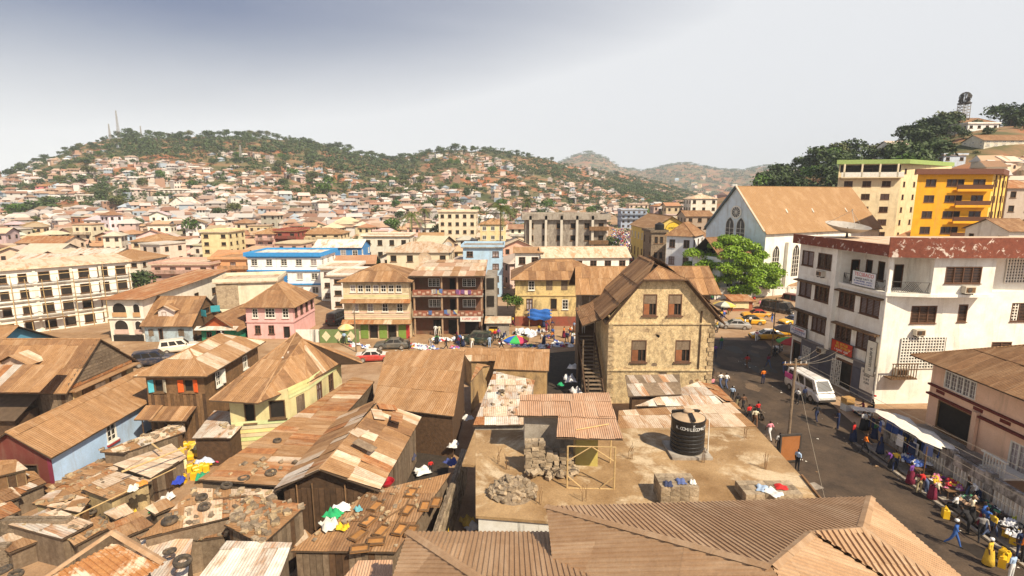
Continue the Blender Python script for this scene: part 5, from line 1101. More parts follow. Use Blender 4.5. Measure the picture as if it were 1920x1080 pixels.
# kiosk, gate, alley
T = house('grey_kiosk', 'small grey kiosk with yellow hatch beside the balcony house', 'kiosk', (-3.6, 73.2), (-.4, 73.2), 2.2, 2.2, 'shed', .4, .3, 'concrete', roofm='roof_pale', ops={0: [(.3, .8, 1.3, .9, 'hole')]}); lbox(T, 'hatch', 'trim', .35, 1.5, -.05, .02, .85, 1.3, (.75, .45, .03))
# yellow house
YEL = (.70, .53, .24)
T = house('yellow_house', 'yellow two-storey plaster house with red base across the market street', 'house', (.5, 80.3), (13.9, 80.3), 9, 7.6, 'hip', 2.2, .7, 'paint_worn', YEL, sheet=[('roof_tan', 2), ('roof_brown', 1)], sw=1.2, sl=2.6, jit=.012,
    ops={0: [(2.0, 5.6, .95, 1.45, 'grid'), (4.7, 5.6, 1, 1.5, 'board'), (7.0, 5.6, 1, 1.5, 'board'), (9.4, 5.6, 1, 1.5, 'brown'), (11.6, 5.6, .95, 1.45, 'grid'), (1.7, 2.6, 1.0, 1.7, 'brown'), (5.4, 2.6, 1.0, 1.7, 'hole'), (7.2, 2.6, .95, 1.55, 'grid'), (9.4, 2.6, .95, 1.55, 'grid')], 3: row(3, 1, 8, 5.6, 1, 1.4, 'hole')})
lbox(T, 'string_course', 'paint', -.1, 13.5, -.13, -.004, 4.7, 4.9, (.6, .44, .2)); lbox(T, 'red_base', 'paint_worn', -.05, 13.45, -.06, -.004, 0, 1.5, (.28, .08, .05))
# white long building, concrete three-storey, others by table
def mid(name, label, px0, px1, Y, pyt, D, kind, rise, col, nst, roofm='roof_tan', rcol=None, style='brown', o=.4, dY=0, nw=None, cat='building', wallm='paint', sidew=True, pcol=None, parapet=.4):
    a = GY(px0, pyt, Y); b = GY(px1, pyt, Y + dY); zg = min(terrain(a.x, a.y), terrain(b.x, b.y)) if Y < 150 else terrain((a.x + b.x) / 2, Y + D * .35); h = max(2.2, a.z - zg); W = (V((a.x, a.y)) - V((b.x, b.y))).length; fh = h / nst; n = nw or max(2, int(W / 2.6)); ops = {0: [], 1: [], 3: []}
    for k in range(nst):
        ops[0] += row(n, .7, W - .7, k * fh + fh * .28, min(1.25, W / n * .5), fh * .46, style)
        for s in (1, 3): ops[s] += row(max(2, int(D / 3)), .8, D - .8, k * fh + fh * .28, 1.0, fh * .46, style)
    return house(name, label, cat, (a.x, a.y), (b.x, b.y), D, h, kind, rise, o, wallm, col, ops=ops, roofm=roofm, rcol=rcol, z0=zg, pcol=pcol, parapet=parapet)
mid('white_long_building', 'long white building with pale tan roof behind the yellow house', 1018, 1180, 100, 482, 7, 'gx', 1.6, (.82, .79, .72), 3, 'roof_pale', dY=1)
mid('white_annex', 'low white annex with flat brown roof left of the long white building', 966, 1016, 101, 474, 6, 'shed', .6, (.80, .76, .68), 3)
GRC = (.36, .32, .26)
T = mid('concrete_block', 'grey concrete three-storey building with pale pillars above the market', 985, 1138, 125, 412, 12, 'flat', .3, GRC, 5, 'concrete', style='hole', o=.8, nw=6, wallm='concrete', parapet=1.1, pcol=(.2, .18, .15))
W = T['W']
for k in range(5): x = .9 + k * W * .19; lbox(T, 'pillar', 'paint', x, x + .55, -.8, -.25, 0, 15.2, (.62, .57, .48))
for z in (8.6, 11.8): lbox(T, 'balcony', 'wood', W - 4.2, W + .3, -1.2, -.01, z, z + .9)
p0 = GY(1222, 428, 140); p1 = GY(1296, 428, 140); h = p0.z
T = house('yellow_hall', 'yellow hall with tan gable roof and arched emblem beside market street', 'hall', p0, p1, 24, h, 'gy', 3.1, .6, 'paint', (.74, .54, .15), ops={3: row(6, 1, 23, 7.6, 1.0, 1.8, 'grid') + row(6, 1, 23, 2.6, 1.0, 2.4, 'brown')})
o = arch(T, Matrix.Translation((T['W'] * .55, -.01, h - .5)), 4.2, 2.1, m='lettering_yellow', trim='frame_brown', name='arched_emblem'); scribble(T, 2.6, .35, 'lettering_black', Matrix.Translation((T['W'] * .55, -.09, h + .1)) @ UP, 5)
mid('brown_tower', 'brown rubble annex with black tank beside the yellow hall', 1222, 1250, 128, 436, 8, 'flat', .2, (.3, .22, .15), 3, 'stone', wallm='stone', style='hole')
T = thing('roof_tank', 'small black water tank on the brown annex roof', 'water tank', GY(1236, 436, 130) + V((0, 0, .2))); MB().lathe([(.01, 0), (1.1, 0), (1.12, .9), (1.1, 1.8), (.5, 2.1), (.01, 2.15)], 18).obj('body', 'tank_black', T); MB().lathe([(.35, 2.1), (.35, 2.25), (.01, 2.3)], 12).obj('lid', 'tank_black', T)
mid('white_side_house', 'white two-storey house with brown roof left of the church', 1250, 1300, 118, 440, 10, 'hip', 2.6, (.78, .80, .82), 3, 'roof_brown', dY=-3)
# ---------------------------------------------------------------- church
A, B = V((47.5, 100, 0)), V((41, 113, 0)); d = V((13, 6.5, 0)).normalized(); Lc = 36.0; Wc = (B - A).length; hc = 13.3; rc = 8.3
T = house('church', 'large white church with tan gable roof, lancet windows and pale blue gable', 'church', A, A + d * Lc, Wc, hc, 'gx', rc, .5, 'paint', (.84, .81, .74), roofm='roof_church', wallmats={3: ('paint', (.68, .77, .84))}, oe=.4)
for k in range(6):
    arch(T, Matrix.Translation((3.2 + k * 5.8, -.02, 4.2)), 1.9, 6.3, m='glass', pointed=True, name='lancet_window', tracery=2)
    lbox(T, 'buttress', 'paint', 5.7 + k * 5.8, 6.5 + k * 5.8, -.7, -.004, -.5, 11, (.8, .77, .70))
RX = Matrix.Rotation(-math.pi / 2, 4, 'Z')
for y, h_, z in ((Wc * .4, 5.4, 10.2), (Wc * .58, 5.4, 10.2)): arch(T, Matrix.Translation((-.02, y, z)) @ RX, 2.0, h_, m='glass', pointed=True, name='lancet_window', tracery=1)
mb = MB(); mb.lathe([(.01, 0), (1.05, 0)], 20, 0); mb.lathe([(1.0, .02), (1.0, .1), (1.3, .1), (1.3, 0)], 20, 1)
for k in range(6): a = math.pi * k / 6; mb.tube((math.cos(a), math.sin(a), .05), (-math.cos(a), -math.sin(a), .05), .05, .05, 4, 1)
mb.obj('rose_window', ['glass', 'frame_white'], T, X=Matrix.Translation((-.03, Wc * .49, 16.6)) @ RX @ UP)
for k, (x, z) in enumerate(((9, 2.4), (17, 2.6), (28, 2.2))): MB().box(0, .25, -.02, .02, 0, z).obj('repair_strip', 'roof_white', T, X=Matrix.Translation((x, Wc * .18, hc + rc * .36 + .2)) @ Matrix.Rotation(R(-49 - 0), 4, 'X') @ Matrix.Rotation(.4, 4, 'Y'))
for s_ in (0, Wc): MB().tube((-.45, s_, hc - .1), (-.45, Wc / 2, hc + rc + .1), .22, .22, 5).obj('verge', 'trim', T, color=(.75, .6, .45) if s_ == 0 else (.12, .16, .18))
lbox(T, 'porch', 'paint', -9, -.6, 2, 9, -.5, 8.5, (.74, .78, .80)); p_ = [[V((-9.6, 1.4, 8.4)), V((-.5, 1.4, 8.4)), V((-.5, 5.5, 12)), V((-9.6, 5.5, 12))], [V((-.5, 9.6, 8.4)), V((-9.6, 9.6, 8.4)), V((-9.6, 5.5, 12)), V((-.5, 5.5, 12))]]
add_roof(T, p_, 'roof_brown'); arch(T, Matrix.Translation((-3, 1.98, 3)), 1.6, 4, m='glass', pointed=True, name='lancet_window', tracery=1); arch(T, Matrix.Translation((-6.5, 1.98, 3)), 1.6, 4, m='glass', pointed=True, name='lancet_window', tracery=1)
# white boundary wall in front of the church
T = thing('boundary_wall', 'white plastered boundary wall with piers behind the taxis', 'wall', (37.6, 97.5, 0), R(3)); 
lbox(T, 'wall_panel', 'whitewash', 0, 26, 0, .25, -.3, 2.6)
for k in range(10): lbox(T, 'pier', 'frame_white', k * 2.8, k * 2.8 + .4, -.1, .35, -.3, 3.1)
for k in range(40): lbox(T, 'pierced_block', 'whitewash', .5 + k * .63, .9 + k * .63, .02, .2, 2.602, 2.9)
lbox(T, 'coping', 'frame_white', .41, 25.6, -.04, .3, 2.902, 3.0)
# ---------------------------------------------------------------- yellow and cream apartment blocks
YO = (.76, .37, .014)
def apt(name, label, a, c, e_, h, zb, col, col2, fas, nst, nwin, balc, fcol2=None, fh=3.0):
    a, c, e_ = V((*a, 0)), V((*c, 0)), V((*e_, 0)); W = (c - a).length; Dp = (e_ - c).length; ops = {0: [], 1: []}
    for k in range(nst):
        z = h - (k + 1) * fh + .75
        for u, w_ in nwin: ops[0].append((u, z, w_, 1.35, 'louvre'))
        for j in range(5): ops[1].append((1.2 + j * Dp / 5.2, z, .9, 1.2, 'louvre'))
        if balc: ops[0] += [(W - 6.2, z - .6, 1.2, 1.95, 'door'), (W - 3.4, z, 2.2, 1.35, 'louvre')]
    T, lf = building(name, label, 'apartment block', [a, c, e_, a + (e_ - c)], h, 'paint', col, ops=ops, z0=zb, wallmats={1: ('paint', col2)})
    if balc:
        for k in range(nst):
            z = h - (k + 1) * fh + .1; lbox(T, 'balcony_slab', 'paint', W - 6.8, W - .5, -1.1, -.004, z - .12, z, col); lbox(T, 'balcony_rail', 'trim', W - 6.8, W - .5, -1.1, -1.02, z + .001, z + .95, (.12, .05, .025))
            lbox(T, 'balcony_foot', 'paint', W - 6.8, W - .5, -1.14, -1.11, z - .3, z + .15, col)
    mb = MB(); q = [lf[0] + V((-1, -1, h + .01)), lf[1] + V((1, -1, h + .01)), lf[2] + V((1, 1, h + .01)), lf[3] + V((-1, 1, h + .01))]; mb.slab([p + V((0, 0, 1.0)) for p in q], 1.0); mb.obj('roof_fascia', 'trim', T, color=fas); return T, lf, W, Dp
T, lf, W, Dp = apt('yellow_apartments', 'bright yellow apartment block with brown roof band and balconies', (77.5, 104), (91.0, 103), (101.5, 111.5), 20.6, 3.2, YO, (.74, .50, .12), (.16, .065, .04), 6, ((1.6, 1.9), (5.4, 1.9)), True)  # second wall colour is paler: sunlight on the flank put into its paint
for k in range(4):                                    # downpipes on the paler flank
    d_ = (lf[2] - lf[1]).normalized(); p = lf[1] + d_ * (2.5 + k * 3.6) + V((d_.y, -d_.x, 0)) * .12; MB().tube((p.x, p.y, 0), (p.x, p.y, 20.5), .12, .12, 6).obj('downpipe', 'frame_brown', T)
T, lf, W, Dp = apt('cream_apartments', 'cream apartment block with pale green roof band behind the yellow one', (78.2, 130.5), (91.5, 128), (112, 139), 23.6, 3.5, (.76, .63, .40), (.76, .62, .36), (.30, .40, .13), 6, ((1.4, 1.9), (5.4, 1.9), (9.6, 1.9)), False)
for k in range(4): lbox(T, 'verandah_post', 'paint', .6 + k * 3.8, .95 + k * 3.8, -1.2, -.9, 20.6, 23.59, (.76, .65, .45))
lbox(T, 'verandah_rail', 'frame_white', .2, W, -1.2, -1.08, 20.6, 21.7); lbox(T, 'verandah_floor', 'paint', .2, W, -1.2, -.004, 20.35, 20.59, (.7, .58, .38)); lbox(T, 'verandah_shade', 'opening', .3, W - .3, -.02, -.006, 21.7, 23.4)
# ---------------------------------------------------------------- named middle-distance buildings
O_ = (.62, .36, .24)
MID = [
 ('rose_balcony_block', 'long rose and orange building with brown balconies behind scaffolded block', 283, 392, 112, 497, 9, 'flat', .2, (.62, .40, .32), 3, 'roof_pale', None, 'brown', 4),
 ('orange_balcony_block', 'orange balcony building joined to the rose one', 394, 478, 116, 487, 9, 'flat', .2, (.66, .36, .18), 3, 'roof_tan', None, 'brown', 3),
 ('blue_trim_block', 'white building with bright blue roof edge at left centre', 463, 600, 104, 479, 9, 'flat', .2, (.88, .88, .88), 3, 'roof_white', (.05, .3, .65), 'grid', 0),
 ('white_plain_block', 'plain white building right of the blue-trimmed one', 600, 660, 100, 505, 8, 'flat', .2, (.78, .75, .68), 3, 'roof_pale', None, 'brown', 0),
 ('deep_blue_house', 'deep blue house with white roof behind the blue-trimmed building', 588, 676, 122, 463, 8, 'gx', 1.4, (.06, .24, .55), 3, 'roof_white', None, 'grid', 0),
 ('cream_dish_house', 'cream house with wide tan roof and dish near the centre', 725, 842, 108, 472, 9, 'hip', 1.6, (.74, .64, .46), 3, 'roof_pale', None, 'hole', 0),
 ('light_blue_house', 'light blue house with dark flat roof edge near the centre', 868, 942, 104, 465, 8, 'flat', .2, (.42, .60, .78), 4, 'concrete', None, 'brown', 0),
 ('white_slab_house', 'white house with dark roof shadow left of cream shop house', 618, 700, 92, 518, 8, 'flat', .2, (.80, .76, .70), 3, 'roof_pale', None, 'hole', 0),
 ('cream_colonnade_block', 'cream two-storey block with row of balcony openings at left', 245, 308, 138, 452, 9, 'hip', 1.5, (.72, .58, .38), 4, 'roof_tan', None, 'hole', 0),
 ('yellow_cube_block', 'pale yellow flat-topped block with few windows at left centre', 376, 427, 142, 436, 9, 'flat', .2, (.76, .64, .36), 5, 'roof_pale', None, 'hole', 0),
 ('red_balcony_block', 'dark red balcony building among the cream blocks', 515, 556, 150, 434, 9, 'flat', .2, (.30, .07, .05), 5, 'roof_tan', None, 'hole', 3),
 ('rose_block', 'rose coloured block left of the dark red balcony building', 478, 514, 149, 438, 9, 'hip', 1.2, (.66, .42, .36), 5, 'roof_tan', None, 'brown', 2),
 ('cream_long_block', 'long cream block right of the dark red balcony building', 558, 638, 156, 438, 9, 'hip', 1.4, (.74, .60, .38), 5, 'roof_tan', None, 'hole', 3),
 ('zinc_roof_house', 'white house with pale zinc roof at far left middle distance', 126, 212, 124, 478, 8, 'gx', 1.2, (.66, .60, .5), 3, 'roof_zinc', None, 'hole', 0),
 ('left_balcony_house', 'white gabled house with brown balcony at the left border', 2, 116, 108, 495, 9, 'gx', 1.6, (.76, .70, .6), 3, 'roof_zinc', None, 'hole', 2),
 ('orange_roof_rank', 'long low house with orange roofs at far left', 30, 118, 150, 455, 8, 'gx', 1.5, (.7, .56, .42), 3, 'roof_rust', None, 'hole', 0),
 ('tan_hip_house', 'white house with tan hip roof behind the scaffolded block', 180, 262, 112, 488, 9, 'hip', 1.8, (.74, .68, .56), 3, 'roof_tan', None, 'hole', 0),
 ('long_white_low', 'long low white house with dark windows right of deep blue house', 680, 766, 138, 444, 8, 'flat', .2, (.76, .7, .58), 3, 'roof_tan', None, 'hole', 0),
 ('cream_office_block', 'pale cream office block with few windows in the town centre', 822, 892, 190, 398, 12, 'flat', .2, (.76, .66, .48), 5, 'roof_pale', None, 'hole', 0),
 ('yellow_hipped_house', 'yellow house with many small windows beside the palm', 900, 948, 165, 420, 9, 'hip', 1.6, (.76, .62, .34), 4, 'roof_tan', None, 'grid', 0),
 ('blue_grey_block', 'blue grey building with white bands left of the dark round tree', 1165, 1213, 300, 394, 10, 'flat', .2, (.38, .46, .60), 4, 'roof_white', None, 'brown', 2),
 ('red_roof_cream_block', 'cream block with red roof edge beyond the market street', 1180, 1216, 335, 384, 10, 'flat', .2, (.75, .58, .45), 5, 'red_fascia', None, 'hole', 0),
 ('rose_corner_house', 'rose house with balconies at the end of market street', 1226, 1262, 300, 386, 9, 'hip', 1.3, (.6, .42, .36), 4, 'roof_rust', None, 'hole', 0),
 ('white_hill_villa', 'white villa with green eaves above the dark round tree', 1296, 1345, 210, 372, 9, 'hip', 1.5, (.76, .72, .62), 3, 'roof_pale', None, 'hole', 0),
 ('grey_slope_house', 'grey brown house on the slope left of the church gable', 1287, 1338, 165, 405, 9, 'gx', 1.5, (.40, .32, .25), 3, 'roof_brown', None, 'hole', 0),
 ('long_white_school', 'long white school block with a row of windows low on the hill', 302, 364, 300, 388, 12, 'flat', .2, (.80, .76, .68), 3, 'roof_white', None, 'hole', 0),
 ('hill_white_hall', 'white gabled hall below the long school block', 318, 356, 262, 424, 12, 'gy', 3.5, (.82, .78, .7), 2, 'roof_white', None, 'hole', 0),
 ('hill_white_house', 'white three-storey house with red lane beside it on the hill', 147, 180, 285, 400, 10, 'flat', .2, (.80, .74, .66), 3, 'roof_white', None, 'hole', 0),
 ('hill_pink_house', 'pink house high on the left slope', 66, 88, 330, 349, 9, 'hip', 1.2, (.66, .22, .26), 2, 'roof_rust', None, 'hole', 0),
 ('ridge_brick_house', 'dark brick house with chimney beside the lattice tower', 1766, 1792, 232, 236, 10, 'gx', 3.5, (.16, .10, .085), 2, 'roof_brown', None, 'hole', 0),
 ('ridge_long_house', 'long grey white house with brown roof below the lattice tower', 1792, 1868, 228, 243, 9, 'hip', 2.2, (.58, .55, .5), 2, 'roof_brown', None, 'hole', 0),
 ('ridge_white_house', 'white single-storey house on the right hill', 1812, 1870, 210, 256, 8, 'flat', .2, (.78, .77, .74), 1, 'roof_white', None, 'hole', 0),
 ('right_cream_villa', 'long cream villa with brown roof on the right hill', 1845, 1935, 180, 272, 9, 'gx', 2.0, (.70, .64, .52), 2, 'roof_brown', None, 'grid', 0),
 ('blue_white_hut', 'pale blue and white hut on the right hill slope', 1770, 1812, 172, 292, 7, 'flat', .2, (.52, .60, .70), 1, 'roof_zinc', None, 'hole', 0),
 ('grey_edge_house', 'grey house with rusty roofs at the right border', 1890, 1945, 112, 352, 10, 'gx', 1.6, (.5, .42, .35), 5, 'roof_rust', None, 'hole', 0),
 ('white_edge_house', 'white house edge behind the red parapet at right border', 1893, 1950, 82, 432, 8, 'gx', 1.6, (.75, .7, .62), 4, 'roof_brown', None, 'hole', 0),
 ('hidden_white_house', 'white house glimpsed through trees on the right hill', 1672, 1735, 205, 272, 8, 'gx', 1.8, (.74, .72, .68), 2, 'roof_zinc', None, 'hole', 0),
]
for nm, lab, x0, x1, Y, pt, D, kd, rs, col, ns, rm, pc_, st, bal in MID:
    T = mid(nm, lab, x0, x1, Y, pt, D, kd, rs, col, ns, rm, None, st, pcol=pc_)
    W = T['W']
    if nm == 'blue_trim_block':
        for k in range(1, 4): lbox(T, 'blue_band', 'trim', -.15, W + .15, -.3, -.004, k * 2.7 - .25, k * 2.7 + .02, (.05, .28, .62))
        lbox(T, 'roof_edge', 'trim', -.5, W + .5, -.5, -.402, 8.1, 8.9, (.05, .30, .68)); lbox(T, 'roof_edge', 'trim', W + .402, W + .5, -.4, 9.4, 8.1, 8.9, (.05, .30, .68)); lbox(T, 'blue_door', 'trim', 5.2, 7.6, -.2, -.01, 2.5, 4.3, (.03, .2, .5))
    if bal:
        h = (T.children[0].bound_box[1][2] if False else max(v_.co.z for v_ in [c_ for c_ in T.children if c_.name.startswith('wall')][0].data.vertices)); fh = h / ns
        for k in range(max(0, ns - bal), ns): lbox(T, 'balcony', 'paint_worn', .2, W - .2, -1.1, -.01, k * fh + .02, k * fh + .75, tuple(x * .75 for x in col))
dish('satellite_dish', 'tan satellite dish on the cream house roof near the centre', GY(797, 492, 100), 1.3, 30, 30, (.45, .33, .22))
dish('satellite_dish', 'white satellite dish above the cream dish house', GY(838, 468, 118), 1.2, -20, 35, (.7, .66, .6))
# ---------------------------------------------------------------- the town behind: one by one near, one mass far up the slopes
def proj(x, y, z):
    d = z - CAMZ; zc = y * CT - d * ST; return 960 + 1000 * x / zc, 540 - 1000 * (y * ST + d * CT) / zc
FOOT += [(-74, 82, 14), (-12, 77, 8), (46, 55, 16), (91, 110, 20), (95, 134, 20), (62, 112, 24), (14, 56, 9)]
WALLC = [('cream', (.74, .62, .45)), ('white', (.80, .76, .68)), ('pale pink', (.72, .52, .44)), ('tan', (.60, .45, .30)), ('peach', (.72, .50, .36)), ('grey', (.50, .44, .38)), ('pale yellow', (.76, .64, .38)), ('off-white', (.76, .70, .60)), ('pale blue', (.46, .56, .66)), ('brick red', (.42, .18, .11))]
WALLW = [6, 6, 4, 4, 4, 3, 2.5, 6, 1.2, 1.5]
ROOFC = [('tan', (.48, .32, .20)), ('rust', (.42, .21, .11)), ('pale', (.60, .47, .36)), ('brown', (.28, .16, .09)), ('zinc', (.56, .50, .44)), ('rose', (.58, .38, .29))]
ROOFW = [6, 3, 6, 3, 4, 2]
fw = MB(); fw.box(-.5, .5, -.06, .02, 0, 1, 0); fw.box(-.4, .4, -.065, -.03, .08, .92, 1); FARWIN = fw.mesh('window', ['frame_brown', 'opening'])
rb = random.Random(5)
def free(x, y, r, lst): return all((x - a) ** 2 + (y - b) ** 2 > (r + c) ** 2 for a, b, c in lst)
cand = []
y = 116.
while y < 345:
    sp = 9.0 + y * .012 if y < 140 else 7.0 + y * .010; x = -y * 1.12
    while x < y * .42:
        X_, Y_ = x + rb.uniform(-3.5, 3.5), y + rb.uniform(-4, 4); W_, D2 = (rb.uniform(6, 10.5), rb.uniform(6, 9)) if y < 140 else (rb.uniform(4.2, 8.5), rb.uniform(4.2, 6.5)); u = 960 + 1000 * X_ / Y_
        street = abs(X_ - STX(Y_)) < 9.5 and Y_ < 345
        hillr = u > 1330 - (Y_ - 90) * .1 and u > 1180
        if not street and not hillr and free(X_, Y_, .36 * math.hypot(W_, D2), [(a, b, c * .72) for a, b, c in FOOT]) and not (Y_ < 98 and X_ > -30):
            cand.append((X_, Y_, W_, D2))
        x += sp * rb.uniform(.85, 1.2)
    y += sp * .95
def gable_mesh(W_, D_, h, kind, rise, o): 
    mb = MB()
    for p in roof_planes(kind, W_, D_, h, rise, o): mb.slab(p, .12, 0, 1)
    return mb
LAND = [('tall lattice mast', 247, 235), ('hillside pylon', 465, 290), ('lattice tower', 1805, 205), ('far pointed peak', 1100, 300), ('boundary wall', 1420, 548)] + [(n.replace('_', ' '), *proj(x, y, terrain(x, y) + 4)) for n, x, y in MARK if y > 85]
used = {}
def relation(x, y, z):
    px, py = proj(x, y, z); bst = sorted(LAND, key=lambda q: (q[1] - px) ** 2 + 4 * (q[2] - py) ** 2)[:1][0]; dx, dy = px - bst[1], py - bst[2]
    d = math.hypot(dx, dy); far = 'just ' if d < 45 else ('' if d < 110 else 'well ')
    if abs(dx) > abs(dy) * 1.6: s = 'right of' if dx > 0 else 'left of'
    elif dy < 0: s = 'upper right of' if dx > 10 else 'upper left of' if dx < -10 else 'above'
    else: s = 'in front of'
    return far + s + ' the ' + bst[0]
cand.sort(key=lambda c: c[1])
rest = cand[285:]; GH = 0
for X_, Y_, W_, D2 in cand[:285]:
    zg = terrain(X_, Y_); ns = rb.choices([1, 2, 3], [3, 5, 2] if Y_ < 140 else [6, 4, .5])[0]; h = 2.7 * ns + rb.uniform(-.2, .6)
    if Y_ < 110: h = min(h, 6)
    wn, wc = rb.choices(WALLC, WALLW)[0]; rn, rc_ = rb.choices(ROOFC, ROOFW)[0]; kind = rb.choices(['gx', 'gy', 'hip', 'flat'], [4, 2, 4, 1.6])[0]; rz = rb.gauss(.05, .22)
    kn = {'gx': 'ridged', 'gy': 'gabled', 'hip': 'hipped', 'flat': 'flat'}[kind]
    lab = f'{wn} {["single-storey", "two-storey", "three-storey"][ns - 1]} house, {rn} {kn} roof, {relation(X_, Y_, zg + 3)}'
    k = used.get(lab, 0); used[lab] = k + 1
    if k: lab = lab.replace(' house,', [' wide house,', ' rear house,', ' slanting house,', ' cramped house,'][min(3, k - 1)])
    T = thing('town_house', lab, 'house', (X_, Y_, zg), rz, 'houses of the crowded town'); L0 = Matrix.Translation((-W_ / 2, -D2 / 2, 0))
    vc = tuple(x * rb.uniform(.85, 1.08) for x in wc); mb = MB(); mb.box(0, W_, 0, D2, -3, h)
    if kind == 'gx': rs = D2 * .22; mb.add([(0, 0, h), (0, D2, h), (0, D2 / 2, h + rs)], [(0, 1, 2)]); mb.add([(W_, 0, h), (W_, D2, h), (W_, D2 / 2, h + rs)], [(0, 1, 2)])
    elif kind == 'gy': rs = W_ * .22; mb.add([(0, 0, h), (W_, 0, h), (W_ / 2, 0, h + rs)], [(0, 1, 2)])
    else: rs = min(W_, D2) * .24
    mb.obj('wall', 'paint', T, color=vc, X=L0)
    rcv = tuple(x * rb.uniform(.85, 1.12) for x in rc_)
    if kind == 'flat': m_ = MB(); m_.box(-.3, W_ + .3, -.3, D2 + .3, h + .002, h + .3)
    else: m_ = gable_mesh(W_, D2, h, kind, rs, .55)
    m_.obj('roof', ['roof_far', 'underside'], T, color=rcv, X=L0)
    side = 1 if X_ < 0 else -1
    for s in range(ns):
        z = s * 2.7 + .95; n = max(2, int(W_ / 2.3))
        for i in range(n):
            o = link('window', FARWIN, T); o.location = (-W_ / 2 + W_ * (i + .5) / n, -D2 / 2 - .01, z); o.scale = (.95, 1, 1.2)
        for i in range(2):
            o = link('window', FARWIN, T); o.location = (side * (W_ / 2 + .01), -D2 / 2 + D2 * (i + .5) / 2, z); o.rotation_euler = (0, 0, side * math.pi / 2); o.scale = (.95, 1, 1.2)
    if ns > 1 and rb.random() < .3: lbox(T, 'balcony', 'paint_worn', -W_ / 2 + .3, W_ / 2 - .3, -D2 / 2 - 1.1, -D2 / 2 - .01, 2.6 * (ns - 1), 2.6 * (ns - 1) + .8, tuple(x * .8 for x in wc))
# hillside houses too small to tell apart, as one mass coloured by vertex colour
V_, F_, C_ = [], [], []
def massbox(cx, cy, cz, W_, D_, h, rz, wc, rc_, kind):
    ca, sa = math.cos(rz), math.sin(rz); P = lambda x, y, z: (cx + x * ca - y * sa, cy + x * sa + y * ca, cz + z); w2, d2 = W_ / 2, D_ / 2; o = len(V_); e = .5; rs = D_ * .26
    V_.extend([P(-w2, -d2, -4), P(w2, -d2, -4), P(w2, d2, -4), P(-w2, d2, -4), P(-w2, -d2, h), P(w2, -d2, h), P(w2, d2, h), P(-w2, d2, h)])
    fs = [(0, 1, 5, 4), (1, 2, 6, 5), (3, 0, 4, 7)]; cs = [wc] * 3
    k = 8
    if kind: V_.extend([P(-w2 - e, -d2 - e, h - .15), P(w2 + e, -d2 - e, h - .15), P(w2 + e, d2 + e, h - .15), P(-w2 - e, d2 + e, h - .15), P(-w2 * (.55 if kind == 2 else 1.04), 0, h + rs), P(w2 * (.55 if kind == 2 else 1.04), 0, h + rs)]); fs += [(8, 9, 13, 12), (10, 11, 12, 13), (11, 8, 12), (9, 10, 13)]; cs += [rc_] * 4 if kind == 2 else [rc_, rc_, wc, wc]; k = 14
    else: fs += [(4, 5, 6, 7)]; cs += [rc_]
    n = rb.choice([1, 2, 2, 3]) if W_ < 9 else 4; dk = (.05, .038, .03); cs = list(cs)
    for s in range(1 if h < 4 else 2):
        for i in range(n):
            x = -w2 + W_ * (i + .5) / n; z = .9 + s * 2.6; ww = rb.uniform(.25, .5); V_.extend([P(x - ww, -d2 - .05, z), P(x + ww, -d2 - .05, z), P(x + ww, -d2 - .05, z + 1.0), P(x - ww, -d2 - .05, z + 1.0)]); fs.append((k, k + 1, k + 2, k + 3)); cs.append(dk); k += 4
    F_.extend([tuple(i + o for i in f) for f in fs]); C_.extend(cs)
from mathutils import noise
def woodmask(x, y):              # wooded upper left ridge and gullies
    u = 960 + 1000 * x / y; s = (y - 175) / (lerp_tab(YRL, u) - 175); n = noise.noise(V((x * .011, y * .011, 3.3)))
    if u < 0: return s > .9 or n > .45
    if u < 250: return s > 1.0 or n > .42
    if u < 760: return s > .74 - .12 * (u - 250) / 510 + .12 * n or n > .46
    if u < 1000: return s > .9 + .2 * n or n > .30
    return n > .15
MW = [(.72, .62, .54), (.62, .52, .46), (.50, .45, .42), (.70, .50, .44), (.60, .42, .30), (.76, .72, .66), (.44, .26, .18), (.40, .46, .52)]; MR = [(.62, .50, .43), (.50, .44, .40), (.38, .20, .13), (.30, .19, .13), (.66, .60, .54), (.52, .36, .27), (.42, .27, .18)]
def cluster(cx, cy, n, spread, big):
    rz = rb.gauss(0, .5)
    for j in range(n):
        X_, Y_ = cx + rb.gauss(0, spread), cy + rb.gauss(0, spread * .8)
        if abs(X_ - STX(min(Y_, 340))) < 8 and Y_ < 345 or not free(X_, Y_, 2, [(a, b, c * .75) for a, b, c in FOOT]): continue
        f = rb.uniform(.58, .95); W_ = rb.uniform(2.6, 6.2) * big * (1.5 if rb.random() < .12 else 1)
        massbox(X_, Y_, terrain(X_, Y_), W_, rb.uniform(2.6, 5) * big, rb.choice([1.8, 2.1, 2.4, 2.4, 4.2]) * (.6 + .4 * big), rz + rb.gauss(0, .35) + (1.57 if rb.random() < .3 else 0), tuple(c * f for c in rb.choice(MW)), tuple(c * f for c in rb.choice(MR)), rb.choice([0, 0, 1, 1, 1, 2]))
yc = cand[285][1] - 6 if len(cand) > 285 else 200
for k in range(980):
    Y_ = yc + (1000 - yc) * rb.random() ** 1.7; X_ = Y_ * rb.uniform(-1.08, .42); u = 960 + 1000 * X_ / Y_; s = (Y_ - 175) / (lerp_tab(YRL, u) - 175)
    if s > .97 or (590 < u < 700 and s > .6) or u > 1330: continue
    if woodmask(X_, Y_) or noise.noise(V((X_ * .02, Y_ * .02, 9))) > .22 or rb.random() < max(0, s - .45) * 1.1: continue
    cluster(X_, Y_, rb.randint(3, 9), 6 + 7 * s, 1.25 if Y_ < 300 else 1.05)
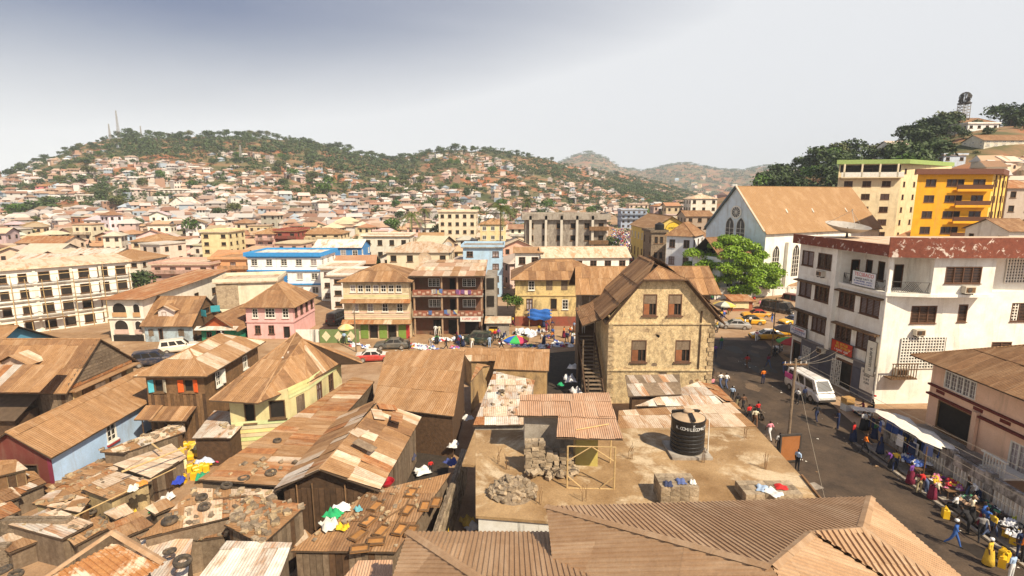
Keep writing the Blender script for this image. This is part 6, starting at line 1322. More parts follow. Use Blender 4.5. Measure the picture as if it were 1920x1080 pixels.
for k in range(150):                # right hill and far slope shanties
    Y_ = rb.uniform(100, 230); X_ = Y_ * rb.uniform(.86, 1.05); massbox(X_, Y_, terrain(X_, Y_), rb.uniform(5, 9), rb.uniform(4, 7), rb.choice([2.6, 3.0]), rb.gauss(0, .4), rb.choices(WALLC, WALLW)[0][1], rb.choices(ROOFC, ROOFW)[0][1], 1) if Y_ < 165 and free(X_, Y_, 5, FOOT) else None
for k in range(60):
    Y_ = rb.uniform(1400, 2000); X_ = Y_ * rb.uniform(.02, .5); massbox(X_, Y_, terrain(X_, Y_), rb.uniform(10, 18), 10, rb.choice([5, 8]), rb.gauss(0, .4), rb.choices(WALLC, WALLW)[0][1], rb.choices(ROOFC, ROOFW)[0][1], rb.choice([0, 1]))
me = bpy.data.meshes.new('hillside_houses'); me.from_pydata(V_, [], F_); me.update(); ca_ = me.color_attributes.new('tint', 'FLOAT_COLOR', 'CORNER')
arr = np.empty((len(me.loops), 4), 'f4'); arr[:, 3] = 1; k = 0
for p, c in zip(F_, C_): arr[k:k + len(p), :3] = c; k += len(p)
ca_.data.foreach_set('color', arr.ravel())
hm = M('hill_house_paint', (.6, .5, .4), var=0, bump=0); t = hm.node_tree; bs = [n for n in t.nodes if n.type == 'BSDF_PRINCIPLED'][0]; at_ = N(t, 'ShaderNodeVertexColor', layer_name='tint'); t.links.new(at_.outputs[0], bs.inputs['Base Color']); me.materials.append(hm)
tag(link('hillside_houses', me), 'dense mass of small cream and rust houses covering the hillside', 'houses', kind='stuff')
# ---------------------------------------------------------------- trees
def leaf_cloud(lobes, n, size, seed, flat=.0):
    """leaf-sized faces through the shell and inside of several lobes; returns verts, faces (numpy)"""
    r = np.random.RandomState(seed); w_ = np.array([l[3] ** 2 for l in lobes]); idx = r.choice(len(lobes), n, p=w_ / w_.sum()); L_ = np.array(lobes)[idx]
    d = r.normal(size=(n, 3)); d /= np.linalg.norm(d, axis=1)[:, None]; d[:, 2] = np.where(d[:, 2] < -.45, -d[:, 2], d[:, 2]); rad = (1 - .42 * r.random_sample(n) ** 2.2)[:, None]
    c = L_[:, :3] + d * rad * L_[:, 3:4] * np.array([1, 1, 1 - flat]); c += r.normal(scale=size * .4, size=(n, 3))
    nn = d * .7 + r.normal(scale=.6, size=(n, 3)) + np.array([0, 0, .35]); nn /= np.linalg.norm(nn, axis=1)[:, None]
    a = np.cross(nn, r.normal(size=(n, 3))); a /= np.linalg.norm(a, axis=1)[:, None]; b = np.cross(nn, a); s = size * r.uniform(.55, 1.25, n)[:, None]
    v = np.stack([c - a * s, c + b * s * .6, c + a * s, c - b * s * .6], 1).reshape(-1, 3); return v
def cloud_mesh(name, v, m):
    me = bpy.data.meshes.new(name); n = len(v) // 4; me.vertices.add(len(v)); me.vertices.foreach_set('co', v.ravel()); me.loops.add(len(v)); me.loops.foreach_set('vertex_index', np.arange(len(v))); me.polygons.add(n)
    me.polygons.foreach_set('loop_start', np.arange(n) * 4); me.polygons.foreach_set('loop_total', np.full(n, 4)); me.update(); me.validate(); me.materials.append(mat(m)); return me
def crown_lobes(r, k=8, sq=.75):
    out = [(0, 0, 0, .62)]
    for i in range(k): a = r.uniform(0, 6.28); q = r.uniform(.3, .62); out.append((q * math.cos(a), q * math.sin(a), r.uniform(-.25, .42) * sq, r.uniform(.26, .45)))
    return out
def trunk_mesh(name, h, r0, limbs, spread, seed, m='bark', lean=.05):
    r = random.Random(seed); mb = MB(); top = V((r.uniform(-lean, lean) * h, r.uniform(-lean, lean) * h, h)); mb.tube((0, 0, -.06 * h), V((top.x * .5, top.y * .5, h * .5)), r0, r0 * .75, 7); mb.tube(V((top.x * .5, top.y * .5, h * .5)), top, r0 * .75, r0 * .5, 7)
    for i in range(limbs):
        a = 6.28 * i / limbs + r.uniform(-.4, .4); s = V((top.x, top.y, h)) * r.uniform(.6, 1); e = s + V((math.cos(a) * spread, math.sin(a) * spread, spread * r.uniform(.4, .9))); mb.tube(s, e, r0 * .42, r0 * .15, 5)
    return mb.mesh(name, [m])
CROWNS = {}
for mname in ('leaf_dark', 'leaf_olive', 'leaf_green'):
    CROWNS[mname] = [cloud_mesh('crown', leaf_cloud(crown_lobes(random.Random(s * 7 + 1), 9), 520, .115, s), mname) for s in range(5)]
TR = [trunk_mesh('trunk', 1.0, .07, 4, .45, s) for s in range(3)]
tree_n = {}
def tree(x, y, h, cr, m, label, z=None, sq=.8, name='tree', group=None, bottom=.35):
    z = terrain(x, y) if z is None else z; T = thing(name, label, 'tree', (x, y, z - .3), rb.uniform(0, 6.28), group)
    t = link('trunk', rb.choice(TR), T); t.scale = (cr * .7, cr * .7, h * .45)
    c = link('crown', rb.choice(CROWNS[m]), T); zs = h * rb.uniform(.46, .58); c.scale = (cr, cr * rb.uniform(.85, 1.15), zs); c.location = (0, 0, h - zs * .86); return T
KINDW = {'leaf_dark': 'dark green', 'leaf_olive': 'dry olive', 'leaf_green': 'mid green'}
def rel_tree(m, x, y, z, h, grp):
    lab = f'{KINDW[m]} {grp}{"tall " if h > 9 else "small " if h < 6 else ""}tree {relation(x, y, z + h * .6)}'; k = used.get(lab, 0); used[lab] = k + 1
    if k:
        px, py = proj(x, y, z + h * .6); b2 = sorted(LAND, key=lambda q: (q[1] - px) ** 2 + 4 * (q[2] - py) ** 2)[1 + k % 5]
        lab = lab.replace(' tree ', [' spreading tree ', ' leaning tree ', ' bushy tree ', ' thin tree ', ' broad tree '][min(4, k - 1)]).replace('well ', '') + (', right of ' if px > b2[1] else ', left of ') + b2[0]
        if len(lab.split()) > 16: lab = lab.replace(' the ', ' ').replace(' green', '').replace('just ', '')
        if len(lab.split()) > 16: lab = ' '.join(lab.split()[:16])
    return lab
# ridge line and slope trees, left
for u0, u1, n, hs in ((-5, 120, 14, (7, 11)), (120, 245, 12, (8, 12)), (250, 500, 26, (9, 13)), (500, 760, 24, (9, 13)), (780, 900, 10, (8, 13)), (900, 1200, 14, (7, 11))):
    for i in range(n):
        u = u0 + (u1 - u0) * (i + rb.random()) / n; yr = lerp_tab(YRL, u); Y_ = yr * rb.uniform(.90, 1.0); X_ = (u - 960) / 1000 * Y_; h = rb.uniform(hs[0] * .6, hs[1] * 1.12) * (.75 + .5 * noise.noise(V((u * .03, 2, 0))) ); m = rb.choices(['leaf_dark', 'leaf_olive'], [4, 1])[0]
        tree(X_, Y_, h, h * rb.uniform(.42, .6), m, rel_tree(m, X_, Y_, terrain(X_, Y_), h, 'ridge '), group='trees on the left ridge')
k = 0
while k < 150:
    Y_ = rb.uniform(140, 560); X_ = Y_ * rb.uniform(-.98, .3); u = 960 + 1000 * X_ / Y_
    if Y_ > lerp_tab(YRL, u) or not free(X_, Y_, 1.5, [(a, b, c * .8) for a, b, c in FOOT]): continue
    if abs(X_ - STX(Y_)) < 8: continue
    h = rb.uniform(5, 10) if Y_ > 200 else rb.uniform(4.5, 7.5); m = rb.choices(['leaf_dark', 'leaf_olive', 'leaf_green'], [3, 3, 3])[0]
    tree(X_, Y_, h, h * rb.uniform(.42, .62), m, rel_tree(m, X_, Y_, terrain(X_, Y_), h, ''), group='trees among the hillside houses'); k += 1
# right hill wood, tree by tree
for i in range(88):
    u = rb.uniform(1415, 1800) if i < 76 else rb.uniform(1800, 1930); Y_ = rb.uniform(150, 240) if i < 76 else rb.uniform(225, 255); X_ = (u - 960) / 1000 * Y_
    if not free(X_, Y_, 2.5, [(a, b, c * .9) for a, b, c in FOOT]) or (1745 < u < 1880 and Y_ < 238): continue
    h = rb.uniform(8, 13); m = rb.choices(['leaf_dark', 'leaf_olive', 'leaf_green'], [7, 1.4, 1])[0]; tree(X_, Y_, h, h * rb.uniform(.45, .62), m, rel_tree(m, X_, Y_, terrain(X_, Y_), h, 'wood '), group='trees of the right hill wood')
for px, py, Y_, h, cr, m, lab in ((1246, 402, 172, 12, 6.6, 'leaf_dark', 'large dark round tree beside the blue grey building'), (970, 446, 135, 7, 4.2, 'leaf_green', 'bushy green tree left of the grey concrete building'), (712, 474, 128, 6, 4.0, 'leaf_green', 'low green tree right of the deep blue house'), (690, 470, 131, 5.5, 3.2, 'leaf_olive', 'olive bush beside the deep blue house'),
        (272, 545, 100, 7, 3.6, 'leaf_dark', 'dark tree squeezed behind the scaffolded block'), (1215, 458, 135, 5, 3.0, 'leaf_green', 'small tree beside the yellow hall'), (1150, 430, 160, 9, 3.5, 'leaf_dark', 'narrow dark tree at the start of market street'), (1195, 375, 330, 12, 7, 'leaf_green', 'bright green tree at the end of the valley'), (1030, 378, 330, 12, 6.5, 'leaf_green', 'green tree in the valley behind the concrete building'), (610, 378, 320, 11, 5.5, 'leaf_green', 'big green tree low on the left hillside')):
    p = GY(px, py, Y_); tree(p.x, p.y, h, cr, m, lab, name='tree')
for i, (u, Y_, h) in enumerate(((1742, 222, 9), (1756, 226, 10), (1730, 216, 11), (1712, 224, 12), (1878, 238, 9), (1892, 240, 12), (1908, 236, 13), (1922, 240, 12), (1700, 200, 11), (1680, 215, 12), (1762, 205, 6), (1800, 214, 5), (1822, 196, 4.5), (1885, 205, 6), (1905, 200, 5), (1780, 196, 5))):
    X_ = (u - 960) / 1000 * Y_; tree(X_, Y_, h, h * .55, 'leaf_dark', rel_tree('leaf_dark', X_, Y_, terrain(X_, Y_), h, 'hilltop '), group='trees around the hilltop houses')
# one mass of woodland over the ridge
vs = []; r_ = random.Random(3); cnt = 0
LC = [leaf_cloud(crown_lobes(random.Random(s), 6), 44, .24, 100 + s) for s in range(6)]
while cnt < 4800:
    Y_ = r_.uniform(260, 980); X_ = Y_ * r_.uniform(-1.0, .36); u = 960 + 1000 * X_ / Y_; yr = lerp_tab(YRL, u)
    if Y_ > yr * 1.0: continue
    wm = woodmask(X_, Y_)
    if not wm and (r_.random() > (.9 if noise.noise(V((X_ * .02, Y_ * .02, 9))) > .12 else (.22 if Y_ < 420 else .42)) or Y_ < 190 or not free(X_, Y_, 1, FOOT)): continue
    h = r_.uniform(4, 9) if wm else r_.uniform(2.6, 6.4); vs.append(r_.choice(LC) * np.array([h * .55, h * .55, h * .42]) + np.array([X_, Y_, terrain(X_, Y_) + h * .45])); cnt += 1
for i in range(620):
    u = r_.uniform(1400, 1920); Y_ = r_.uniform(140, 245); X_ = (u - 960) / 1000 * Y_
    if not free(X_, Y_, 2.5, [(a, b, c * .9) for a, b, c in FOOT]) or (u > 1740 and r_.random() < .2): continue
    h = r_.uniform(1.2, 2.6) if u > 1740 else r_.uniform(3, 6); vs.append(r_.choice(LC) * np.array([h * .6, h * .6, h * .45]) + np.array([X_, Y_, terrain(X_, Y_) + h * .3]))
for i in range(1100):               # far hills scrub
    Y_ = r_.uniform(1500, 2600); X_ = Y_ * r_.uniform(.0, .55); h = r_.uniform(9, 18); vs.append(r_.choice(LC)[:4 * 26] * np.array([h, h, h * .6]) + np.array([X_, Y_, terrain(X_, Y_) + h * .2]))
tag(link('woodland', cloud_mesh('woodland', np.concatenate(vs).astype('f4'), 'leaf_dark')), 'dark green woodland covering the ridge and gullies', 'woodland', kind='stuff')
# the bright green tree by the boundary wall
p = V((42.0, 101.5, 0)); T = thing('almond_tree', 'bright green spreading tree with layered branches in front of the church', 'tree', p)
r_ = random.Random(8); lob = []
for k, (z, rad) in enumerate(((3.4, 8.4), (5.0, 9.4), (6.8, 8.8), (8.6, 7.4), (10.2, 5.2), (11.3, 2.8))):
    n = int(rad * 2.3)
    for i in range(n):
        a = 6.28 * i / n + r_.uniform(-.3, .3); q = rad * r_.uniform(.35, .98); lob.append((q * math.cos(a), q * math.sin(a), z + r_.uniform(-.5, .5) - q * .06, r_.uniform(1.1, 2.0)))
link('crown', cloud_mesh('crown', leaf_cloud(lob, 46000, .23, 4, flat=.45), 'leaf_bright'), T); mb = MB(); mb.tube((0, 0, -.2), (.2, 0, 4), .42, .34, 9); mb.tube((.2, 0, 4), (.1, .1, 9.5), .34, .1, 8)
for i in range(26): a = 2.4 * i; z = 2.6 + .27 * i; l_ = 6.8 - .2 * i; mb.tube((.15, 0, z), (math.cos(a) * l_, math.sin(a) * l_, z + .9), .13, .03, 5)
mb.obj('trunk', 'bark', T)
# palms
def palm(name, label, x, y, h, cr, z=None, seed=0):
    r = random.Random(seed); z = terrain(x, y) if z is None else z; T = thing(name, label, 'palm', (x, y, z - .2)); mb = MB(); pts = [V((math.sin(k / 6 * 1.2 + seed) * .3, 0, h * k / 6)) for k in range(7)]
    for k in range(6): mb.tube(pts[k], pts[k + 1], .26 - .02 * k, .25 - .02 * k, 7)
    mb.obj('trunk', 'bark', T); fb = MB()
    for k in range(22):
        a = 6.28 * k / 22 + r.uniform(-.15, .15); e = r.uniform(-.5, 1.1); prev = pts[6]
        for s in range(6):
            t_ = (s + 1) / 6; q = pts[6] + V((math.cos(a) * cr * t_ * math.cos(e * .6), math.sin(a) * cr * t_ * math.cos(e * .6), cr * (e * .75 * t_ - t_ * t_ * .75))); d = (q - prev).normalized(); sd_ = d.cross(V((0, 0, 1))).normalized() * cr * .22 * (1.15 - t_ * .6)
            for w2 in range(3):
                b0 = prev.lerp(q, w2 / 3); b1 = prev.lerp(q, (w2 + .7) / 3); drop = V((0, 0, -cr * .09)); fb.add([b0, b1, b1 + sd_ + drop + d * .2], [(0, 1, 2)]); fb.add([b0, b1, b1 - sd_ + drop + d * .2], [(0, 1, 2)])
            prev = q
    fb.obj('fronds', 'leaf_palm', T); return T
for i, (px, pyt, Y_, h, cr, lab) in enumerate(((937, 386, 150, 10, 5.0, 'tall palm with drooping fronds left of the concrete building'), (770, 400, 185, 8, 4.6, 'palm behind the brown balcony house'), (990, 374, 240, 9, 4.2, 'thin palm above the grey concrete building'), (797, 392, 210, 7, 3.2, 'small palm right of the middle palm'), (552, 405, 260, 9, 4, 'palm above the dark red balcony building'), (575, 402, 265, 8, 4, 'second palm above the dark red balcony building'))):
    p = GY(px, pyt, Y_); palm('palm_tree', lab, p.x, p.y, max(4, p.z - terrain(p.x, p.y)), cr, seed=i)
for px, py, Y_, s, lab in ((965, 555, 79.6, 1.6, 'green bush left of the yellow house'), (952, 545, 82, 1.3, 'shrub in the alley beside the balcony house')):
    p = GY(px, py + 25, Y_); tree(p.x, p.y, s * 2, s, 'leaf_green', lab, z=max(0, p.z - .3), name='bush')
# ---------------------------------------------------------------- vehicles
def wheel_meshes():
    t = MB(); t.lathe([(.19, -.1), (.31, -.1), (.335, -.06), (.335, .06), (.31, .1), (.19, .1)], 18); r = MB(); r.lathe([(.01, .075), (.06, .085), (.1, .06), (.2, .085), (.205, -.08), (.01, -.08)], 14)
    for k in range(5): a = 1.257 * k; r.box(.07, .19, -.025, .025, .06, .09, X=Matrix.Rotation(a, 4, 'Z'))
    return t.mesh('tyre', ['rubber']), r.mesh('rim', ['steel'])
TYRE, RIM = wheel_meshes()
M('lamp_glass', (.75, .72, .66), var=0, bump=0, rough=.15, spec=.6); M('tail_lamp', (.4, .02, .015), var=0, bump=0, rough=.2)
CARS = {
 'sedan': dict(st=[(-2.2, .32, .78, .78), (-2.05, .24, .92, .84), (-1.3, .2, .95, .86), (0, .2, .93, .87), (.9, .2, .9, .86), (1.6, .22, .82, .84), (2.1, .26, .72, .8), (2.25, .34, .6, .72)], gh=(-1.55, 1.05, -.9, .25, .9, 1.42), wb=(-1.3, 1.38)),
 'suv': dict(st=[(-2.25, .4, 1.0, .84), (-2.1, .32, 1.12, .88), (0, .3, 1.1, .9), (1.0, .3, 1.08, .9), (1.9, .34, 1.0, .88), (2.2, .4, .8, .82)], gh=(-2.15, 1.15, -2.0, .5, 1.08, 1.78), wb=(-1.35, 1.4)),
 'van': dict(st=[(-2.4, .36, 1.05, .84), (-2.3, .28, 1.12, .88), (0, .26, 1.12, .9), (1.7, .26, 1.1, .9), (2.2, .3, .98, .86), (2.4, .38, .75, .8)], gh=(-2.38, 2.15, -2.2, 1.45, 1.1, 2.05), wb=(-1.5, 1.5)),
}
def car(label, kind, px, py, rz, col, top=None, name=None, side=None, loc=None, group=None):
    d = CARS[kind]; p = loc or G(px, py); T = thing(name or {'sedan': 'car', 'suv': 'off_road_car', 'van': 'minibus'}[kind], label, {'sedan': 'car', 'suv': 'car', 'van': 'van'}[kind], p + V((0, 0, .012)), rz, group)
    mb = MB(); rings = []
    for x, zl, zt, hw in d['st']: rings.append([(x, -hw * .9, zl), (x, -hw, zl + .2), (x, -hw, zt - .14), (x, -hw * .88, zt), (x, hw * .88, zt), (x, hw, zt - .14), (x, hw, zl + .2), (x, hw * .9, zl)])
    for a, b in zip(rings, rings[1:]): mb.add(a + b, [(i, (i + 1) % 8, 8 + (i + 1) % 8, 8 + i)[::-1] for i in range(8)])
    mb.add(rings[0], [tuple(range(8))]); mb.add(rings[-1], [tuple(range(7, -1, -1))])
    body = mb.obj('body', 'carpaint', T, color=side or col)
    if side:                                            # second colour on bonnet and boot
        for i in (0, 1, 2, 3, 4, 5):
            if i + 1 < len(rings) and not (d['gh'][0] + .3 < rings[i][0][0] < d['gh'][1] - .5): a, b = rings[i], rings[i + 1]; MB().quad(V(a[3]) + V((0, 0, .006)), V(b[3]) + V((0, 0, .006)), V(b[4]) + V((0, 0, .006)), V(a[4]) + V((0, 0, .006))).obj('bonnet_panel', 'carpaint', T, color=col)
    b0, b1, t0, t1, zb, zr = d['gh']; hb, ht = d['st'][2][3] * .9, d['st'][2][3] * .74; zb -= .02
    Bt = [V((b0, -hb, zb)), V((b1, -hb, zb)), V((b1, hb, zb)), V((b0, hb, zb))]; Tp = [V((t0, -ht, zr - .05)), V((t1, -ht, zr - .05)), V((t1, ht, zr - .05)), V((t0, ht, zr - .05))]; cr = [V((t0 + .15, -ht * .8, zr)), V((t1 - .15, -ht * .8, zr)), V((t1 - .15, ht * .8, zr)), V((t0 + .15, ht * .8, zr))]
    g = MB(); 
    for i in range(4): j = (i + 1) % 4; g.quad(Bt[i], Bt[j], Tp[j], Tp[i]); g.quad(Tp[i], Tp[j], cr[j], cr[i])
    g.add(cr, [(0, 1, 2, 3)]); cab = g.obj('cabin', 'carpaint', T, color=top or col)
    def pane(a, b, c, e, u0, u1, v0, v1, nm):
        P = lambda u, v: a.lerp(b, u).lerp(e.lerp(c, u), v); n = (b - a).cross(e - a).normalized() * .012; MB().quad(P(u0, v0) + n, P(u1, v0) + n, P(u1, v1) + n, P(u0, v1) + n).obj(nm, 'glass', cab)
    pane(Bt[1], Bt[2], Tp[2], Tp[1], .08, .92, .1, .92, 'windscreen'); pane(Bt[3], Bt[0], Tp[0], Tp[3], .1, .9, .14, .9, 'rear_window')
    ns = 3 if kind != 'sedan' else 2
    for k in range(ns): u0, u1 = .07 + k * .88 / ns, .07 + (k + 1) * .88 / ns - .05; pane(Bt[0], Bt[1], Tp[1], Tp[0], u0, u1, .12, .88, 'side_window'); pane(Bt[2], Bt[3], Tp[3], Tp[2], u0, u1, .12, .88, 'side_window')
    for x in d['wb']:
        for s in (-1, 1):
            X = Matrix.Translation((x, s * (d['st'][2][3] - .06), .33)) @ Matrix.Rotation(-s * math.pi / 2, 4, 'X'); w_ = link('wheel', TYRE, T, X=X); link('rim', RIM, w_)
    f = d['st'][-1]; r = d['st'][0]
    for s in (-1, 1):
        lbox(T, 'headlight', 'lamp_glass', f[0] - .1, f[0] + .02, s * f[3] * .6 - .16, s * f[3] * .6 + .16, f[2] - .16, f[2] - .02); lbox(T, 'tail_light', 'tail_lamp', r[0] - .02, r[0] + .05, s * r[3] * .72 - .1, s * r[3] * .72 + .1, r[2] - .24, r[2] - .06)
        lbox(T, 'mirror', 'metal_dark', b1 - .35, b1 - .22, s * (hb + .1) - .07, s * (hb + .1) + .07, zb + .08, zb + .22)
    lbox(T, 'bumper', 'metal_dark', f[0] - .05, f[0] + .07, -f[3] * .95, f[3] * .95, f[1] - .02, f[1] + .16); lbox(T, 'bumper', 'metal_dark', r[0] - .07, r[0] + .05, -r[3] * .95, r[3] * .95, r[1] - .02, r[1] + .16)
    return T
car('grey saloon car parked in the side street', 'sedan', 736, 653, R(180 + 4), (.11, .11, .10))
car('dark green off-road car parked before the balcony house', 'suv', 893, 645, R(180 - 6), (.018, .035, .025))
car('white and red hatchback half hidden behind the tan shed roof', 'sedan', 702, 676, R(10), (.75, .72, .68), side=(.5, .05, .04))
T = car('white minibus with pink sticker parked before the white corner building', 'van', 1516, 742, R(-84), (.80, .78, .76)); T.scale = (1.12, 1.1, 1.1)
lbox(T, 'pink_sticker', 'trim', -2.3, -1.2, -.935, -.905, 1.1, 1.6, (.65, .10, .35))
TX = (.78, .42, .02)
car('white roofed yellow taxi in front of the others', 'sedan', 1437, 636, R(172), (.80, .78, .74), side=TX, top=(.82, .8, .76))
car('yellow taxi with dark roof behind the white roofed taxi', 'sedan', 1405, 608, R(172), TX, top=(.06, .06, .06))
car('red topped yellow taxi furthest in the taxi rank', 'sedan', 1418, 596, R(170), (.72, .36, .03), top=(.4, .03, .03))
car('blue roofed yellow taxi beside the white corner building', 'sedan', 1487, 608, R(196), TX, top=(.06, .09, .18))
car('half hidden yellow taxi beside the brown grey parasol', 'sedan', 1466, 628, R(185), TX, top=(.75, .72, .66)); car('silver saloon waiting behind the taxi rank', 'sedan', 1377, 616, R(168), (.4, .39, .37))
T = car('black minibus parked against the boundary wall', 'van', 1458, 590, R(-52), (.02, .018, .017)); T.scale = (1.15,) * 3
T = car('dark red minibus behind the black minibus', 'van', 1496, 577, R(-60), (.16, .015, .015)); T.scale = (1.15,) * 3
car('dark blue off-road car beside the dormer house', 'suv', 290, 684, R(25), (.018, .025, .05))
car('white estate car beside the faded blue house', 'suv', 337, 660, R(30), (.75, .70, .6))
car('dark van in the alley right of the pink house', 'van', 634, 606, R(80), (.03, .028, .028))
T = thing('blue_truck', 'blue lorry with white load in the market crowd', 'truck', V((STX(108) - 2.4, 108, 0)), R(80)); lbox(T, 'cab', 'carpaint', 1.6, 3.0, -1, 1, .5, 2.4, (.03, .12, .45)); lbox(T, 'cargo_bed', 'carpaint', -3, 1.5, -1.1, 1.1, .7, 2.5, (.03, .12, .5)); lbox(T, 'load', 'cloth', -2.9, 1.4, -1.0, 1.0, 2.501, 2.9, (.7, .7, .72)); lbox(T, 'windscreen', 'glass', 3.001, 3.02, -.85, .85, 1.4, 2.2)
for x in (-2, 2.2):
    for s in (-1, 1): w_ = link('wheel', TYRE, T, X=Matrix.Translation((x, s, .42)) @ Matrix.Rotation(-s * math.pi / 2, 4, 'X') @ Matrix.Scale(1.25, 4)); link('rim', RIM, w_)
def motorbike(label, px, py, rz, col):
    T = thing('motorbike', label, 'motorbike', G(px, py) + V((0, 0, .012)), rz, 'parked motorbikes')
    for x in (-.62, .62): w_ = link('wheel', TYRE, T, X=Matrix.Translation((x, 0, .31)) @ Matrix.Rotation(math.pi / 2, 4, 'X') @ Matrix.Diagonal((.92, .92, .45, 1))); link('rim', RIM, w_)
    mb = MB(); mb.tube((-.62, 0, .31), (.15, 0, .45), .04, .04); mb.tube((.62, 0, .31), (.4, 0, 1.0), .035, .035); mb.tube((.4, 0, .95), (-.3, 0, .7), .04, .04); mb.tube((.4, -.33, 1.05), (.4, .33, 1.05), .02, .02); mb.box(-.15, .2, -.13, .13, .28, .58); mb.obj('frame', 'metal_dark', T)
    lbox(T, 'fuel_tank', 'carpaint', -.02, .38, -.13, .13, .72, .93, col); lbox(T, 'seat', 'rubber', -.7, -.04, -.13, .13, .74, .84); lbox(T, 'headlight', 'lamp_glass', .46, .53, -.08, .08, .82, .98)
motorbike('motorbike with pale fairing at the corner of the gable house', 1345, 622, R(250), (.5, .5, .5)); motorbike('dark motorbike standing at the stall umbrella', 1455, 662, R(200), (.06, .06, .07)); motorbike('red motorbike beside the walking pair in red', 1422, 783, R(95), (.35, .03, .03)); motorbike('small motorbike by the kerb near white stall', 1634, 806, R(200), (.4, .4, .42))
# ---------------------------------------------------------------- people
def body_template(pose):
    """one skinned surface; joints in metres, x right, -y facing, z up"""
    J = {}
    hip = V((0, 0, .92)); lean = pose.get('lean', 0); sit = pose.get('sit', 0)
    if sit: hip = V((0, 0, .48))
    ch = hip + V((0, -math.sin(lean) * .32, math.cos(lean) * .32)); nk = hip + V((0, -math.sin(lean) * .52, math.cos(lean) * .52)); hd0 = nk + V((0, -.02 - math.sin(lean) * .1, .1 * math.cos(lean * .6))); hd1 = hd0 + V((0, -.02, .14))
    P = [hip, hip.lerp(ch, .5), ch, nk, hd0, hd1]; E = [(0, 1), (1, 2), (2, 3), (3, 4), (4, 5)]; Rr = [(.145, .105), (.13, .095), (.165, .11), (.055, .055), (.082, .095), (.07, .085)]; seg = [(0, 1, 't'), (1, 2, 's'), (2, 3, 's'), (3, 4, 'k'), (4, 5, 'h')]
    def chain(start, pts, rad, names):
        prev = start
        for p, r, nme in zip(pts, rad, names): P.append(V(p)); Rr.append((r, r)); k = len(P) - 1; E.append((prev, k)); seg.append((prev, k, nme)); prev = k
    for s, key in ((-1, 'L'), (1, 'R')):
        sh = ch + V((s * .185, 0, .12)); a, b = pose.get('arm' + key, (.1, .15)); el = sh + V((s * .05, -math.sin(a) * .28, -math.cos(a) * .28)); wr = el + V((s * .02, -math.sin(a + b) * .25, -math.cos(a + b) * .25)); hn = wr + (wr - el) * .35
        chain(2, [sh, el, wr, hn], [.062, .046, .036, .028], 'ssaa')
        hp = hip + V((s * .1, 0, -.06)); t_, c_ = pose.get('leg' + key, (0, 0)); kn = hp + V((s * .01, -math.sin(t_) * .43, -math.cos(t_) * .43)); an = kn + V((0, -math.sin(t_ - c_) * .41, -math.cos(t_ - c_) * .41)); toe = an + V((s * .015, -.15, -.045))
        chain(0, [hp, kn, an, toe], [.092, .062, .044, .036], 'ttlf')
    me = bpy.data.meshes.new('person'); me.from_pydata([tuple(p) for p in P], E, []); me.update(); o = bpy.data.objects.new('person_tmp', me); COL.objects.link(o); md = o.modifiers.new('skin', 'SKIN'); md.use_smooth_shade = True
    if not me.skin_vertices: me.attributes.new('tmp', 'FLOAT', 'POINT')
    return o, P, seg, Rr
POSES = {'stand': dict(armL=(.05, .15), armR=(.0, .2)), 'walk': dict(legL=(.42, .12), legR=(-.38, .35), armL=(-.4, .2), armR=(.45, .35)), 'stride': dict(legL=(-.35, .3), legR=(.4, .1), armL=(.5, .5), armR=(-.35, .2), lean=.08), 'sit': dict(sit=1, legL=(1.5, 1.45), legR=(1.45, 1.5), armL=(.6, .7), armR=(.5, .9), lean=.15), 'bend': dict(lean=.9, armL=(.2, .2), armR=(.4, .1), legL=(.15, .2), legR=(-.05, .1)), 'carry': dict(armL=(2.6, .4), armR=(.05, .15), legL=(.25, .1), legR=(-.2, .2)), 'hold': dict(armL=(.3, 1.3), armR=(.3, 1.3))}
TEMPL = {}
for nme, ps in POSES.items():
    o, P, seg, Rr = body_template(ps); me = o.data
    bm = bmesh.new(); bm.from_mesh(me); ly = bm.verts.layers.skin.verify(); bm.verts.ensure_lookup_table()
    for i, v_ in enumerate(bm.verts): v_[ly].radius = Rr[i]; v_[ly].use_root = (i == 0)
    bm.to_mesh(me); bm.free(); sb = o.modifiers.new('sub', 'SUBSURF'); sb.levels = 1; sb.render_levels = 1
    bpy.context.view_layer.update(); dg = bpy.context.evaluated_depsgraph_get(); nm = bpy.data.meshes.new_from_object(o.evaluated_get(dg)); bpy.data.objects.remove(o)
    zmin = min(v_.co.z for v_ in nm.vertices)
    for v_ in nm.vertices: v_.co.z -= zmin
    off = V((0, 0, -zmin)); kinds = []
    for f in nm.polygons:
        c = f.center; best = None
        for a, b, k in seg:
            A_, B_ = P[a] + off, P[b] + off; ab = B_ - A_; t_ = max(0, min(1, (c - A_).dot(ab) / max(1e-9, ab.length_squared))); dd = (c - A_ - ab * t_).length / (Rr[a][0] * (1 - t_) + Rr[b][0] * t_ + .03)
            if best is None or dd < best[0]: best = (dd, k)
        k = best[1]; hd = P[5] + off
        if k == 'h': k = 'r' if (c.z > hd.z + .0 or c.y > hd.y + .035) else 'h'
        kinds.append({'h': 0, 'k': 0, 'a': 0, 'r': 1, 's': 2, 't': 3, 'l': 3, 'f': 4}[k])
    nm.materials.clear()
    for _ in range(5): nm.materials.append(mat('skin'))
    nm.polygons.foreach_set('material_index', kinds); nm.polygons.foreach_set('use_smooth', [True] * len(kinds)); TEMPL[nme] = nm
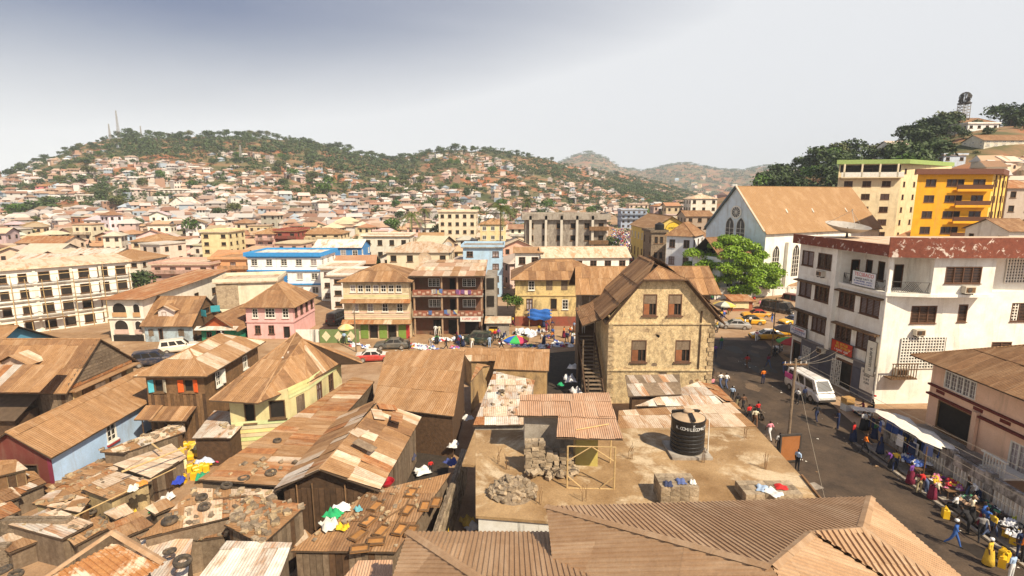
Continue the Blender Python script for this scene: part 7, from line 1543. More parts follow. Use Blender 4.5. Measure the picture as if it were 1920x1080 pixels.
DYE = {'white': (.78, .76, .73), 'red': (.55, .03, .025), 'orange': (.75, .19, .02), 'blue': (.05, .14, .45), 'pale blue': (.38, .50, .68), 'dark': (.03, .028, .03), 'navy': (.025, .035, .09), 'yellow': (.70, .45, .05), 'khaki': (.45, .36, .2), 'maroon': (.20, .02, .05), 'grey': (.32, .3, .28), 'green': (.06, .25, .08), 'purple': (.2, .06, .3), 'pink': (.68, .25, .3), 'denim': (.09, .12, .22), 'brown': (.18, .09, .05), 'cream': (.7, .6, .42)}
DM = {k: M('dye_' + k.replace(' ', '_'), c, tuple(x * .75 for x in c), var=.1, scale=9, bump=.25, bscale=12, rough=.95) for k, c in DYE.items()}
HEAD = {}
def person(label, loc, rz, shirt, trousers, pose='stand', hh=1.0, skirt=None, load=None, cap=None, group=None, z=None, face=True):
    T = thing('person', label, 'person', loc, rz, group); s = hh * rb.uniform(.95, 1.04); T.scale = (s * 1.06, s * 1.06, s)
    b = link('body', TEMPL[pose], T)
    for i, m_ in ((2, shirt), (3, trousers), (4, 'dark'), (1, None)):
        b.material_slots[i].link = 'OBJECT'; b.material_slots[i].material = DM[m_] if m_ else mat('hair')
    if skirt: MB().lathe([(.17, 1.02), (.2, .85), (.24, .5), (.29, .12), (.27, .11)], 12).obj('skirt', DM[skirt], T, smooth=True)
    if cap: MB().lathe([(.1, 1.6), (.115, 1.66), (.1, 1.72), (.01, 1.75)], 10).obj('cap', DM[cap], T, smooth=True)
    if load:
        L_ = garment('head_load', (0, 0, 1.72), .7, .55, .4, DYE[load], rb.uniform(0, 3), T) if load != 'basin' else MB().lathe([(.01, 1.73), (.22, 1.73), (.34, 1.9), (.32, 1.9), (.2, 1.76), (.01, 1.76)], 14).obj('head_basin', 'steel', T)
    return T
for lab, px, py, rz, sh, tr, ps, kw in [
 ('man in white shirt, left of the pair walking on the road', 1350, 727, 200, 'white', 'denim', 'walk', {}), ('man in white shirt, right of the pair walking on the road', 1361, 728, 195, 'white', 'denim', 'walk', {}),
 ('person in dark clothes with bag at the gable house corner', 1334, 712, 160, 'dark', 'dark', 'walk', {}), ('person in dark shirt at the rusty shed edge', 1382, 768, 190, 'dark', 'khaki', 'stand', {}), ('person in brown top beside the rusty shed edge', 1393, 770, 200, 'brown', 'dark', 'walk', {}),
 ('man in red shirt nearer the shed', 1404, 790, 190, 'red', 'dark', 'stride', {}), ('man in red shirt pushing a motorbike', 1420, 785, 195, 'red', 'dark', 'hold', {}), ('woman in pink top and white trousers on the road', 1442, 824, 20, 'pink', 'white', 'walk', {}),
 ('man in orange shirt crossing the road', 1620, 851, 60, 'orange', 'dark', 'stride', {}), ('man in pale blue shirt leaning at the brown cabinet', 1494, 882, 110, 'pale blue', 'dark', 'stand', {}), ('man in blue patterned suit walking on the road', 1787, 1024, 40, 'blue', 'blue', 'stride', dict(cap='white')),
 ('person in flowing yellow robe and white cap', 1852, 1060, 30, 'yellow', 'yellow', 'stand', dict(skirt='yellow', cap='white')), ('man in grey shirt walking behind the yellow robed person', 1837, 1012, 330, 'grey', 'dark', 'walk', {}), ('person in lilac shirt at the bottom right corner', 1893, 1090, 200, 'pale blue', 'white', 'stand', {}),
 ('trader in maroon top and khaki trousers at the shoe stall', 1722, 925, 150, 'maroon', 'khaki', 'bend', {}), ('driver in white shirt beside the white minibus', 1494, 758, 300, 'white', 'dark', 'hold', {}), ('person in dark clothes at the minibus door', 1507, 757, 20, 'navy', 'dark', 'stand', {}), ('seated trader in dark dress before the white corner building', 1618, 776, 250, 'maroon', 'dark', 'sit', {}), ('seated woman in red scarf beside the trader', 1637, 774, 230, 'dark', 'dark', 'sit', dict(cap='red')),
 ('person in green shirt on the top balcony', 0, 0, 260, 'green', 'dark', 'stand', dict(at=(35.4, 54.2, 11.0))), ('man in white shirt between the taxis', 1396, 616, 240, 'white', 'dark', 'stand', {}), ('second man in white shirt beside the dark roofed taxi', 1406, 612, 200, 'white', 'dark', 'stand', {}), ('woman in pink walking before the white taxi', 1418, 640, 160, 'pink', 'white', 'walk', {}), ('boy in yellow shirt riding at the gable house corner', 1345, 617, 250, 'yellow', 'green', 'sit', {}), ('person in red at the kiosk', 1413, 572, 10, 'red', 'dark', 'stand', {}), ('woman in pink dress by the boundary wall', 1424, 578, 30, 'pink', 'pink', 'walk', dict(skirt='pink')), ('person with white cap behind the taxis', 1409, 584, 200, 'white', 'navy', 'stand', dict(cap='white')), ('person in blue trousers near the umbrella', 1357, 598, 150, 'pink', 'blue', 'bend', {}), ('person in orange under the parasol', 1366, 594, 120, 'orange', 'khaki', 'stand', {}), ('stall keeper in white at the fruit umbrella', 1452, 668, 100, 'white', 'dark', 'bend', {}), ('second stall keeper beside the fruit umbrella', 1466, 664, 250, 'white', 'grey', 'sit', {}), ('woman in pale blue by the fruit umbrella', 1488, 672, 200, 'pale blue', 'navy', 'stand', dict(skirt='navy')), ('dark dressed person beside the black minibus', 1447, 605, 180, 'navy', 'blue', 'walk', {}),
 ('man in black striding past the striped umbrella', 940, 656, 260, 'dark', 'dark', 'stride', {}), ('man in dark shirt walking in the side street', 837, 656, 80, 'dark', 'dark', 'walk', {}), ('person in pale blue beside the green car', 918, 652, 200, 'pale blue', 'pale blue', 'stand', {}), ('person with blue bundle behind the market goods', 860, 648, 150, 'blue', 'dark', 'bend', {}), ('woman in white top by the green car', 868, 650, 90, 'white', 'navy', 'stand', dict(skirt='navy')), ('person in red cap at the green car rear', 928, 640, 200, 'red', 'dark', 'stand', {}), ('person in dark clothes beside the grey saloon', 768, 655, 270, 'brown', 'dark', 'stand', {}),
 ('person in white at the shop door of balcony house', 817, 630, 180, 'white', 'white', 'stand', {}), ('second person in white at the shop door', 824, 631, 190, 'cream', 'cream', 'stand', {}), ('person in pale blue at the right shop', 880, 625, 170, 'pale blue', 'grey', 'stand', {}), ('person in grey outside the green shop doors', 673, 634, 190, 'grey', 'white', 'stand', {}), ('person in white beside the wooden pole', 654, 648, 150, 'white', 'navy', 'sit', {}), ('person in blue beside the wooden pole', 646, 645, 180, 'pale blue', 'dark', 'stand', {}), ('child in red in the narrow yard', 808, 890, 200, 'red', 'dark', 'stand', dict(hh=.7)), ('person in green cloth behind the tarp stall', 455, 838, 160, 'green', 'pale blue', 'bend', {}), ('person in blue wrap beside the green one', 463, 836, 190, 'pale blue', 'pale blue', 'stand', dict(skirt='pale blue')), ('white capped shopper at the green shop', 417, 644, 10, 'white', 'dark', 'stand', dict(cap='white')), ('person in pink on the dark stair landing', 0, 0, 190, 'pink', 'grey', 'stand', dict(at=(7.6, 55.1, 5.4))), ('seated trader in white by market goods', 1792, 963, 220, 'white', 'dark', 'sit', {}), ('dark dressed trader at the clothes table', 1815, 1000, 200, 'dark', 'dark', 'bend', {}), ('seller in navy under the white stall tarp', 1688, 838, 240, 'navy', 'dark', 'stand', {}), ('woman in purple wrap beside the shoe stall', 1706, 908, 210, 'purple', 'maroon', 'stand', dict(skirt='maroon'))]:
    at_ = kw.pop('at', None); loc = V(at_) if at_ else G(px, py, .012)
    person(lab, loc, R(rz), sh, tr, ps, **kw)
# crowd in the market street: the nearest ones singly, the rest one mass
CC = ['white', 'white', 'pale blue', 'red', 'blue', 'dark', 'yellow', 'purple', 'pink', 'cream', 'maroon', 'navy', 'green', 'orange']
cm = MB(); seen_ = {}
for i in range(620):
    Y_ = 100 + 215 * rb.random() ** 1.25; X_ = STX(Y_) + rb.uniform(-4.6, 4.6)
    sh, tr = rb.choice(CC), rb.choice(['dark', 'navy', 'denim', 'white', 'brown', 'maroon'])
    if i < 60:
        person(f'shopper in {sh} and {tr} in the crowded market street', (X_, Y_, .012), rb.uniform(0, 6.28), sh, tr, rb.choice(['stand', 'walk', 'stride', 'carry', 'hold']), group='market street crowd', load=rb.choice([None, None, 'white', 'blue', 'basin']))
    else:
        h = rb.uniform(1.5, 1.75); 
        for prof, c in (([(.1, 0), (.15, .45), (.17, .85)], CC.index(sh) if False else len(CC)), ([(.17, .85), (.22, 1.3), (.08, 1.45)], CC.index(sh)), ([(.08, 1.45), (.1, 1.55), (.1, 1.65), (.01, 1.72)], len(CC) + 1)): cm.lathe(prof, 6, c, Matrix.Translation((X_, Y_, .01)))
        if rb.random() < .3: cm.box(X_ - .35, X_ + .35, Y_ - .3, Y_ + .3, 1.72, 2.0, CC.index(rb.choice(CC)))
tag(cm.obj('market_crowd', [DM[c] for c in CC] + [DM['navy'], 'skin']), 'dense crowd of shoppers filling the far market street', 'crowd', kind='stuff')
# scattered people of the side street market
for i in range(34):
    px = rb.uniform(955, 1118) if i < 24 else rb.uniform(780, 960); py = rb.uniform(612, 652) if i < 24 else rb.uniform(636, 656); sh, tr = rb.choice(CC), rb.choice(['dark', 'navy', 'maroon', 'white', 'brown'])
    person(f'{"trader" if i % 2 else "shopper"} in {sh} top and {tr} bottoms {"among the goods left of the gable house" if i < 24 else "in the side street"}', G(px, py, .012), rb.uniform(0, 6.28), sh, tr, rb.choice(['sit', 'bend', 'stand', 'hold', 'walk']), group='side street market people', skirt=rb.choice([None, None, tr]))
for i in range(22):
    y = rb.uniform(22.5, 44); x = rb.choice([28.3, 28.6, 30.3]) + rb.uniform(-.5, .2); sh, tr = rb.choice(CC), rb.choice(['dark', 'navy', 'maroon', 'denim']); ps = rb.choice(['sit', 'bend', 'stand', 'hold', 'walk'])
    person(f'{dict(sit="seated", bend="bending", stand="standing", hold="busy", walk="walking")[ps]} trader in {sh} and {tr} at the kerbside tables', (x, y, .14 if x > 28.45 else .012), rb.uniform(0, 6.28), sh, tr, ps, group='kerbside traders', skirt=rb.choice([None, tr]))
for i, (px, py) in enumerate(((1372, 752), (1340, 670), (1352, 655), (1400, 690), (1336, 735), (1430, 720), (1470, 700), (1415, 800), (1460, 850), (1530, 790), (1440, 690), (1500, 690))):
    sh, tr = CC[(i * 5 + 2) % len(CC)], ['dark', 'navy', 'denim', 'brown'][i % 4]; person(f'walker in {sh} and {tr} on the dusty main road', G(px, py, .02), rb.uniform(2.5, 3.8), sh, tr, ['walk', 'stride', 'stand'][i % 3], group='people walking on the main road')
for i in range(14):
    px = rb.uniform(1325, 1378); py = rb.uniform(560, 605); sh = rb.choice(CC); person(f'person in {sh} in the crowd behind the gable house', G(px, py, .012), rb.uniform(0, 6.28), sh, 'navy', rb.choice(['stand', 'hold', 'walk']), group='crowd beside the parasol')
# ---------------------------------------------------------------- stalls, parasols, goods
def parasol(label, px, py, r, cols, h=2.3, z=0, loc=None):
    T = thing('parasol', label, 'parasol', loc or G(px, py, z), rb.uniform(0, .5)); MB().tube((0, 0, 0), (0, 0, h + .25), .03, .025, 6).obj('pole', 'steel', T)
    n = 8
    for k in range(n):
        a, b = 2 * math.pi * k / n, 2 * math.pi * (k + 1) / n; P = lambda an, rr, zz: (math.cos(an) * rr, math.sin(an) * rr, zz); m_ = (a + b) / 2
        MB().add([P(a, r, h - .35), P(m_, r * .95, h - .36), P(b, r, h - .35), P(b, r * .55, h + .02), P(a, r * .55, h + .02), (0, 0, h + .2), P(a, r * .99, h - .5), P(m_, r * .94, h - .55), P(b, r * .99, h - .5)], [(0, 1, 3, 4), (1, 2, 3), (4, 3, 5), (0, 6, 7, 1), (1, 7, 8, 2)]).obj('panel', 'cloth', T, color=cols[k % len(cols)])
    return T
parasol('striped parasol in blue, green, red and yellow over market goods', 968, 664, 1.7, [(.03, .12, .5), (.05, .4, .1), (.55, .05, .12), (.75, .5, .05)])
parasol('yellow and grey parasol beside the kiosk', 1357, 592, 1.9, [(.7, .5, .12), (.16, .14, .13), (.6, .62, .5)])
parasol('faded green, red and yellow parasol over the fruit stall', 1482, 668, 1.8, [(.12, .4, .12), (.5, .06, .06), (.7, .5, .03)])
parasol('brown grey parasol beside the white corner building', 1477, 642, 1.9, [(.16, .12, .10), (.22, .17, .14)])
parasol('small pale yellow parasol near the wooden pole', 650, 640, 1.1, [(.72, .5, .2), (.75, .62, .35)])
T = house('market_kiosk', 'kiosk with mossy yellow roof behind the taxis', 'kiosk', G(1373, 588), G(1410, 588), 3, 2.2, 'shed', .5, .4, 'paint', (.35, .12, .06), roofm='roof_moss' if 'roof_moss' in MATS else 'roof_rust', ops={0: [(.3, 1.0, 1.6, .8, 'hole')]}); lbox(T, 'painted_panel', 'trim', .05, 2.7, -.08, -.004, .9, 2.0, (.72, .62, .36))
def table(label, a, b, w_, name='market_table', top=(.3, .2, .12), h=.72, legs=True, z=0.012, cat='table'):
    a, b = V(a), V(b); T = thing(name, label, cat, (a.x, a.y, z), math.atan2(b.y - a.y, b.x - a.x), 'market tables'); L_ = (b - a).length
    lbox(T, 'top', 'wood', 0, L_, 0, w_, h - .05, h)
    for x in (.08, L_ - .14):
        for y in (.06, w_ - .12): lbox(T, 'leg', 'wood_dark', x, x + .06, y, y + .06, 0, h - .051)
    return T
PAL = [(.78, .76, .74), (.78, .76, .74), (.6, .62, .68), (.06, .12, .4), (.5, .04, .05), (.03, .03, .035), (.3, .06, .25), (.7, .45, .05), (.1, .3, .15), (.6, .2, .3), (.2, .25, .5), (.45, .3, .2)]
CN = {0: 'white', 1: 'white', 2: 'pale grey', 3: 'blue', 4: 'red', 5: 'black', 6: 'purple', 7: 'yellow', 8: 'green', 9: 'pink', 10: 'indigo', 11: 'tan'}
def heap(label, loc, rx, ry, h, n, group='heaps of market goods', pal=None, name='goods_heap', cat='goods', small=.45, rz=0):
    T = thing(name, label, cat, loc, rz, group)
    for i in range(n):
        a = rb.uniform(0, 6.28); q = math.sqrt(rb.random()); x, y = rx * q * math.cos(a), ry * q * math.sin(a); c = rb.choice(pal or PAL); s = small * rb.uniform(.7, 1.4)
        o = link('garment', rb.choice(CR), T, c); o.location = (x, y, h * (1 - q) * rb.uniform(.4, 1)); o.scale = (s, s * rb.uniform(.6, 1), s * rb.uniform(.3, .55)); o.rotation_euler = (rb.gauss(0, .2), rb.gauss(0, .2), rb.uniform(0, 6.28))
    return T
# goods along the side street
for i in range(34):
    px = 812 + i * 9.2 + rb.uniform(-4, 4) if i < 32 else rb.uniform(780, 820); py = 650 - (px - 800) * .055 + rb.uniform(-12, 10) if px < 960 else rb.uniform(618, 655)
    heap(f'{["white", "mixed", "blue and white", "red and white"][i % 4]} clothes spread on the ground at the {["left", "middle", "right"][min(2, int(i / 11))]} of the street market', G(px, py, .02), .9, .7, .3, 11, pal=[PAL, PAL[:4] + PAL[:2], PAL[:3] + [PAL[3]], PAL[:2] + [PAL[4]]][i % 4])
for i, (px, py) in enumerate(((668, 648), (686, 652), (795, 655), (810, 652), (775, 648))): heap(f'small goods pile {["beside the wooden pole", "left of the grey saloon", "right of the grey saloon", "behind the tan shed ridge", "at the grey saloon bonnet"][i]}', G(px, py, .02), .7, .5, .35, 10, pal=PAL[:5])
T = thing('blue_tarpaulin', 'blue tarpaulin stretched in front of the yellow house', 'tarpaulin', GY(1012, 590, 79.4))
mb = crumple(3.4, 1.7, .5, 5, 11); mb.obj('sheet', 'cloth', T, color=(.03, .13, .45), X=Matrix.Rotation(R(62), 4, 'X'), smooth=True)
for x in (-1.6, 1.6): MB().tube((x, -.3, -1.9), (x, -.1, .9), .04, .04, 5).obj('post', 'bamboo', T)
heap('big heap of white cloth bundles beside the yellow house', G(985, 628), 1.5, 1.1, 1.3, 26, pal=[PAL[0], PAL[0], PAL[2]], small=1.0, name='white_bundles')
# pole-side wood, gate panel with diamonds
T = thing('painted_fence', 'green and yellow diamond painted fence right of the pink house', 'fence', G(600, 643)); lbox(T, 'board', 'trim', 0, 5.4, 0, .08, 0, 1.9, (.16, .22, .08))
for k in range(3): MB().add([(.9 + k * 1.7, -.012, .2), (1.5 + k * 1.7, -.012, .95), (.9 + k * 1.7, -.012, 1.7), (.3 + k * 1.7, -.012, .95)], [(0, 1, 2, 3)]).obj('diamond', 'trim', T, color=(.72, .62, .4))
T = thing('white_fence', 'whitewashed wall beside the diamond fence', 'wall', G(556, 642)); lbox(T, 'panel', 'whitewash', 0, 3.2, 0, .15, 0, 1.8)
# utility poles and wires
def pole(label, base, h, r=.12, arms=1, name='utility_pole'):
    T = thing(name, label, 'utility pole', base); MB().tube((0, 0, -.3), (0, 0, h), r, r * .75, 8).obj('shaft', 'wood_grey', T)
    for k in range(arms): lbox(T, 'crossarm', 'wood', -.9, .9, -.06, .06, h - .5 - k * .7, h - .38 - k * .7)
    for k in range(arms):
        for x in (-.8, -.4, .4, .8): MB().tube((x, 0, h - .38 - k * .7), (x, 0, h - .2 - k * .7), .04, .03, 6).obj('insulator', 'frame_white', T)
    return T
pb = G(1476, 846); pole('tall weathered utility pole beside the brown cabinet', pb, 7.6); ptop = pb + V((0, 0, 7.2))
pole('thin pole beside the fruit parasol', G(1446, 668), 7.5, .08); pole('thin crooked pole left of the grey saloon', G(668, 660), 6.4, .1, 0); pole('short pole behind the tan shed ridge', G(882, 690), 3.4, .07, 0)
def wire(a, b, sag, label, r=.012, m='steel'):
    a, b = V(a), V(b); pts = [a.lerp(b, k / 14) - V((0, 0, sag * 4 * (k / 14) * (1 - k / 14))) for k in range(15)]; tag(MB().path(pts, r, 4).obj('wire', m), label, 'wire', 'overhead wires')
M('wire_grey', (.30, .25, .19), var=.1, bump=0)
for i, (dx, dz) in enumerate(((-.8, 0), (-.4, 0), (.4, 0), (.8, 0))):
    wire(ptop + V((dx, 0, dz)), V((23.0 + i * 1.7, 6, 6.6 + .25 * i)), .5, f'{["leftmost", "second", "third", "rightmost"][i]} overhead wire running along the road to bottom right', m='wire_grey')
    wire(ptop + V((dx, 0, dz)), V((33.6 + .2 * i, 56 - i * 1.5, 3.9 + .3 * i)), .35, f'{["lowest", "lower", "upper", "highest"][i]} service wire from the pole to the white corner building', m='wire_grey')
wire(ptop, G(1300, 905, 4.6) * .3 + V((20.5, 25, 0)) * .7, .3, 'stay wire slanting from the pole to the road edge', m='wire_grey')
T = thing('brown_cabinet', 'brown street cabinet board leaning beside the utility pole', 'cabinet', G(1478, 868), R(8)); lbox(T, 'panel', 'trim', -.75, .75, -.06, .06, .25, 2.2, (.34, .13, .04)); mb = MB(); [mb.box(*a) for a in ((-.85, .85, -.09, .09, 2.2, 2.32), (-.87, -.75, -.09, .09, 0, 2.2), (.75, .87, -.09, .09, 0, 2.2), (-.75, .75, -.09, .09, .12, .25))]; mb.obj('frame', 'metal_dark', T)
tag(MB().box(-.6, .6, -.4, .4, 0, .05).obj('paving_slab', 'concrete', X=Matrix.Translation(G(1523, 913)) @ Matrix.Rotation(.3, 4, 'Z')), 'loose pale slab on the road beside the flat roof', 'slab')
# right-hand stalls under the compound wall
T = thing('tarp_roof_stall', 'stall roofed by dirty white tarpaulin in front of the peach house', 'stall', V((30.1, 37.8, 0)))
mb = crumple(2.4, 6.2, .35, 21, 11); mb.obj('tarpaulin', 'cloth', T, color=(.74, .70, .62), X=Matrix.Translation((.1, 0, 2.55)) @ Matrix.Rotation(R(14), 4, 'Y'), smooth=True)
for x, y in ((-1, -2.9), (-1, 2.9), (1.0, -2.9), (1.0, 2.9)): MB().tube((x, y, 0), (x, y, 2.6), .045, .045, 5).obj('post', 'wood', T)
for k in range(16): MB().add([(0, 0, 0), (.55, 0, 0), (.6, .03, -.9), (0, .03, -.85)], [(0, 1, 2, 3)]).obj('hung_garment', 'cloth', T, color=rb.choice([PAL[3], PAL[3], PAL[5], PAL[0], PAL[10], (.02, .03, .08)]), X=Matrix.Translation((rb.uniform(-.9, .8), rb.uniform(-2.8, 2.8), 2.2)) @ Matrix.Rotation(R(90 + rb.gauss(0, 12)), 4, 'Z'))
TL = []
for i, (y, lab, pal) in enumerate(((35.2, 'table heaped with blue and white clothes under the tarpaulin stall', [PAL[3], PAL[0], PAL[10], PAL[3], PAL[2]]), (32.4, 'table with red and purple goods at the kerb', [PAL[4], PAL[6], PAL[9], PAL[0], PAL[7]]), (29.9, 'table of dark shoes and green bags', [PAL[5], PAL[5], PAL[8], PAL[0], PAL[11]]), (27.2, 'table with white packets beside the balusters', [PAL[0], PAL[0], PAL[5], PAL[2]]), (24.6, 'table of folded bright clothes near the blue booth', PAL))):
    table(lab.replace('table', 'low wooden table', 1), (28.75, y + 2.0), (28.75, y - .1), 1.3); heap('heap of ' + ['blue and white clothes', 'red and purple goods', 'dark shoes and green bags', 'white packets', 'folded bright clothes'][i] + ' on its kerbside table', V((29.4, y + .95, .74)), .85, .95, .35, 34, 'kerbside goods', pal, small=.34)
T = thing('blue_booth', 'tall bright blue booth against the compound wall', 'booth', V((30.15, 23.2, .13))); lbox(T, 'body', 'plastic', -.5, .35, -.6, .6, 0, 2.35, (.03, .13, .55)); lbox(T, 'roof', 'plastic', -.6, .45, -.7, .7, 2.351, 2.45, (.02, .09, .4)); lbox(T, 'door', 'plastic', -.53, -.501, -.4, .4, .1, 2.0, (.04, .2, .65)); lbox(T, 'notice', 'frame_white', -.545, -.531, -.15, .2, 1.3, 1.6)
heap('crates and jars crowded on the pavement by the corner building', V((32.6, 45.5, .02)), 1.2, 2, .5, 18, pal=[PAL[0], PAL[5], PAL[11], PAL[4]])
for i, (x, y) in enumerate(((31.6, 47.6), (31.6, 47.6))): tag(MB().box(-.45, .45, -.35, .35, 0 + i * .62, .6 + i * .62).obj('carton', 'cloth', color=[(.7, .68, .64), (.48, .28, .1)][i], X=Matrix.Translation((x, y, .02)) @ Matrix.Rotation(.2, 4, 'Z')), ['white carton at the foot of the corner building', 'brown carton stacked on the white carton'][i], 'box')
tag(MB().box(-1.1, 1.1, -.5, .5, .68, .75).obj('white_board_table', 'frame_white', X=Matrix.Translation(G(1622, 782)) @ Matrix.Rotation(-.3, 4, 'Z')), 'white slab table of the seated traders', 'table')
# jerrycans
def jerry_mesh():
    mb = MB(); mb.box(-.15, .15, -.11, .11, 0, .36); mb.add([(-.15, -.11, .36), (.15, -.11, .36), (.15, .11, .36), (-.15, .11, .36), (-.1, -.07, .42), (.06, -.07, .42), (.06, .07, .42), (-.1, .07, .42)], [(0, 1, 5, 4), (1, 2, 6, 5), (2, 3, 7, 6), (3, 0, 4, 7), (4, 5, 6, 7)]); mb.path([(.04, 0, .42), (.0, 0, .48), (-.1, 0, .48), (-.12, 0, .4)], .02, 5); mb.tube((.11, 0, .38), (.12, 0, .46), .035, .03, 8); return mb.mesh('jerrycan', ['plastic'])
JC = jerry_mesh(); YJ = (.80, .50, .02)
jl = []
for i in range(34):
    a = rb.uniform(0, 6.28); q = math.sqrt(rb.random()); p = G(372, 852, 0) + V((1.7 * q * math.cos(a), 2.3 * q * math.sin(a), rb.choice([.0, .0, .3]) * (1 - q)))
    jl.append((p, 'yellow jerrycan in the pile between the shacks', 'jerrycan pile between shacks', rb.choice([YJ, YJ, (.75, .55, .1), (.78, .7, .4)]), 1.25))
for i in range(14):
    p = G(362, 885, 0) + V((rb.uniform(-1, 1), rb.uniform(-1.6, 1.6), 0)); jl.append((p, 'yellow jerrycan in the lower pile by the lane', 'jerrycans by the lane', YJ, 1.25))
for px, py, lab in ((1886, 1008, 'upright yellow jerrycan beyond the gutter at right'), (1900, 1022, 'second yellow jerrycan beyond the gutter at right'), (1912, 1016, 'third yellow jerrycan at the right border'), (1882, 1050, 'yellow jerrycan behind the yellow robed person'), (1878, 1062, 'yellow jerrycan at the heels of the yellow robed person'), (1772, 970, 'orange jerrycan swung by the man in blue'), (1902, 985, 'lime jerrycan beside the blue booth')): jl.append((G(px, py, .02), lab, 'jerrycans on the pavement', YJ if 'lime' not in lab else (.6, .62, .05), 1.35))
for i in range(4): jl.append((G(812 + i * 7, 833, 0.02), 'yellow jerrycan in the row in the narrow yard', 'jerrycan row in the yard', YJ, 1.3))
for p, lab, grp, c, s in jl:
    o = tag(link('jerrycan', JC, None, c), lab, 'jerrycan', grp); o.location = p; o.rotation_euler = (rb.choice([0, 0, 1.3]) if 'pile' in lab else 0, 0, rb.uniform(0, 6.28)); o.scale = (s * 1.1,) * 3
    if o.rotation_euler[0]: o.location.z += .2
# tyres
TY = MB(); TY.lathe([(.22, -.1), (.3, -.13), (.38, -.1), (.41, 0), (.38, .1), (.3, .13), (.22, .1), (.24, 0), (.22, -.1)], 20); TYM = TY.mesh('tyre', ['rubber']); TYM.polygons.foreach_set('use_smooth', [True] * len(TYM.polygons))
for i, (px, py, z, lab) in enumerate([(457, 897, 3.15, 'tyre on the lane shed, left of a pair'), (508, 886, 3.2, 'tyre at the right edge of the lane shed'), (378, 932, 3.1, 'upper tyre at left of the tyre-strewn roof'), (383, 949, 3.1, 'lower tyre at left of the tyre-strewn roof'), (318, 976, 3.0, 'big tyre near the left corner of the tyre roof'), (342, 1052, 3.2, 'large tyre between the silver sheets'), (318, 1033, 2.9, 'tyre half buried above the silver strip'), (940, 733, 4.0, 'tyre on the pale patched shed'), (160, 945, .25, 'leftmost tyre in the tyre yard'), (178, 950, .25, 'second tyre in the tyre yard'), (195, 966, .25, 'near tyre in the tyre yard'), (172, 958, .5, 'tyre on top in the tyre yard'), (8, 1068, 1.6, 'leftmost tyre on the rough wall'), (30, 1076, 1.6, 'second tyre on the rough wall'), (425, 910, 3.1, 'small tyre at the near end of the lane shed'), (520, 826, 3.3, 'faint tyre further up the lane shed')]):
    o = tag(link('old_tyre', TYM), lab, 'tyre', 'old tyres'); o.location = G(px, py, z); s = rb.uniform(.7, .88) if i not in (4, 5) else 1.0; o.scale = (s, s, s); o.rotation_euler = (rb.gauss(0, .12), rb.gauss(0, .12), 0)
# stones, sticks and trays on the shack roofs
STM = [brick_mesh(.3, .22, .14, 'stone'), brick_mesh(.2, .24, .12, 'block'), brick_mesh(.36, .2, .12, 'quoin')]
def litter(label, quad, zs, n, name='roof_stones', cat='stones', mats=None, group='stones weighting roofs', s=1.0):
    q = [G(p[0], p[1], z) for p, z in zip(quad, zs)]; T = thing(name, label, cat, q[0], 0, group)
    for i in range(n):
        u, v_ = rb.random(), rb.random(); p = q[0].lerp(q[1], u).lerp(q[3].lerp(q[2], u), v_) - q[0]; o = put(T, rb.choice(STM), 'stone', p + V((0, 0, .1)), (rb.gauss(0, .2), rb.gauss(0, .2), rb.uniform(0, 3))); k = rb.uniform(.5, 1.2) * s; o.scale = (k, k, k)
    return T
for nm, n, s in (('stone_weighted_shack', 46, .9), ('tyre_roof_shed', 60, 1.0), ('rubble_roof_hut', 80, 1.4), ('rag_strip_shed', 26, 1), ('brown_cloth_shack', 14, .8), ('scrap_strip_shack', 34, 1), ('low_patch_shack', 14, 1), ('pale_plank_shack', 12, .8), ('tray_roof_shed', 60, .8), ('leaning_sheet_shack', 16, .9)):
    r_ = [x for x in SH if x[0] == nm][0]; litter(f'stones and rubble lying on the {nm.replace("_", " ")}', r_[2], r_[3], n, s=s)
litter('stones holding down the tarp stall roof', [(385, 818), (430, 818), (470, 778), (440, 776)], (2.35, 2.35, 2.5, 2.5), 12); litter('stones at the near end of the lane shed', [(400, 905), (525, 905), (560, 860), (470, 860)], (3.05, 3.05, 3.15, 3.15), 22); litter('rubble on the pale patched shed', [(900, 780), (985, 780), (1000, 720), (930, 705)], (3.5, 3.5, 3.9, 3.9), 26)
def tray(label, px, py, rz, l=.9, w_=.55):
    T = thing('wooden_tray', label, 'tray', G(px, py, 3.07), R(rz), 'wooden trays on the tin roof'); lbox(T, 'base', 'wood_tray' , -l / 2, l / 2, -w_ / 2, w_ / 2, 0, .02)
    for a in ((-l / 2, l / 2, -w_ / 2, -w_ / 2 + .06), (-l / 2, l / 2, w_ / 2 - .06, w_ / 2), (-l / 2, -l / 2 + .06, -w_ / 2 + .061, w_ / 2 - .061), (l / 2 - .06, l / 2, -w_ / 2 + .061, w_ / 2 - .061)): lbox(T, 'rim', 'wood', *a, .021, .11)
    return T
M('wood_tray', (.50, .24, .07), (.36, .16, .05), var=.3)
for i, (px, py, rz) in enumerate([(771, 925, 80), (705, 950, 70), (764, 957, 75), (691, 978, 65), (797, 950, 88), (818, 943, 86), (715, 996, 72), (750, 994, 75), (672, 1004, 60), (705, 1016, 5), (675, 1030, 10), (772, 997, 84)]): tray(['topmost wooden tray on the tin roof', 'tray near the red basin', 'middle tray with lid', 'tray left of centre with scraps', 'orange tray at the right side', 'tray at the far right by the wall', 'central tray with stones', 'tray beside the thin pole', 'long grey tray at the left', 'bright orange wide tray near the front', 'front left orange tray', 'tray beside the ribbed roof edge'][i], px, py, rz)
T = thing('red_basin', 'dark red plastic basin on the tin roof edge', 'basin', G(724, 908, 3.1)); MB().lathe([(.01, 0), (.35, 0), (.5, .22), (.47, .22), (.33, .03), (.01, .03)], 18).obj('bowl', 'plastic', T, color=(.4, .01, .02))
def stick(label, a, b, r=.045, m='bamboo', name='bamboo_pole'): tag(MB().tube(a, b, r, r * .8, 6).obj(name, m), label, 'pole', 'loose poles')
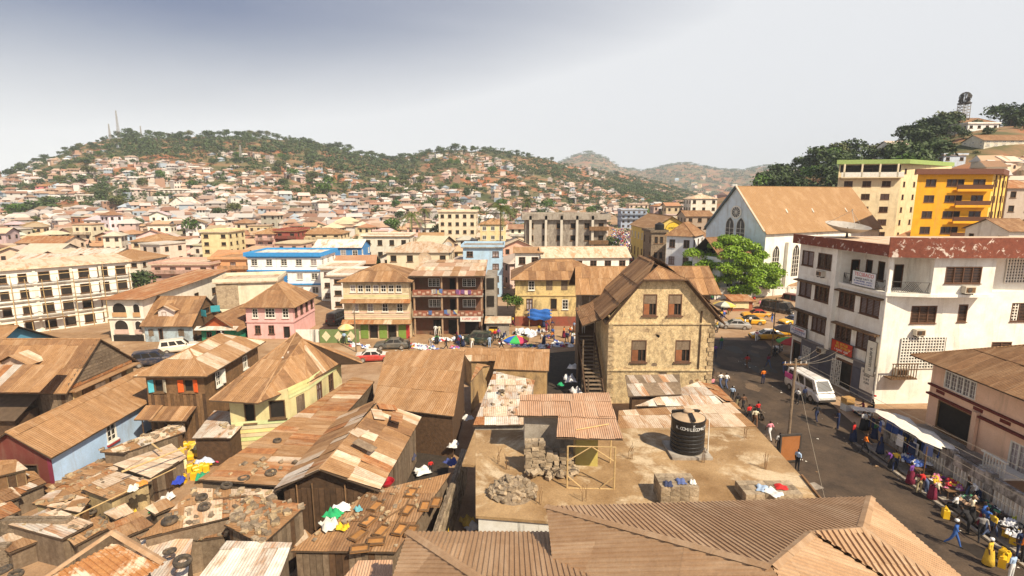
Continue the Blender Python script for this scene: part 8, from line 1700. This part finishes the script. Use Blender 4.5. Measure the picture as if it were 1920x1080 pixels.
stick('long bamboo pole lying across the plank roof shack', G(228, 885, 2.65), G(350, 838, 2.7), .07); stick('thin long pole leaning towards the tyre yard', G(140, 968, 2.2), G(330, 877, 2.6), .04); stick('pole lying on the tin roof of trays', G(735, 1000, 3.1), G(768, 935, 3.12), .04, 'wood'); stick('short stick on tin roof beside the middle tray', G(717, 975, 3.1), G(757, 950, 3.1), .05, 'wood'); stick('stick lying across the tyre roof', G(400, 935, 3.05), G(487, 928, 3.05), .04, 'wood'); stick('rafter stub behind the plank roof shack', G(285, 832, 2.6), G(303, 846, 2.6), .06)
for px, py, z, c, s, lab in [(625, 965, 3.1, (.03, .4, .15), .9, 'green plastic sheet on the scrap heap'), (640, 955, 3.1, (.78, .77, .74), .9, 'white sack on the scrap heap'), (617, 985, 3.1, (.7, .68, .6), 1.0, 'off-white sheet beside the green plastic'), (642, 990, 3.1, (.75, .5, .03), .6, 'yellow bucket rag on the scrap heap'), (672, 955, 3.1, (.15, .4, .45), .5, 'turquoise rag beside the trays'), (250, 917, 2.5, (.75, .68, .55), .7, 'pale pan on the brown cloth shack'), (266, 908, 2.5, (.65, .25, .05), .6, 'orange basin on the brown cloth shack'), (335, 903, .4, (.03, .06, .45), .9, 'blue cloth in the lane'), (318, 905, .4, (.78, .76, .73), .8, 'white cloth in the lane'), (380, 895, .4, (.03, .3, .15), .9, 'green cloth by the lane'), (293, 955, .2, (.03, .25, .1), .8, 'green rag in the tyre yard lane'), (315, 935, .2, (.78, .76, .74), .8, 'white rag in the tyre yard lane'), (245, 965, .2, (.75, .5, .05), .8, 'yellow bucket in the tyre yard'), (60, 935, .2, (.03, .05, .3), .8, 'blue rag beside the left hut'), (385, 868, .3, (.55, .6, .72), 1.2, 'pale blue bundle beside the jerrycans'), (410, 862, .3, (.6, .05, .12), .8, 'crimson cloth beside the jerrycans'), (274, 795, .6, (.78, .76, .75), 1.0, 'white cloth hanging at the blue shed corner'), (498, 802, .5, (.25, .1, .4), 1.2, 'purple bundle behind the tarp stall'), (508, 812, .5, (.03, .06, .35), 1.3, 'blue drum cover behind the tarp stall'), (488, 795, .6, (.75, .72, .7), 1.2, 'white washing behind the tarp stall'), (793, 885, .3, (.78, .77, .75), 1.1, 'white sheet in the narrow yard'), (770, 858, .8, (.06, .06, .1), 1.0, 'dark washing in the narrow yard'), (838, 822, .5, (.76, .75, .73), .8, 'white bundle beside the jerrycan row'), (850, 835, 1.0, (.75, .73, .7), 1.0, 'pale cloth on the yard line'), (845, 868, 1.2, (.06, .08, .25), .9, 'navy cloth on the yard line'), (802, 815, .8, (.3, .08, .4), .7, 'violet cloth in the yard'), (1068, 712, 1, (.78, .77, .76), 1.6, 'white sacks beside the dark staircase'), (1080, 735, .8, (.72, .7, .68), 1.4, 'grey white sacks at the stair foot'), (1052, 722, .6, (.03, .35, .15), .7, 'green bundle in the stair yard'), (1075, 690, 1.2, (.75, .74, .72), 1.2, 'white sheet in the stair yard'), (877, 980, .2, (.6, .4, .08), 1.0, 'yellow rag in the dark yard by the flat roof'), (886, 990, .2, (.7, .66, .6), .8, 'pale crate in the dark yard by the flat roof'), (878, 785, 1.0, (.78, .77, .74), .9, 'white cloth behind the yard wall')]:
    garment('cloth_item', G(px, py, z), s, s * .75, s * .4, c, rb.uniform(0, 6), None, lab, 'cloth')
o = tag(MB().add([(0, 0, 0), (.0, -1.1, 0), (.05, -1.0, -1.6), (.04, -.1, -1.7), (-.03, -.5, -.8)], [(0, 1, 4), (1, 2, 4), (2, 3, 4), (3, 0, 4)]).obj('yellow_cloth', 'cloth', color=(.78, .52, .02), X=Matrix.Translation(V((-3.35, 25.6, 2.7)))), 'bright yellow cloth hanging on the yard wall', 'cloth')
# ---------------------------------------------------------------- masts and the ridge tower
def lattice(name, label, base, h, w0, w1, n=8, r=.12, cat='mast', m='steel'):
    T = thing(name, label, cat, base); mb = MB(); C = lambda k, s: V(((w0 + (w1 - w0) * k / n) * s[0], (w0 + (w1 - w0) * k / n) * s[1], h * k / n)); sg = ((-1, -1), (1, -1), (1, 1), (-1, 1))
    for i, s in enumerate(sg):
        lg = MB(); lg.tube(C(0, s), C(n, s), r, r * .7, 5); lg.obj('leg', m, T); s2 = sg[(i + 1) % 4]
        for k in range(n): mb.tube(C(k, s), C(k, s2), r * .6, r * .6, 4); mb.tube(C(k, s), C(k + 1, s2), r * .5, r * .5, 4)
    mb.obj('bracing', m, T); return T
for u, top, w_, lab in ((247, 207, 1.0, 'tall thin lattice mast on the left ridge'), (231, 232, .7, 'short lattice mast left of the tall mast'), (288, 236, .4, 'slender aerial right of the tall mast'), (465, 272, 1.1, 'lattice pylon standing in the hillside scrub')):
    Y_ = lerp_tab(YRL, u) * (.99 if u != 465 else .72); X_ = (u - 960) / 1000 * Y_; z = terrain(X_, Y_); ht = GY(u, top, Y_).z - z; lattice('radio_mast', lab, (X_, Y_, z), max(8, ht), w_, .25 if u != 465 else .3, 10, .16)
p = GY(1804, 226, 236); zb = terrain(p.x, p.y); ht = GY(1804, 195, 236).z - zb; T = lattice('lattice_tower', 'lattice tower carrying a round tank on the right hilltop', (p.x, p.y, zb), ht, 1.7, 1.5, 9, .2, 'tower')
mb = MB(); cz = ht + 2.7; rr = 2.1
for k in range(7):
    a = math.pi * k / 7; pts = [V((rr * math.cos(a) * math.sin(t_ * .524), rr * math.sin(a) * math.sin(t_ * .524), cz + rr * math.cos(t_ * .524))) for t_ in range(13)]; mb.path(pts, .13, 4)
for k in range(1, 6): t_ = math.pi * k / 6; pts = [V((rr * math.sin(t_) * math.cos(j * .449), rr * math.sin(t_) * math.sin(j * .449), cz + rr * math.cos(t_))) for j in range(15)]; mb.path(pts, .11, 4)
for k in range(9): a = k * 2.4; mb.lathe([(.01, 0), (.9, .2)], 8, 0, Matrix.Translation((1.4 * math.cos(a), 1.4 * math.sin(a), cz - 1.6 + k * .38)) @ Matrix.Rotation(1.2, 4, 'X') @ Matrix.Rotation(a, 4, 'Y'))
mb.obj('spherical_cage', 'metal_dark', T)
mb = MB(); mb.lathe([(.01, 0), (2.4, .3), (2.5, .7), (2.3, .7), (2.2, .5), (.01, .4)], 16); mb.obj('platform', 'metal_dark', T, X=Matrix.Translation((0, 0, ht - .3)))
# ---------------------------------------------------------------- air
hb = MB(); hb.box(-6200, 6200, -120, 3400, -2.0, 245); hz_ = hb.obj('haze', []); hz_.data.materials.clear()
hm = bpy.data.materials.new('haze_air'); hm.use_nodes = True; hm.node_tree.nodes.clear(); o_ = N(hm.node_tree, 'ShaderNodeOutputMaterial'); pv = N(hm.node_tree, 'ShaderNodeVolumePrincipled', Density=.0002); pv.inputs['Color'].default_value = (.86, .93, 1, 1); pv.inputs['Anisotropy'].default_value = -.25
hm.node_tree.links.new(pv.outputs[0], o_.inputs['Volume']); hz_.data.materials.append(hm); tag(hz_, kind='stuff')

# litter and road wear
M('road_dark', (.022, .016, .012), (.034, .025, .018), rough=.6, var=.2); M('road_dust', (.15, .10, .062), (.11, .072, .045), var=.15, grit=.3)
r_ = random.Random(6)
for k in range(26):
    x, y = (r_.uniform(19.5, 27), r_.uniform(24, 60)) if k < 14 else (r_.uniform(24, 36), r_.uniform(58, 74)); n = 14; s = r_.uniform(.35, 1.5); st = r_.uniform(1, 3.2)
    o = MB().add([(x + s * r_.uniform(.55, 1.1) * math.cos(6.28 * j / n), y + s * st * r_.uniform(.55, 1.1) * math.sin(6.28 * j / n), .0165 + .0005 * k) for j in range(n)], [tuple(range(n))]).obj('road_stain', 'road_dark' if k % 2 else 'road_dust'); tag(o, kind='structure')
lt = MB(); r_ = random.Random(2)
for k in range(360):
    if k < 130: x, y = (r_.gauss(28.0, .5) if k % 3 else r_.gauss(20.5, 1.2) if k % 2 else r_.uniform(19, 29)), r_.uniform(22, 64)
    elif k < 200: x, y = r_.uniform(22, 45), r_.uniform(62, 92)
    else: x, y = r_.uniform(-55, 18), r_.uniform(63, 76)
    s = .04 + .1 * r_.random() ** 3; a = r_.uniform(0, 3.1); ca, sa = math.cos(a) * s, math.sin(a) * s; lt.add([(x - ca, y - sa, .03), (x + sa, y - ca, .05), (x + ca, y + sa, .03), (x - sa, y + ca, .06)], [(0, 1, 2, 3)], r_.choice([0, 0, 1, 2]))
tag(lt.obj('litter', ['frame_white', 'wood_grey', 'dirt']), 'scraps of paper and rubbish scattered over the road and streets', 'litter', kind='stuff')
# lettering curves become meshes
bpy.context.view_layer.update(); dg = bpy.context.evaluated_depsgraph_get()
for o_, T, X in TEXTS:
    me = bpy.data.meshes.new_from_object(o_.evaluated_get(dg)); link('lettering', me, T, X=X)
for o_, T, X in TEXTS: bpy.data.objects.remove(o_)
